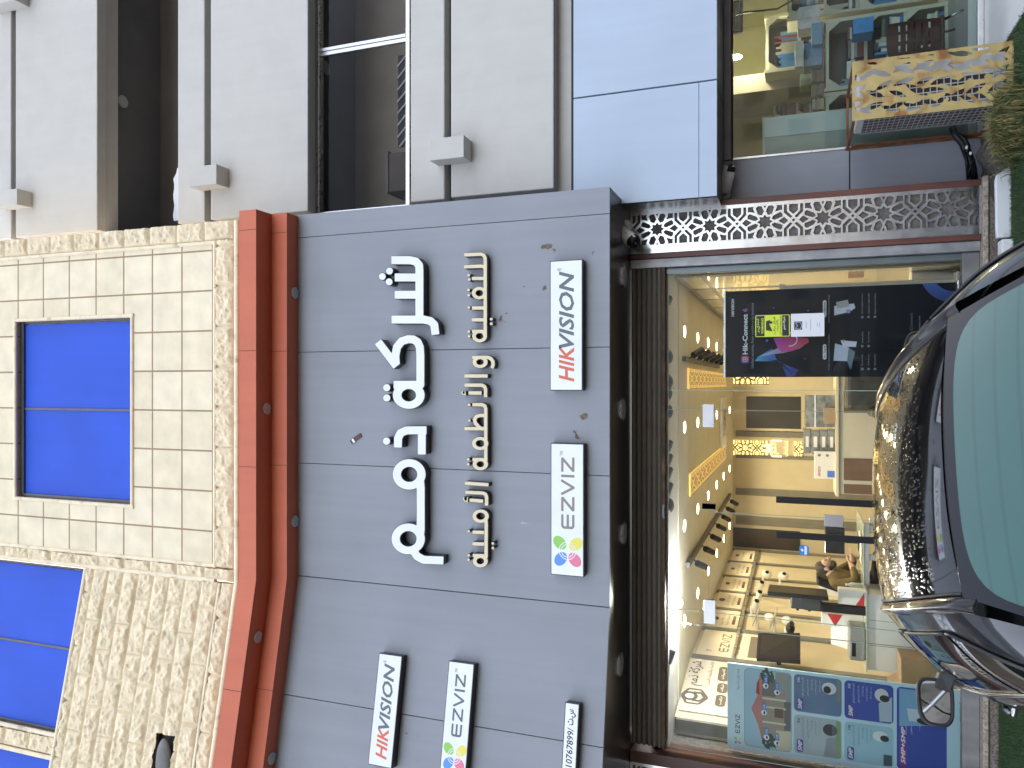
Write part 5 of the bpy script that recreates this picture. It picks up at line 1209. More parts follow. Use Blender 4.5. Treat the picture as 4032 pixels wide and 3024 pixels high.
t, a, b, c, e = carton('product_box', 3206, 3290, 1885, 1778, Yc + .02, .09, M_BOXW, 'white product carton with red lettering standing on the counter')
TB_ = Board((0, Yc + .02, 0), (1, 0, 0)); obj('lettering', add_text(MB(), TB_, 'HIKVISION', a + .03, a + (b - a) * .45, e - .08, e - .045, .001, .25, .02), M_REDP, t)
obj('picture', MB().bbox(TB_, a + .02, a + (b - a) * .3, c + .01, c + .1, .0005, .0012), flat(80, 110, 190), t); obj('icon', MB().prism(circ(b - .05, c + .1, .02, 12), TB_, .0005, .0012), I_TX, t); obj('icon', MB().prism(circ(b - .05, c + .2, .02, 12), TB_, .0005, .0012), I_TX, t)
ch = thing('leather_chair', 'dark leather armchair at the right end of the service counter', 'chair', (P(3420, 1530, 10.2).x, 10.4, FLR))
cx = P(3420, 1530, 10.2).x
obj('seat', MB().box(cx - .28, cx + .28, 10.1, 10.65, FLR + .28, FLR + .46), M_LEATH, ch, bevel=.05, bseg=3); obj('backrest', MB().box(cx - .28, cx + .28, 10.55, 10.75, FLR + .4, FLR + .95), M_LEATH, ch, bevel=.07, bseg=3)
for s in (-1, 1): obj('armrest', MB().box(cx + s * .30 - .05, cx + s * .30 + .05, 10.1, 10.7, FLR + .3, FLR + .68), M_LEATH, ch, bevel=.04, bseg=3)
for sx in (-.25, .25):
    for sy in (10.15, 10.68): obj('leg', MB().tube([(cx + sx, sy, FLR), (cx + sx, sy, FLR + .3)], .02, 8), M_BLACK, ch)
# glass topped desk, low white cabinet
zd = 1.175; Yd = 9.55
dk = thing('glass_desk', 'white desk with pale green glass top where the man sits', 'desk', (P(3390, 2240, Yd).x, Yd, FLR))
dx0, dx1 = P(3390, 2335, Yd).x, P(3390, 2058, Yd).x
obj('glass_top', MB().box(dx0, dx1, Yd, Yd + .42, zd - .012, zd).box(dx1 - .52, dx1, Yd + .421, Yd + 1.0, zd - .012, zd), mat('green_glass_top', (.42, .47, .38), .12, var=0), dk, bevel=.002)
obj('apron', MB().box(dx0 + .02, dx1 - .02, Yd + .03, Yd + .09, zd - .07, zd - .0125), M_WHITEF, dk, bevel=.004)
for x in (dx0 + .3, dx0 + .62, dx1 - .08): obj('leg', MB().bar((x, Yd + .1, FLR), (x + .1, Yd + .1, zd - .07), .06), M_WHITEF, dk, bevel=.004)
Yk = 9.3
cab = thing('white_cabinet', 'low white cabinet left of the desk behind the glass', 'cabinet', (P(3480, 2490, Yk).x, Yk, FLR)); ka, kb = P(3480, 2645, Yk).x, P(3480, 2345, Yk).x; kz = P(3415, 2490, Yk).z
obj('carcass', MB().box(ka, kb, Yk, Yk + .5, FLR, kz), M_WHITEF, cab, bevel=.005); obj('glass_top', MB().box(ka - .02, kb + .04, Yk - .03, Yk + .55, kz + .001, kz + .014), MATS['green_glass_top'], cab)
for f in (.33, .66): obj('door_gap', MB().box(ka + (kb - ka) * f - .002, ka + (kb - ka) * f + .002, Yk - .0015, Yk - .0005, FLR + .05, kz - .02), M_DARK, cab)
kz += .014
def on_cab(name, x0, yl, yr, Y, d, m, label, cat='box', lab=None):
    a, b = P(3360, yl, Y).x, P(3360, yr, Y).x; z1 = P(x0, (yl + yr) / 2, Y).z; t = thing(name, label, cat, ((a + b) / 2, Y + d / 2, kz))
    obj('carton', MB().box(a, b, Y, Y + d, kz, z1), m, t, bevel=.004)
    return t, a, b, kz, z1
def tri(name, pts, m, par): mb = MB(); mb.face(pts); return obj(name, mb, m, par)
t, a, b, c, e = on_cab('product_box', 3300, 2383, 2322, Yk + .05, .1, M_BOXW, 'white carton with a red corner on the desk beside the black screen'); tri('red_corner', [(a, Yk + .049, c + .01), (b - .02, Yk + .049, c + .01), (a, Yk + .049, c + .1)], M_REDP, t)
t, a, b, c, e = on_cab('product_box', 3235, 2474, 2425, Yk + .3, .1, M_BOXW, 'white carton with a red corner behind the black screen'); tri('red_corner', [(a, Yk + .299, c + .3), (b, Yk + .299, c + .22), (b, Yk + .299, e - .06)], M_REDP, t)
t, a, b, c, e = carton('product_box', 3228, 3330, 2345, 2300, 10.75, .1, M_BOXW, 'white carton behind the seated man')
pt_ = thing('printer', 'grey office printer on the white cabinet', 'printer', (P(3340, 2530, Yk).x, Yk, kz)); a, b = P(3340, 2600, Yk + .02).x, P(3340, 2470, Yk + .02).x
obj('body', MB().box(a, b, Yk + .02, Yk + .4, kz, kz + .17), mat('printer_grey', (.24, .235, .22), .5), pt_, bevel=.02); obj('paper_tray', MB().hexa([(a + .05, Yk + .25, kz + .171), (b - .05, Yk + .25, kz + .171), (b - .05, Yk + .3, kz + .171), (a + .05, Yk + .3, kz + .171), (a + .05, Yk + .38, kz + .34), (b - .05, Yk + .38, kz + .34), (b - .05, Yk + .4, kz + .34), (a + .05, Yk + .4, kz + .34)]), M_WHITEF, pt_); obj('panel', MB().box(a + .05, a + .2, Yk + .017, Yk + .0195, kz + .1, kz + .14), M_BLACK, pt_)
t, a, b, c, e = carton('card_box', 3548, 3665, 2700, 2602, 8.9, .35, M_CARD, 'open brown cardboard carton on the floor beside the blue poster'); obj('flap', MB().hexa([(a, 8.9, e), (a + .01, 8.9, e), (a + .01, 9.25, e), (a, 9.25, e), (a - .08, 8.9, e + .1), (a - .07, 8.9, e + .1), (a - .07, 9.25, e + .1), (a - .08, 9.25, e + .1)]), M_CARD, t)
# big black screen on a pole
Ym = 9.15
ms = thing('screen_on_pole', 'large black screen seen edge-on on a black pole in front of the poster wall', 'screen', (P(3300, 2400, Ym).x, Ym, FLR))
xm0, xm1 = P(3130, 2350, Ym).x, P(3130, 2415, Ym).x; z1m, z0m = P(3022, 2350, Ym).z, P(3262, 2350, Ym).z
obj('display', MB().hexa([(xm0, Ym - .05, z0m), (xm0 + .045, Ym - .04, z0m), (xm0 - .02, Ym + .55, z0m), (xm0 - .07, Ym + .55, z0m), (xm0, Ym - .05, z1m), (xm0 + .045, Ym - .04, z1m), (xm0 - .02, Ym + .55, z1m), (xm0 - .07, Ym + .55, z1m)]), M_BLACK, ms, bevel=.006)
obj('electronics_housing', MB().box(xm1 + .02, xm0 - .001, Ym + .1, Ym + .45, z0m + .06, z0m + (z1m - z0m) * .62), mat('housing_black', (.018, .018, .02), .5), ms, bevel=.02)
obj('pole', MB().box(P(3350, 2440, Ym).x, P(3350, 2408, Ym).x, Ym + .2, Ym + .3, FLR + .03, z0m + .25), M_BLACK, ms, bevel=.006); obj('foot', MB().box(xm1 - .3, xm0 + .2, Ym - .0, Ym + .5, FLR, FLR + .03), M_BLACK, ms, bevel=.01)
for i, f in enumerate((.3, .5)): obj('bracket', MB().bar((xm1 - .03, Ym + .25, z0m + (z1m - z0m) * f), (xm1 + .05, Ym + .25, z0m + (z1m - z0m) * f), .03), M_BLACK, ms)
mo = thing('monitor', 'dark computer monitor on the desk in front of the man', 'monitor', (dx1 - .16, Yd + .6, zd)); a, b = P(3290, 2180, Yd + .6).x, P(3290, 2076, Yd + .6).x
za, zb = P(3333, 2130, Yd + .6).z, P(3248, 2130, Yd + .6).z
obj('screen', MB().box(a, b, Yd + .6, Yd + .63, za + .02, zb), mat('screen_black', (.01, .01, .012), .15, var=0), mo, bevel=.004); obj('stand', MB().box((a + b) / 2 - .03, (a + b) / 2 + .03, Yd + .635, Yd + .66, zd, (za + zb) / 2).box((a + b) / 2 - .1, (a + b) / 2 + .1, Yd + .56, Yd + .7, zd, zd + .012), M_BLACK, mo)
tv = thing('wall_television', 'dark violet television angled out from the poster wall', 'television', (-3.0, 9.9, 1.6))
c4 = [P(2985, 2492, 10.3), P(2978, 2588, 9.7), P(3150, 2600, 9.7), P(3150, 2492, 10.3)]
n_ = (c4[1] - c4[0]).cross(c4[3] - c4[0]).normalized() * .05
if n_.y < 0: n_ = -n_
obj('bezel', MB().hexa([c4[0], c4[1], c4[2], c4[3], c4[0] + n_, c4[1] + n_, c4[2] + n_, c4[3] + n_]), M_BLACK, tv)
cc = sum(c4, Vector()) / 4; q4 = [cc + (p - cc) * .93 - n_ * .04 for p in c4]; tri('display', q4, mat('violet_screen', (.016, .008, .03), .5, var=.4, vs=3, spec=.15), tv)
obj('wall_arm', MB().bar(cc + n_, cc + n_ + Vector((-.3, .1, 0)), .05), M_BLACK, tv)
bt = thing('water_bottle', 'small clear water bottle on the desk by the man', 'bottle', P(3375, 2305, Yd + .1)); p = P(3375, 2305, Yd + .1); p.z = zd
obj('bottle', MB().tube([p, p + Vector((0, 0, .12)), p + Vector((0, 0, .15)), p + Vector((0, 0, .165))], [.03, .03, .014, .013], 12), mat('clear_plastic', (.45, .47, .48), .1, var=0), bt, smooth=True); obj('cap', MB().tube([p + Vector((0, 0, .166)), p + Vector((0, 0, .18))], .014, 10), I_W, bt)
pa = MB(); pa.grid(lambda i, j: (dx1 - .5 + .06 * i, Yd + .12 + .05 * j, zd + .004 + .008 * math.sin(i * 1.3 + j) ** 2 + .012 * (i > 4)), 6, 5); tag(obj('paper_sheet', pa, M_BOXW), 'crumpled white sheet of paper on the desk edge', 'paper')
# cameras on show along the poster wall
def show_cam(x, y, label, kind, s=1.0):
    p = PX(x, y, XLW + .18); t = thing('display_camera', label, 'camera', (XLW, p.y, p.z), 'cameras on show on the left wall')
    obj('wall_arm', MB().tube([(XLW + .002, p.y, p.z + .06), (p.x, p.y, p.z + .06)], .018, 8), M_WHITE, t)
    if kind == 'dome':
        obj('head', MB().ell(p, .075 * s, .075 * s, .085 * s), M_WHITE, t, smooth=True); obj('lens', MB().ell(p + Vector((.045, -.035, -.01)) * s, .035 * s, .035 * s, .035 * s), M_BLACK, t, smooth=True)
    elif kind == 'bullet':
        obj('head', MB().tube([p + Vector((-.09, .05, .03)), p + Vector((.1, -.06, -.02))], .042, 12), M_WHITE, t, smooth=True, auto=40); obj('lens', MB().tube([p + Vector((.101, -.061, -.02)), p + Vector((.108, -.065, -.022))], .036, 12), M_BLACK, t)
    elif kind == 'solar':
        obj('head', MB().ell(p - Vector((0, 0, .1)), .06, .06, .08), M_WHITE, t, smooth=True); obj('solar_panel', MB().hexa([p + Vector(v) for v in ((-.12, -.1, .12), (.14, -.1, .02), (.14, .12, .02), (-.12, .12, .12), (-.12, -.1, .13), (.14, -.1, .03), (.14, .12, .03), (-.12, .12, .13))]), mat('solar_grey', (.3, .28, .24), .3), t)
    else: obj('head', MB().ell(p, .08, .08, .06), M_BLACK, t, smooth=True); obj('lens', MB().tube([p, p + Vector((.09, -.05, -.02))], .035), mat('housing_black'), t)
for x, y, k, l in ((3018, 2262, 'dome', 'white dome camera on the poster wall, upper of the far pair'), (3085, 2268, 'dome', 'white dome camera on the poster wall, lower of the far pair'), (2996, 2313, 'bullet', 'white bullet camera on the poster wall above the black screen, farthest from the window'),
                (2988, 2352, 'bullet', 'white bullet camera on the poster wall above the black screen, middle one'), (2975, 2388, 'bullet', 'white bullet camera on the poster wall, nearest the solar panels'), (3000, 2428, 'solar', 'white camera under an upper slanted solar panel on the poster wall'),
                (3068, 2440, 'solar', 'white camera under a lower slanted solar panel on the poster wall'), (3112, 2474, 'black', 'black rotating camera on the poster wall beside the television')): show_cam(x, y, l, k)
# dark little cameras hanging under the white bulkhead
for i, (x, y, k) in enumerate(((2624, 1192, 'box'), (2628, 1405, 'dome'), (2628, 1503, 'dome'), (2625, 1548, 'dome'), (2628, 1620, 'dome'), (2627, 1760, 'box'), (2627, 1813, 'box'), (2627, 1865, 'box'), (2628, 1925, 'box'), (2632, 1990, 'dome'), (2636, 2585, 'box'))):
    p = P(x, y, 8.42); t = thing('hanging_camera', 'small dark camera hanging under the white bulkhead, number-%s place from the patterned pillar' % 'one two three four five six seven eight nine ten last'.split()[i] if False else 'small dark camera hanging under the white bulkhead, %s from the patterned pillar' % 'first second third fourth fifth sixth seventh eighth ninth tenth eleventh'.split()[i], 'camera', (p.x, 8.42, p.z), 'cameras hanging along the window head')
    obj('stem', MB().tube([(p.x, 8.42, p.z), (p.x, 8.42, Zc + .01)], .012, 6), M_BLACK, t)
    if k == 'dome': obj('head', MB().ell(p, .085, .085, .06), mat('housing_black'), t, smooth=True)
    else: obj('head', MB().bar(p + Vector((-.07, -.02, .016)), p + Vector((.07, .02, -.03)), .085, .07), mat('housing_black'), t, bevel=.01)
# white pole, red extinguisher box, bin by the right wall
p0, p1 = P(3780, 1106, 8.75), P(3080, 1110, 8.75)
wp = thing('white_pole', 'white steel pole with square base plate by the right wall', 'pole', p0); zb_ = P(3760, 1080, 8.75).z
obj('shaft', MB().tube([(p0.x, 8.75, zb_), (p0.x, 8.75, P(3090, 1110, 8.75).z)], [.032, .028], 14), M_WHITEF, wp, smooth=True, auto=40); obj('cap', MB().tube([(p0.x, 8.75, P(3092, 1110, 8.75).z), (p0.x, 8.75, P(3070, 1110, 8.75).z)], .045), M_WHITEF, wp)
obj('base_plate', MB().box(p0.x - .09, p0.x + .09, 8.66, 8.84, zb_ - .05, zb_), M_WHITEF, wp, bevel=.004); obj('pedestal', MB().box(p0.x - .12, p0.x + .12, 8.62, 8.9, FLR, zb_ - .051), M_WHITEF, wp)
a, b, c, e = Board((0, 9.4, 0), (1, 0, 0)).rect(3340, 3402, 1136, 1114); tag(obj('red_box', MB().box(a, b, 9.4, 9.5, c, e), flat(150, 34, 30), bevel=.006), 'small red box on the right wall behind the banner', 'box')
a = P(3600, 1112, 8.9); tag(obj('white_bin', MB().tube([(a.x, 8.95, FLR), (a.x, 8.95, a.z + .03)], [.11, .13], 20), M_WHITEF, smooth=True, auto=40), 'round cream bin low beside the white pole', 'bin')

# ================================================================ the man at the desk
M_SKIN = mat('skin', (.42, .25, .17), .55, var=.08); M_JACK = mat('olive_jacket', (.13, .085, .022), .75, var=.25, vs=12, bump=.4, bs=25); M_HAIR = mat('black_hair', (.035, .024, .017), .7, var=.3, vs=40); M_TROU = mat('dark_trousers', (.02, .02, .024), .8)
HY = 10.12; pq = lambda x, y, d=0: P(x, y, HY) + Vector((0, d, 0))
man = thing('person', 'bearded man in olive jacket seated at the desk reading papers', 'person', (pq(3300, 2290).x, HY, FLR))
def skin(name, nodes, edges, mfun, mats, parent, sub=2):
    me = bpy.data.meshes.new(name); off = wpos(parent); me.from_pydata([tuple(Vector(n[0]) - off) for n in nodes], edges, [])
    o = bpy.data.objects.new(name, me); COL.objects.link(o); o.parent = parent
    o.modifiers.new('skin', 'SKIN')
    for i, n in enumerate(nodes):
        r = n[1]; me.skin_vertices[0].data[i].radius = r if isinstance(r, tuple) else (r, r)
        me.skin_vertices[0].data[i].use_root = (i == 0)
    s = o.modifiers.new('sub', 'SUBSURF'); s.levels = sub; s.render_levels = sub
    dg = bpy.context.evaluated_depsgraph_get(); dg.update(); me2 = bpy.data.meshes.new_from_object(o.evaluated_get(dg)); o.modifiers.clear(); o.data = me2; me2.name = name
    for m in mats: me2.materials.append(m)
    for p in me2.polygons: p.use_smooth = True; p.material_index = mfun(p.center + off)
    return o
SK, CH = pq(3241, 2224), pq(3274, 2214)
kn = zd - .32
nd = [(pq(3440, 2322), .15), (pq(3375, 2306), .15), (pq(3312, 2282), (.15, .14)), (pq(3276, 2259), .085), (pq(3262, 2246), .06), (SK, .088), (pq(3262, 2214), .07), (CH, .05),
      (pq(3296, 2290, -.17), .075), (pq(3364, 2268, -.25), .058), (pq(3356, 2226, -.15), .042), (pq(3345, 2210, -.12), (.032, .024)),
      (pq(3290, 2272, .17), .075), (pq(3360, 2236, .22), .058), (pq(3362, 2208, .1), .042), (pq(3356, 2194, .08), (.032, .024))]
ed = [(0, 1), (1, 2), (2, 3), (3, 4), (4, 5), (5, 6), (6, 7), (2, 8), (8, 9), (9, 10), (10, 11), (2, 12), (12, 13), (13, 14), (14, 15)]
pv = Vector(nd[0][0])
for sy in (-1, 1):
    n0 = len(nd); nd += [(pv + Vector((.05, sy * .11, -.06)), .09), (Vector((pv.x + .45, HY + sy * .13, pv.z - .06)), .075), (Vector((pv.x + .42, HY + sy * .13, FLR + .12)), .05), (Vector((pv.x + .58, HY + sy * .13, FLR + .04)), .04)]
    ed += [(0, n0), (n0, n0 + 1), (n0 + 1, n0 + 2), (n0 + 2, n0 + 3)]
hands = []
for hand, sy in ((11, -1), (15, 1)):
    base = Vector(nd[hand][0]); hands.append(base); fd = (base - Vector(nd[hand - 1][0])).normalized()
    for k, (oy, L) in enumerate(((-.026, .062), (-.009, .074), (.009, .07), (.026, .055))):
        a = base + fd * .03 + Vector((0, oy, 0)); nd += [(a, .009), (a + fd * L * .5 + Vector((.01, 0, .002)), .0085), (a + fd * L * .8 + Vector((.025, 0, -.008)), .0075)]; n0 = len(nd); ed += [(hand, n0 - 3), (n0 - 3, n0 - 2), (n0 - 2, n0 - 1)]
    a = base + Vector((.012, -sy * .028, .006)); nd += [(a, .011), (a + fd * .035 + Vector((.012, -sy * .02, 0)), .009)]; n0 = len(nd); ed += [(hand, n0 - 2), (n0 - 2, n0 - 1)]
nk = pq(3264, 2248)
def body_mat(c):
    if (c - SK).length < .135 or (c - CH).length < .075 or (c - nk).length < .07: return 0
    if min((c - h).length for h in hands) < .075 or min((c - h).length for h in hands) < .13 and c.x > max(h.x for h in hands) - .01: return 0
    if c.z < pv.z + .04: return 2
    return 1
skin('body', nd, ed, body_mat, (M_SKIN, M_JACK, M_TROU), man)
obj('hair', MB().ell(pq(3238, 2236), .082, .094, .088, R=Matrix.Rotation(math.radians(25), 3, 'Y')), M_HAIR, man, smooth=True)
obj('beard', MB().ell(pq(3279, 2222), .05, .062, .045).ell(pq(3268, 2234), .045, .078, .03, R=Matrix.Rotation(math.radians(-35), 3, 'Y')), M_HAIR, man, smooth=True)
obj('nose', MB().ell(pq(3264, 2197), .02, .014, .022), M_SKIN, man, smooth=True)
for s_ in (-1, 1): obj('ear', MB().ell(pq(3254, 2234, s_ * .088), .022, .012, .03), M_SKIN, man, smooth=True); obj('eye', MB().ell(pq(3253, 2203, s_ * .035), .009, .013, .008), M_BLACK, man, smooth=True); obj('eyebrow', MB().ell(pq(3248, 2203, s_ * .035), .008, .02, .006), M_HAIR, man, smooth=True)
oc = thing('office_chair', 'black office chair with tall back behind the seated man', 'chair', (pq(3440, 2322).x, HY, FLR))
X0 = pv.x + .40; sz = pv.z - .16
obj('seat', MB().box(X0 - .62, X0 - .12, HY - .26, HY + .26, sz - .08, sz), M_BLACK, oc, bevel=.03)
b0, b1 = pq(3420, 2362), pq(3215, 2274); obj('backrest', MB().hexa([(b0.x - .06, HY + .06, b0.z), (b0.x, HY + .06, b0.z), (b0.x, HY + .42, b0.z), (b0.x - .06, HY + .42, b0.z), (b1.x - .12, HY + .1, b1.z), (b1.x + .0, HY + .1, b1.z), (b1.x + .0, HY + .4, b1.z), (b1.x - .12, HY + .4, b1.z)]), M_BLACK, oc, bevel=.03)
obj('column', MB().tube([(X0 - .38, HY, FLR + .06), (X0 - .38, HY, sz - .08)], .03), M_BLACK, oc)
for k in range(5): obj('leg', MB().bar((X0 - .38, HY, FLR + .06), (X0 - .38 + .28 * math.cos(k * 1.257), HY + .28 * math.sin(k * 1.257), FLR + .03), .04), M_BLACK, oc)
# ================================================================ parked car
CAR_L = Vector((-.24, 3.13, 0)); CAR_R = math.radians(15.8)
car = thing('parked_car', 'black saloon car with wet glossy roof parked nose to the shop', 'car', CAR_L, rotz=CAR_R)
M_PAINT = mat('black_car_paint', (.010, .011, .015), .28, .3, var=.1, vs=8, coat=1.0, spec=.6)
M_TRIMK = mat('black_rubber', (.012, .012, .013), .5, var=0); M_CHROME = mat('chrome', (.4, .4, .4), .12, 1, var=.1, vs=30)
M_SIDEG = mat('tinted_side_glass', (.010, .012, .014), .03, var=0, spec=.5, coat=.1)
M_FRIT = mat('black_glass_border', (.006, .008, .013), .22, var=0, spec=.25)
def rear_glass_mat():
    m = mat('teal_rear_glass', (.022, .075, .07), .1, var=.05, vs=3, coat=.15, spec=.4); n = m.node_tree; b = n.nodes['Principled BSDF']
    tc = n.nodes['Texture Coordinate']; w = n.nodes.new('ShaderNodeTexWave'); w.bands_direction = 'Y'; w.inputs['Scale'].default_value = 5.2; w.inputs['Distortion'].default_value = 0; n.links.new(tc.outputs['Object'], w.inputs[0])
    r = n.nodes.new('ShaderNodeMapRange'); r.inputs[1].default_value = .9; r.inputs[2].default_value = 1.0; r.inputs[3].default_value = 1; r.inputs[4].default_value = .82; n.links.new(w.outputs[1], r.inputs[0])
    src = b.inputs['Base Color'].links[0].from_socket; x = n.nodes.new('ShaderNodeMix'); x.data_type = 'RGBA'; x.blend_type = 'MULTIPLY'; x.inputs[0].default_value = 1
    n.links.new(src, x.inputs[6]); n.links.new(r.outputs[0], x.inputs[7]); n.links.new(x.outputs[2], b.inputs['Base Color']); return m
def roof_mat():
    m = mat('wet_black_roof', (.006, .0065, .008), .05, var=0, coat=1, spec=.6); n = m.node_tree; b = n.nodes['Principled BSDF']
    tc = n.nodes['Texture Coordinate']
    hs = []
    for sc, lo, hi in ((80, .25, .45), (48, .16, .34)):
        v = n.nodes.new('ShaderNodeTexVoronoi'); v.inputs['Scale'].default_value = sc; v.inputs['Randomness'].default_value = 1
        mp = n.nodes.new('ShaderNodeMapping'); mp.inputs['Scale'].default_value = (1, .4, 0); n.links.new(tc.outputs['Object'], mp.inputs[0]); n.links.new(mp.outputs[0], v.inputs['Vector'])
        r = n.nodes.new('ShaderNodeMapRange'); r.interpolation_type = 'SMOOTHSTEP'; r.inputs[1].default_value = lo; r.inputs[2].default_value = hi; r.inputs[3].default_value = 1; r.inputs[4].default_value = 0
        n.links.new(v.outputs['Distance'], r.inputs[0])
        cm = n.nodes.new('ShaderNodeMath'); cm.operation = 'GREATER_THAN'; cm.inputs[1].default_value = .5; sc_ = n.nodes.new('ShaderNodeSeparateColor'); n.links.new(v.outputs['Color'], sc_.inputs[0]); n.links.new(sc_.outputs[0], cm.inputs[0])
        mu_ = n.nodes.new('ShaderNodeMath'); mu_.operation = 'MULTIPLY'; n.links.new(r.outputs[0], mu_.inputs[0]); n.links.new(cm.outputs[0], mu_.inputs[1]); hs.append(mu_.outputs[0])
    ad = n.nodes.new('ShaderNodeMath'); ad.operation = 'MAXIMUM'; n.links.new(hs[0], ad.inputs[0]); n.links.new(hs[1], ad.inputs[1])
    sp = n.nodes.new('ShaderNodeSeparateXYZ'); n.links.new(tc.outputs['Object'], sp.inputs[0])      # the rear strip has dried
    mk = n.nodes.new('ShaderNodeMapRange'); mk.inputs[1].default_value = .22; mk.inputs[2].default_value = .32; n.links.new(sp.outputs[1], mk.inputs[0])
    ml = n.nodes.new('ShaderNodeMath'); ml.operation = 'MULTIPLY'; n.links.new(ad.outputs[0], ml.inputs[0]); n.links.new(mk.outputs[0], ml.inputs[1])
    bp = n.nodes.new('ShaderNodeBump'); bp.inputs['Strength'].default_value = 1.0; bp.inputs['Distance'].default_value = .0004
    n.links.new(ml.outputs[0], bp.inputs['Height']); n.links.new(bp.outputs[0], b.inputs['Normal']); n.links.new(bp.outputs[0], b.inputs['Coat Normal'])
    for sk, lo, hi in (('Roughness', .05, .6), ('Coat Weight', 1, .0), ('Specular IOR Level', .6, .15)):
        r = n.nodes.new('ShaderNodeMapRange'); r.inputs[3].default_value = lo; r.inputs[4].default_value = hi; n.links.new(ml.outputs[0], r.inputs[0]); n.links.new(r.outputs[0], b.inputs[sk])
    return m
def lerp_tab(tab, y):
    ys = [r[0] for r in tab]; return [float(np.interp(y, ys, [r[k] for r in tab])) for k in range(1, len(tab[0]))]
def smooth_tab(tab, y, h=.18):
    acc = np.zeros(len(tab[0]) - 1); ws = 0
    for d in np.linspace(-h, h, 9):
        w = 1 - abs(d) / (h * 1.15); acc += w * np.array(lerp_tab(tab, y + d)); ws += w
    return acc / ws
#        y     roofz  gutz   gutx  beltx beltz
GRN = [(-.6, .86, .84, .68, .74, .84), (-.02, 1.378, 1.335, .555, .77, 1.10), (.3, 1.437, 1.395, .565, .81, 1.10), (.6, 1.477, 1.43, .572, .835, 1.10), (.95, 1.502, 1.45, .575, .86, 1.095),
       (1.3, 1.51, 1.452, .572, .875, 1.09), (1.6, 1.492, 1.435, .565, .88, 1.085), (1.9, 1.455, 1.40, .55, .88, 1.075), (2.85, 1.03, 1.02, .72, .84, 1.02)]
def roof_pt(u, y, up=0):
    rz, gz, gx, bx, bz = smooth_tab(GRN, y, .12); hw = gx - .065
    return Vector((hw * u, y, rz - .042 * abs(u) ** 2.4 + up))
NY = 28
ys_r = [.035 + (1.87 - .035) * i / NY for i in range(NY + 1)]
obj('roof_panel', MB().grid(lambda i, j: roof_pt(-1 + 2 * i / 24, ys_r[j]), 24, NY), roof_mat(), car, smooth=True, local=True)
def rail(s):
    mb = MB(); ys = [-.04 + 1.95 * i / 30 for i in range(31)]
    def fn(i, j):
        y = ys[j]; rz, gz, gx, bx, bz = smooth_tab(GRN, y, .12); e = roof_pt(s, y); g = Vector((s * gx, y, gz)); q = i / 8
        if i == 0: return e + Vector((0, 0, -.008))
        p = e.lerp(g, q); p.z += .022 * math.sin(math.pi * min(1, q * 1.02)); p.x += s * .012 * math.sin(math.pi * q); return p
    mb.grid(fn if s > 0 else (lambda i, j: fn(8 - i, j)), 8, 30)
    o = obj('roof_rail', mb, M_PAINT, car, smooth=True, local=True)
    m2 = MB().tube([roof_pt(s * 1.0, y, .004) for y in ys_r], .006, 6); obj('drip_moulding', m2, M_TRIMK, o, local=True, smooth=True)
rail(1); rail(-1)
def rglass(u, q):                                   # rear screen, q 0 top .. 1 bottom
    y = .0 - .52 * q; hw = .505 + .165 * q; return Vector((hw * u, y, 1.379 - .52 * q - .02 * math.sin(math.pi * q) * -1 - .03 * abs(u) ** 2.2))
obj('rear_screen_border', MB().grid(lambda i, j: rglass(-1 + 2 * i / 20, 1 - j / 14), 20, 14), M_FRIT, car, smooth=True, local=True)
mbg = MB(); U, Q = 24, 16
def tealpt(i, j):
    a, b = -1 + 2 * i / U, -1 + 2 * j / Q           # square -> rounded rectangle
    e = 6.0; r = (abs(a) ** e + abs(b) ** e) ** (1 / e); m_ = max(abs(a), abs(b)); k = (m_ / r) if r > 1e-6 else 1
    p = rglass(a * k * .945, .53 - b * k * .47); return p + Vector((0, -.002, .003))
obj('rear_screen', mbg.grid(tealpt, U, Q), rear_glass_mat(), car, smooth=True, local=True)
obj('roof_seam', MB().grid(lambda i, j: roof_pt(-1 + i / 10, .002 + .034 * j, -.006), 20, 1), M_TRIMK, car, smooth=True, local=True)
def side(s, y, q):                                   # q 0 gutter .. 1 belt
    rz, gz, gx, bx, bz = smooth_tab(GRN, y, .12); p = Vector((s * gx, y, gz)).lerp(Vector((s * bx, y, bz)), q); p.x += s * .035 * math.sin(math.pi * q); return p
for s in (-1, 1):
    ys = [-.5 + 3.25 * i / 40 for i in range(41)]
    g = MB().grid((lambda i, j: side(s, ys[j], i / 10)) if s > 0 else (lambda i, j: side(s, ys[j], 1 - i / 10)), 10, 40)
    obj('side_frame', g, M_PAINT, car, smooth=True, local=True)
    def sp(y, q, o=.004): p = side(s, y, q); return p + Vector((s * o, 0, o * .6))
    for y0, y1, nm, ct0, ct1 in ((-.2, .34, 'quarter_window', .75, 0), (.38, 1.16, 'side_window', 0, 0), (1.22, 2.3, 'side_window', 0, .98)):
        W_ = MB(); n = 16
        def fn(i, j, y0=y0, y1=y1, c0=ct0, c1=ct1):
            y = y0 + (y1 - y0) * j / n; f = j / n
            top = .17 + c0 * max(0, 1 - f * 1.0) ** 1.3 * .8 + c1 * max(0, f - .35) ** 1.6 * 1.2
            top = min(top, .93); q = top + (.965 - top) * i / 8; return sp(y, q)
        wd = obj(nm, W_.grid(fn if s > 0 else (lambda i, j: fn(8 - i, j)), 8, n), M_SIDEG, car, smooth=True, local=True)
        rim = [fn(0, j) for j in range(n + 1)]; obj('window_seal', MB().tube([p + Vector((s * .002, 0, .002)) for p in rim], .007, 6), M_TRIMK, wd, local=True, smooth=True)
    obj('belt_moulding', MB().tube([sp(y, .985, .008) for y in np.linspace(-.2, 2.45, 24)], .012, 6), M_CHROME, car, local=True, smooth=True)
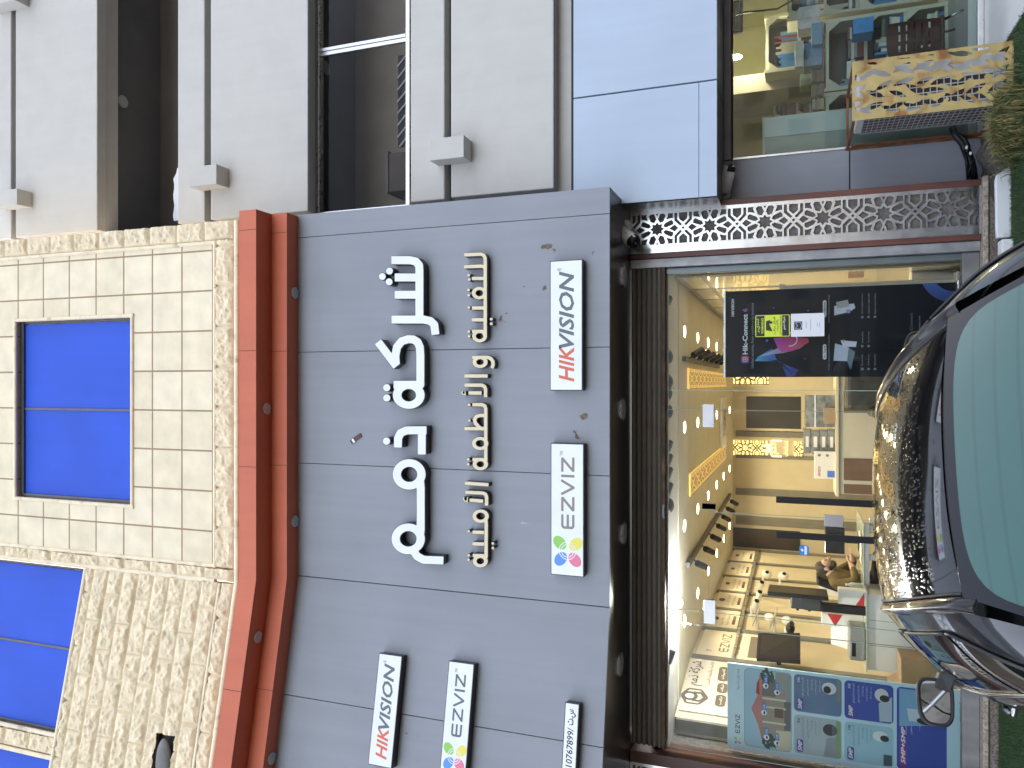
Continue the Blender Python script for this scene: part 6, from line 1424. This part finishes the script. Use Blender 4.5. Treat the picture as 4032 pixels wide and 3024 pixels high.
    # lower body
LOW = [(-.95, .62, .80), (-.8, .70, .82), (-.5, .75, .86), (-.02, .77, 1.10), (.6, .835, 1.10), (1.3, .875, 1.09), (1.9, .88, 1.075), (2.85, .83, 1.0), (3.2, .74, .86), (3.38, .55, .74)]
PRF = [(0, 0), (.035, -.05), (.055, -.13), (.06, -.3), (.065, -.45), (.045, -.62), (-.03, -.8)]
ysl = [-.95 + 4.33 * i / 60 for i in range(61)]
def low(s, i, y):
    bx, bz = smooth_tab(LOW, y, .15); dx, dz = PRF[i]; return Vector((s * (bx + dx), y, max(.2, bz + dz * (bz / 1.05))))
lb = MB()
for s in (-1, 1): lb.grid((lambda i, j: low(s, i, ysl[j])) if s > 0 else (lambda i, j: low(s, 6 - i, ysl[j])), 6, 60)
def deck(i, j, y0, y1, n):
    y = y0 + (y1 - y0) * j / n; bx, bz = smooth_tab(LOW, y, .15); u = -1 + 2 * i / 12; return Vector((bx * u, y, bz + .035 * (1 - u * u)))
lb.grid(lambda i, j: deck(i, j, -.95, -.46, 8), 12, 8); lb.grid(lambda i, j: deck(i, j, 2.72, 3.38, 10), 12, 10)
for ye in (-.95, 3.38):
    lb.grid((lambda i, j: Vector(((-1 + 2 * i / 12) * abs(low(1, 6 - j, ye).x), ye - (.03 if ye < 0 else -.03) * math.sin(j / 6 * 3.14), low(1, 6 - j, ye).z)) if ye < 0 else Vector(((1 - 2 * i / 12) * abs(low(1, 6 - j, ye).x), ye + .03 * math.sin(j / 6 * 3.14), low(1, 6 - j, ye).z))), 12, 6)
obj('body', lb, M_PAINT, car, smooth=True, local=True)
obj('windscreen', MB().grid(lambda i, j: Vector(((-1 + 2 * i / 12) * (.5 + .2 * j / 10), 1.86 + .9 * j / 10, 1.455 - .42 * (j / 10) - .04 * abs(-1 + 2 * i / 12) ** 2)), 12, 10), M_SIDEG, car, smooth=True, local=True)
for s in (-1, 1):
    nm = 'door'
    for y0, y1 in ((.36, 1.18), (1.2, 2.35)):
        seam = MB().tube([low(s, i, y0) + Vector((s * .002, 0, 0)) for i in range(6)], .004, 5)
        dr = obj('door_seam', seam, M_DARK, car, local=True)
        hp = low(s, 2, y0 + .22) + Vector((s * .02, 0, -.02))
        if y0 < 1 or True: obj('door_handle', MB().tube([hp + Vector((-s * .02, -.1, 0)), hp + Vector((s * .012, -.07, 0)), hp + Vector((s * .012, .07, 0)), hp + Vector((-s * .02, .1, 0))], [.012, .016, .016, .012], 8), M_CHROME, car, local=True, smooth=True)
    mc = Vector((s * 1.0, 1.93, 1.175)); Rm = Matrix.Rotation(s * math.radians(-8), 3, 'Z')
    mr = MB(); n = 12
    ringp = lambda r, y, k: [mc + Rm @ Vector((k * .5 * r[0] * math.copysign(abs(math.cos(t)) ** .55, math.cos(t)), y, .5 * r[1] * math.copysign(abs(math.sin(t)) ** .6, math.sin(t)) * (1 - .12 * s * k * math.cos(t)))) for t in np.linspace(0, 6.2832, 24, endpoint=False)]
    rings = [ringp((.235, .165), -.035, 1), ringp((.25, .18), -.02, 1), ringp((.235, .17), .05, 1), ringp((.15, .10), .11, 1)]
    for a, b in zip(rings, rings[1:]):
        for q in range(24): mr.face([a[q], a[(q + 1) % 24], b[(q + 1) % 24], b[q]])
    mr.face(rings[-1][::-1])
    mi = obj('wing_mirror', mr, M_TRIMK, car, smooth=True, local=True, weld=True)
    g = MB(); g.face([p + Rm @ Vector((0, .006, 0)) for p in ringp((.215, .145), -.03, 1)]); obj('mirror_glass', g, mat('mirror_silver', (.42, .44, .46), .01, 1, var=0), mi, local=True)
    g = MB(); a, b = ringp((.235, .165), -.036, 1), ringp((.213, .143), -.034, 1)
    for q in range(24): g.face([a[q], b[q], b[(q + 1) % 24], a[(q + 1) % 24]])
    obj('mirror_rim', g, M_TRIMK, mi, local=True)
    obj('mirror_foot', MB().hexa([Vector(v) for v in ((s * .84, 1.84, 1.07), (s * .84, 2.08, 1.07), (s * .95, 2.02, 1.1), (s * .95, 1.92, 1.1), (s * .84, 1.9, 1.15), (s * .84, 2.12, 1.13), (s * .94, 2.0, 1.18), (s * .94, 1.92, 1.19))]), M_TRIMK, mi, local=True, bevel=.01)
    for y in (-.42, 2.36):
        w = obj('wheel', MB().tube([(s * .70, y, .325), (s * .72, y, .325), (s * .90, y, .325), (s * .915, y, .325)], [.29, .325, .325, .30], 32), M_TRIMK, car, local=True, smooth=True, auto=40)
        obj('rim', MB().tube([(s * .9, y, .325), (s * .921, y, .325)], [.22, .2], 24), M_ALU, w, local=True)
    for nm_, y, z, m in (('tail_lamp', -.96, .68, mat('dark_red_lens', (.05, .006, .006))), ('headlight', 3.37, .68, M_ALU)):
        bx = .5 if y < 0 else .44; obj(nm_, MB().box(s * (bx - .14), s * (bx + .14), y - .025, y + .025, z - .06, z + .06), m, car, local=True, bevel=.02)
# ================================================================ outdoor things
def bullet_cam(p, d, up, label, s=1.0, mount=None, hood=True):
    d = Vector(d).normalized(); t = thing('security_camera', label, 'camera', p); M_K = M_BLACK
    a, b = p - d * .12 * s, p + d * .10 * s
    obj('body', MB().tube([a, a + d * .02 * s, b - d * .03 * s, b], [.05 * s, .06 * s, .06 * s, .055 * s], 16), M_WHITE, t, smooth=True, auto=40)
    f = obj('front_face', MB().tube([b, b + d * .035 * s, b + d * .05 * s], [.056 * s, .055 * s, .045 * s], 16), M_K, t, smooth=True, auto=40); obj('lens', MB().ell(b + d * .05 * s, .02 * s, .02 * s, .02 * s), mat('lens_glass', (.01, .01, .015), .05, var=0), f, smooth=True)
    if hood:
        u = Vector(up); r = d.cross(u).normalized(); h = MB(); h.grid(lambda i, j: a.lerp(b + d * .06 * s, j) + (u * math.cos(-1.0 + 2.0 * i / 8) + r * math.sin(-1.0 + 2.0 * i / 8)) * .066 * s, 8, 1); obj('hood', h, M_WHITE, t, smooth=True)
    m0 = Vector(mount); obj('arm', MB().tube([p - d * .02 * s, p.lerp(m0, .5) + Vector((0, 0, .01)), m0], .02 * s, 10), M_WHITE, t, smooth=True)
    n_ = Vector((0, 0, -1)) if abs(m0.z - p.z) > .04 and abs(m0.y - p.y) < .12 else Vector((0, -1, 0))
    obj('mount_plate', MB().tube([m0, m0 + n_ * .015], .05 * s, 16), M_WHITE, t, smooth=True, auto=40); return t
p = P(2460, 922, 7.85); m0 = P(2434, 876, 7.95); m0.z = Z_F0 + .002
bullet_cam(p, (-.55, -.35, -.62), (.3, -.3, .75), 'white bullet security camera with black face under the soffit by the star pillar', 1.25, (p.x + .1, p.y + .06, Z_F0 + .003))
p = P(2862, 712, 8.4); bullet_cam(p, (.82, -.35, -.25), (0, -.3, 1), 'white bullet security camera on the grey wall below the blue panel', 1.05, (p.x - .1, YW2 - .001, p.z + .03))
# air conditioner in its cage
cx0, cx1 = P(3356, 476, 7.53).x, P(3356, 245, 7.53).x; cz1 = P(3356, 360, 7.53).z; cy0, cy1 = 7.53, 8.42
M_YELM = mat('yellow_cage_paint', (.42, .31, .12), .55, .1, var=.12, vs=8, col2=(.24, .095, .02), c2=(.52, .64), c2s=5, bump=.15, bs=60)
M_RUST = mat('rusty_iron', (.15, .055, .02), .8, var=.3, vs=12, bump=.4)
cage = thing('metal_cage', 'rusty yellow metal cage with leaf shaped cutouts around the air conditioner', 'cage', ((cx0 + cx1) / 2, cy0, G_Z))
CBd = Board((cx0, cy0, G_Z), (1, 0, 0)); cw, chh = cx1 - cx0, cz1 - G_Z
rng = random.Random(11); leaves = []
def stem(pts, n, ln):
    for i in range(n):
        f = (i + .6) / n; k = f * (len(pts) - 1); a = int(min(k, len(pts) - 2)); q = k - a
        x = pts[a][0] + (pts[a + 1][0] - pts[a][0]) * q; y = pts[a][1] + (pts[a + 1][1] - pts[a][1]) * q; an = math.atan2(pts[a + 1][1] - pts[a][1], pts[a + 1][0] - pts[a][0])
        for s in (-1, 1):
            th = an + s * math.radians(rng.uniform(20, 30)); L = ln * rng.uniform(.85, 1.15); ox, oy = x + math.cos(an + s * 1.5) * .02, y + math.sin(an + s * 1.5) * .02
            leaves.append((ox + math.cos(th) * L * .5, oy + math.sin(th) * L * .5, th, L * .5, L * .135))
stem([(.46 * cw, -.05), (.40 * cw, .3), (.24 * cw, .62), (.30 * cw, 1.0), (.42 * cw, 1.4)], 9, .19); stem([(-.02 * cw, .1), (.08 * cw, .4), (.02 * cw, .8), (.1 * cw, 1.4)], 8, .16); stem([(1.0 * cw, -.05), (.84 * cw, .3), (.92 * cw, .7), (.82 * cw, 1.4)], 8, .18); stem([(.70 * cw, -.05), (.58 * cw, .35), (.66 * cw, .8), (.6 * cw, 1.4)], 9, .17)
def leafy(X, Y):
    d = np.full(X.shape, 1e9)
    for lx, ly, th, a, b in leaves:
        c, s = math.cos(th), math.sin(th); p = (X - lx) * c + (Y - ly) * s; q = -(X - lx) * s + (Y - ly) * c
        d = np.minimum(d, (np.abs(q) / b - np.clip(1 - (p / a) ** 2, -1, 1)) * b * .6)
    edge = np.minimum(np.minimum(X, cw - X), np.minimum(Y, chh - Y)); d = np.maximum(d, .022 - edge)
    return np.maximum(-d, -np.minimum(edge + .002, 1))
fm = MB(); sdf_mesh(fm, leafy, -.003, cw + .003, -.003, chh + .003, .0075, lambda a, b: CBd.pt(a, b, .003), lambda a, b: CBd.pt(a, b, 0))
obj('leaf_screen', fm, M_YELM, cage)
bk = MB(); L2 = leaves; BS = Board((cx0, cy1, G_Z), (1, 0, 0))
fr = MB()
for z in (G_Z + .01, cz1 - .012):
    fr.bar((cx0, cy0 + .012, z), (cx0, cy1, z), .024); fr.bar((cx1, cy0 + .012, z), (cx1, cy1, z), .024); fr.bar((cx0 - .012, cy1, z), (cx1 + .012, cy1, z), .024)
for x, y in ((cx0, cy1), (cx1, cy1)): fr.bar((x, y, G_Z), (x, y, cz1 + .01), .024, up=(0, 1, 0))
obj('frame', fr, M_RUST, cage)
obj('rear_strip', MB().box(cx0 - .004, cx0 + .004, cy1 - .13, cy1 - .02, G_Z + .05, cz1 - .04), M_RUST, cage)
unit = thing('air_conditioner', 'pale grey outdoor air conditioner unit inside the yellow cage', 'air conditioner', ((cx0 + cx1) / 2, 7.9, G_Z + .02))
M_ACW = mat('aged_white_casing', (.50, .50, .50), .5, var=.1, streak=.1); M_FIN = mat('dark_fins', (.05, .04, .037), .6, var=.3, vs=40)
ux0, ux1, uy0, uy1, uz0, uz1 = cx0 + .05, cx1 - .04, cy0 + .08, cy0 + .62, G_Z + .03, cz1 - .05
obj('casing', MB().box(ux0 + .012, ux1, uy0 + .01, uy1, uz0, uz1), M_ACW, unit, bevel=.015)
obj('coil', MB().box(ux0 + .006, ux0 + .0115, uy0 + .05, uy1 - .04, uz0 + .06, uz1 - .06), M_FIN, unit)
gr = MB()
for k in range(25): z = uz0 + .06 + (uz1 - uz0 - .12) * k / 24; gr.box(ux0, ux0 + .005, uy0 + .03, uy1 - .03, z - .003, z + .003)
for k in range(7): y = uy0 + .03 + (uy1 - uy0 - .06) * k / 6; gr.box(ux0 - .004, ux0 - .0005, y - .004, y + .004, uz0 + .05, uz1 - .05)
obj('side_grille', gr, mat('grille_grey', (.32, .31, .31), .5), unit)
ff = MB()
ff2 = MB().box(ux0 + .04, ux0 + .26, uy0 + .002, uy0 + .009, uz0 + .1, uz1 - .1); obj('front_coil', ff2, M_FIN, unit)
for k in range(19): z = uz0 + .1 + (uz1 - uz0 - .2) * k / 18; ff.box(ux0 + .03, ux0 + .27, uy0 - .006, uy0 + .001, z - .004, z + .004)
for k in range(5): x = ux0 + .04 + .055 * k; ff.box(x - .004, x + .004, uy0 - .012, uy0 - .0065, uz0 + .1, uz1 - .1)
obj('front_grille', ff, M_WHITEF, unit)
# cable bundle
cb = thing('cable_bundle', 'black cable bundle sagging from the air conditioner to the star pillar', 'cable', P(3800, 620, 8.35))
def cable(nm, pts, r): obj(nm, MB().tube([P(x, y, Y) for x, y, Y in pts], r, 8), M_BLACK, cb, smooth=True)
cable('cable', ((3748, 500, 8.3), (3765, 535, 8.3), (3790, 560, 8.33), (3808, 600, 8.36), (3822, 640, 8.38), (3830, 672, 8.4), (3836, 706, 8.45)), [.03, .036, .04, .042, .042, .04, .034])
cable('cable', ((3760, 520, 8.28), (3798, 545, 8.3), (3812, 575, 8.3), (3808, 600, 8.3)), .02); cable('cable', ((3800, 590, 8.32), (3806, 640, 8.33), (3812, 706, 8.4)), .014); cable('cable', ((3812, 690, 8.34), (3824, 650, 8.34), (3838, 630, 8.34), (3832, 620, 8.34)), .009)
ti = MB(); [ti.ell(P(x, y, 8.25), .018, .018, .012) for x, y in ((3806, 580), (3822, 603))]; obj('cable_tie', ti, M_BOXW, cb, smooth=True)
# soil heap, stones, marble blocks, grass
def heap(x0, x1, y0, y1, h, seed):
    def fn(i, j):
        a, b = i / 30, j / 20; x, y = x0 + (x1 - x0) * a, y0 + (y1 - y0) * b
        e = max(0, math.sin(math.pi * a) * math.sin(math.pi * b)) ** .7; return (x, y, G_Z - .03 + e * (h * (.75 + .6 * noise.noise(Vector((x * 5, y * 5, seed)))) + .03 * noise.noise(Vector((x * 22, y * 22, seed)))))
    return MB().grid(fn, 30, 20)
tag(obj('soil_mound', heap(1.55, 2.75, 7.55, 8.65, .17, 3), M_SOIL, smooth=True), 'dry dark soil mound at the foot of the grey side wall', 'soil mound')
M_MARB = mat('white_marble', (.62, .63, .63), .3, var=.03, col2=(.45, .38, .30), c2=(.62, .72), c2s=9)
a, b = P(3960, 934, 7.62).x, P(3960, 646, 7.62).x; z1 = P(3926, 790, 7.62).z
tag(obj('marble_block', MB().hexa([(a, 7.62, G_Z - .02), (b - .0, 7.62, G_Z - .02), (b - .04, 7.68, G_Z - .02), (a + .0, 7.68, G_Z - .02), (a, 7.62, z1), (b - .09, 7.62, z1 + .01), (b - .12, 7.68, z1 + .01), (a, 7.68, z1)]), M_MARB, bevel=.006), 'long white marble block lying on the turf below the star pillar', 'block')
a, b = P(3965, 1060, 7.55).x, P(3965, 938, 7.55).x; z1 = P(3945, 980, 7.55).z
tag(obj('marble_block', MB().box(a, b - .006, 7.55, 7.7, G_Z - .02, z1), M_MARB, bevel=.006), 'shorter white marble block running behind the car roof', 'block')
gm = MB(); rng = random.Random(4); gc = Vector((2.16, 7.38, G_Z))
for _ in range(2600):
    a = rng.uniform(0, 6.28); r = abs(rng.gauss(0, .13)); p = gc + Vector((r * math.cos(a) * 1.35, r * math.sin(a), -.02)); L = rng.uniform(.12, .36) * (1 - r * .9); lean = Vector((math.cos(a), math.sin(a), 0)) * rng.uniform(.05, .55) * L + Vector((rng.gauss(0, .03), rng.gauss(0, .03), 0)); w = rng.uniform(.0025, .005); s = Vector((-math.sin(a + rng.gauss(0, 1)), math.cos(a), 0)) * w
    gm.cur = 1 if rng.random() < .35 else 0; m1 = p + lean * .35 + Vector((0, 0, L * .62)); tip = p + lean + Vector((0, 0, L * (.8 if rng.random() < .6 else .45)))
    gm.face([p - s, p + s, m1 + s * .8, m1 - s * .8]); gm.face([m1 - s * .8, m1 + s * .8, tip])
tag(obj('grass_tuft', gm, [mat('grass_green', (.085, .115, .035), .7, var=.3, vs=30), mat('dry_grass', (.28, .20, .075), .8, var=.25, vs=30)]), 'shaggy tuft of green and dry grass in front of the yellow cage', 'grass tuft')

BULB_W = 6
# ================================================================ inside the bookshop
M_SHELF = mat('cream_shelf', (.52, .50, .41), .5, var=.04)
def bpx(x, y, Y): return P(x, y, Y)
def arch_case(x0, x1, yl, yr, Y, label, nsh):
    a, b, c, e = Board((0, Y, 0), (1, 0, 0)).rect(x0, x1, yl, yr); c = max(c, .3)
    t = thing('bookcase', label, 'bookcase', ((a + b) / 2, Y, c), 'cream bookcases'); k = .045
    for s, x in ((0, a), (1, b - k)): obj('side_panel', MB().box(x, x + k, Y, Y + .34, c, e), M_SHELF, t, bevel=.004)
    obj('back_panel', MB().box(a + k, b - k, Y + .32, Y + .335, c, e), MATS['dark_board'], t)
    for i in range(nsh + 1):
        z = c + (e - c - .05) * i / nsh; obj('shelf', MB().box(a + k + .001, b - k - .001, Y + .01, Y + .315, z, z + .035), M_SHELF, t)
        if i: obj('arch_bracket', MB().prism([(a + k, z), (a + k + .1, z), (a + k, z - .12)], Board((0, Y + .02, 0), (1, 0, 0)), 0, .02).prism([(b - k, z), (b - k - .1, z), (b - k, z - .12)], Board((0, Y + .02, 0), (1, 0, 0)), 0, .02), M_SHELF, t)
    return [(a + k, b - k, Y, c + (e - c - .05) * i / nsh + .036, (e - c - .05) / nsh - .036) for i in range(nsh)]
slots = []
slots += arch_case(3010, 3420, 262, 30, 10.6, 'tall cream arched bookcase in the middle of the bookshop', 3)
slots += arch_case(3246, 3760, 330, 40, 9.7, 'low cream bookcase behind the brown plastic chair', 3); slots += arch_case(3246, 3760, 480, 335, 9.72, 'low cream bookcase half hidden by the frosted panel', 3); slots += arch_case(3100, 3760, 35, -230, 10.3, 'cream bookcase cut off by the right edge of the scene', 4)
slots += arch_case(3040, 3330, 470, 300, 11.5, 'far cream arched bookcase behind the frosted panel', 3)
BK = [flat(*c) for c in ((70, 120, 165), (88, 140, 180), (180, 180, 172), (150, 148, 140), (60, 62, 66), (110, 104, 92), (205, 205, 200), (44, 52, 70), (120, 60, 64), (46, 110, 170))]
rng = random.Random(9)
for si, (a, b, Y, z, hh) in enumerate(slots):
    x = a + .01
    while x < b - .05:
        if rng.random() < .45:
            w = rng.uniform(.16, .24); n = rng.randint(3, 7); zz_ = z
            for _ in range(n):
                th = rng.uniform(.02, .05)
                if zz_ + th > z + hh * .9 or x + w > b: break
                o = obj('book', MB().box(x + rng.uniform(0, .015), x + w - rng.uniform(0, .02), Y + rng.uniform(.01, .04), Y + .29, zz_, zz_ + th - .002), rng.choice(BK)); tag(o, 'book lying in a flat pile on a cream bookcase shelf', 'book', 'books lying flat on the bookcase shelves'); zz_ += th
            x += w + .01
        else:
            m = rng.choice(BK); n = rng.randint(3, 6)
            for _ in range(n):
                th = rng.uniform(.018, .04); h2 = min(hh * .88, rng.uniform(.2, .3))
                if x + th > b - .01: x = b; break
                tag(obj('book', MB().box(x, x + th - .002, Y + .03, Y + .28, z, z + h2), m if rng.random() < .75 else rng.choice(BK)), 'upright book on a cream bookcase shelf', 'book', 'books standing on the bookcase shelves'); x += th
for i, (x0, x1, yl, yr, Y, c, nm) in enumerate(((3195, 3240, 175, 88, 9.6, (70, 130, 175), 'upper of the light blue wrapped book packs left of the chair'), (3165, 3240, 258, 165, 9.7, (72, 122, 165), 'wide light blue wrapped book pack behind the bookshop glass'), (3360, 3440, 128, 68, 9.3, (40, 130, 200), 'bright blue sky cover book pack beside the brown chair'), (3140, 3230, 110, 28, 9.8, (190, 188, 195), 'pile of white paper packs near the top of the stacks'), (3130, 3165, 262, 160, 9.5, (196, 196, 190), 'thin white exercise book pile beside the blue packs'), (3150, 3190, 335, 280, 10.2, (170, 178, 150), 'pale green file box on the book stacks'), (3190, 3235, 310, 250, 10.0, (160, 160, 166), 'grey striped file pile on the book stacks'))):
    a, b, cz, ez = Board((0, Y, 0), (1, 0, 0)).rect(x0, x1, yl, yr); tag(obj('book_pack', MB().box(a, b, Y, Y + .25, cz, ez), mat('pack_%d' % i, srgb(*c), .35, var=.12, vs=18), bevel=.008), nm, 'book pack', 'packs of stationery')
rng = random.Random(21); kz0 = P(3246, 200, 9.7).z + .002; KX0, KX1 = P(3240, 475, 9.7).x, P(3240, 60, 9.7).x; x = KX0 + .03
while x < KX1 - .12:
    w = rng.uniform(.1, .2); n = rng.randint(3, 9); z = kz0; c = rng.choice(((150, 148, 140), (178, 176, 170), (120, 116, 106), (96, 92, 86), (190, 188, 186)))
    for _ in range(n):
        th = rng.uniform(.012, .04); c2 = tuple(min(255, v + rng.choice((-24, -12, 0, 8))) for v in c)
        tag(obj('paper_ream', MB().box(x + rng.uniform(0, .02), x + w - rng.uniform(0, .02), 9.76 + rng.uniform(0, .05), 9.98, z, z + th - .002), flat(*c2)), 'pile of paper and booklets on top of the low cream bookcases', 'paper pile', 'paper piles on the low bookcases'); z += th
    x += w + .012
fp = thing('frosted_panel', 'frosted white counter panel standing behind the bookshop glass', 'panel', (P(3200, 540, 8.75).x, 8.75, .3)); fa, fb = xg + .03, P(3170, 445, 8.75).x; fz = P(3012, 530, 8.75).z; fm_ = P(3150, 528, 8.75).x
obj('frosted_sheet', MB().box(fm_ + .002, fb, 8.75, 8.78, .3, fz), mat('frosted_white', (.42, .47, .47), .3, var=.04), fp, bevel=.003); obj('reflection_sheet', MB().box(fa, fm_, 8.75, 8.78, .3, fz), mat('reflection_grey', (.22, .25, .23), .3, var=.06), fp, bevel=.003); obj('top_strip', MB().box(fa, fb + .004, 8.742, 8.79, fz + .001, fz + .025), M_SHELF, fp)  # reflection on the panel's left half is put in as a darker grey sheet
pr_ = P(2960, 340, 10.9); tag(obj('wall_pier', MB().box(P(3000, 358, 10.9).x, P(3000, 288, 10.9).x, 10.9, 11.9, .3, 2.85), mat('grey_pier', (.34, .31, .26), .8, var=.06)), 'grey square pier inside the bookshop', 'pier')
lp = P(2900, 225, 10.6); lt = thing('ceiling_bulb', 'small glowing bulb under the bookshop ceiling', 'lamp', (lp.x, 10.6, 2.8)); obj('bulb', MB().ell((lp.x, 10.6, lp.z), .035, .035, .07), mat('white_bulb', (1, 1, 1)), lt, smooth=True); obj('cord', MB().tube([(lp.x, 10.6, lp.z + .07), (lp.x, 10.6, 2.9)], .008, 6), M_BLACK, lt)
ld = bpy.data.lights.new('glow', 'POINT'); ld.energy = BULB_W; ld.color = (1, .87, .55); ld.shadow_soft_size = .06; lo_ = bpy.data.objects.new('glow', ld); COL.objects.link(lo_); lo_.parent = lt; lo_.location = (0, -.05, lp.z - 2.8 - .15)
# brown plastic chair
M_PLB = mat('brown_plastic', (.075, .028, .022), .35, var=.06)
cxm = P(3600, 145, 8.85).x; chx = thing('plastic_chair', 'dark brown slotted plastic chair with silver legs behind the bookshop glass', 'chair', (cxm, 8.95, .3)); zt1, zs1 = P(3502, 150, 8.85).z, P(3700, 150, 8.85).z; hw = (P(3600, 72, 8.85).x - P(3600, 222, 8.85).x) / 2
BCh = Board((cxm, 8.84, zs1), (1, 0, 0)); bh_ = zt1 - zs1
def chairback(X, Y):
    ed = np.maximum(np.abs(X) - (hw - .03 * (1 - Y / bh_) ** 2 - .02 * (Y / bh_)), np.maximum(-Y, Y - bh_ - .03 * (1 - (X / hw) ** 2))); h = np.full(X.shape, 1e9)
    for r in range(3):
        for c in range(5):
            h = np.minimum(h, np.maximum(np.abs(X - (r - 1) * hw * .52) - hw * .19, np.abs(Y - bh_ * (.2 + .15 * c)) - bh_ * .022))
    return np.maximum(ed, -h)
mbk = MB(); curve = lambda X: -.05 * (X / hw) ** 2
sdf_mesh(mbk, chairback, -hw - .02, hw + .02, -.02, bh_ + .05, .008, lambda a, b: BCh.pt(a, b, .012 + curve(a)), lambda a, b: BCh.pt(a, b, curve(a))); obj('backrest', mbk, M_PLB, chx)
obj('seat', MB().box(cxm - hw * .95, cxm + hw * .95, 8.85, 9.3, zs1 - .05, zs1 - .01), M_PLB, chx, bevel=.015)
for sx in (-1, 1):
    for y in (8.9, 9.25): obj('leg', MB().tube([(cxm + sx * hw * .8, y, zs1 - .05), (cxm + sx * hw * 1.05, y + (y - 9.07) * .3, .3)], .014, 8), M_CHROME, chx, smooth=True)
wc = MB().tube([P(2878, 85, 8.75), P(2890, 60, 8.8), P(2930, 48, 9.0), P(3000, 42, 9.2), P(3060, 35, 9.4), P(3140, -10, 9.6)], .012, 6); tag(obj('hanging_cable', wc, M_BLACK, smooth=True), 'black cable hanging across the top of the bookshop window', 'cable')
a, b, cz, ez = Board((0, 9.9, 0), (1, 0, 0)).rect(2884, 2925, 130, 2); fpz = thing('wall_picture', 'dark framed glossy picture at the top of the bookshop wall', 'picture', ((a + b) / 2, 9.9, cz)); obj('frame', MB().box(a, b, 9.9, 9.94, cz, ez), M_BLACK, fpz); obj('print', MB().box(a + .03, b - .03, 9.893, 9.899, cz + .03, ez - .03), mat('glossy_print', (.25, .3, .36), .1, var=.5, vs=9), fpz)

# ================================================================ across the street: seen only in the car's mirror and in the glass
for i, (x0, x1, d, hh, c, nm) in enumerate(((-44, -15, -40, 7.5, (.16, .145, .125), 'tan flat roofed building across the street behind the camera, left one'), (-13, 9, -42, 9.5, (.10, .095, .095), 'dark grey building across the street behind the camera'), (11, 42, -39, 6.5, (.18, .165, .14), 'tan low building across the street behind the camera, right one'))):
    t = thing('street_building', nm, 'building', ((x0 + x1) / 2, d, 0)); obj('wall', MB().box(x0, x1, d - 8, d, 0, hh), mat('far_wall_%d' % i, c, .85, var=.1, vs=.6), t)
    for fl in range(int(hh // 3)):
        for k in range(int((x1 - x0) // 2.6)): obj('window', MB().box(x0 + .8 + 2.6 * k, x0 + 2.0 + 2.6 * k, d - .05, d + .03, 1.0 + 3 * fl, 2.4 + 3 * fl), MATS['dark_glass'], t)
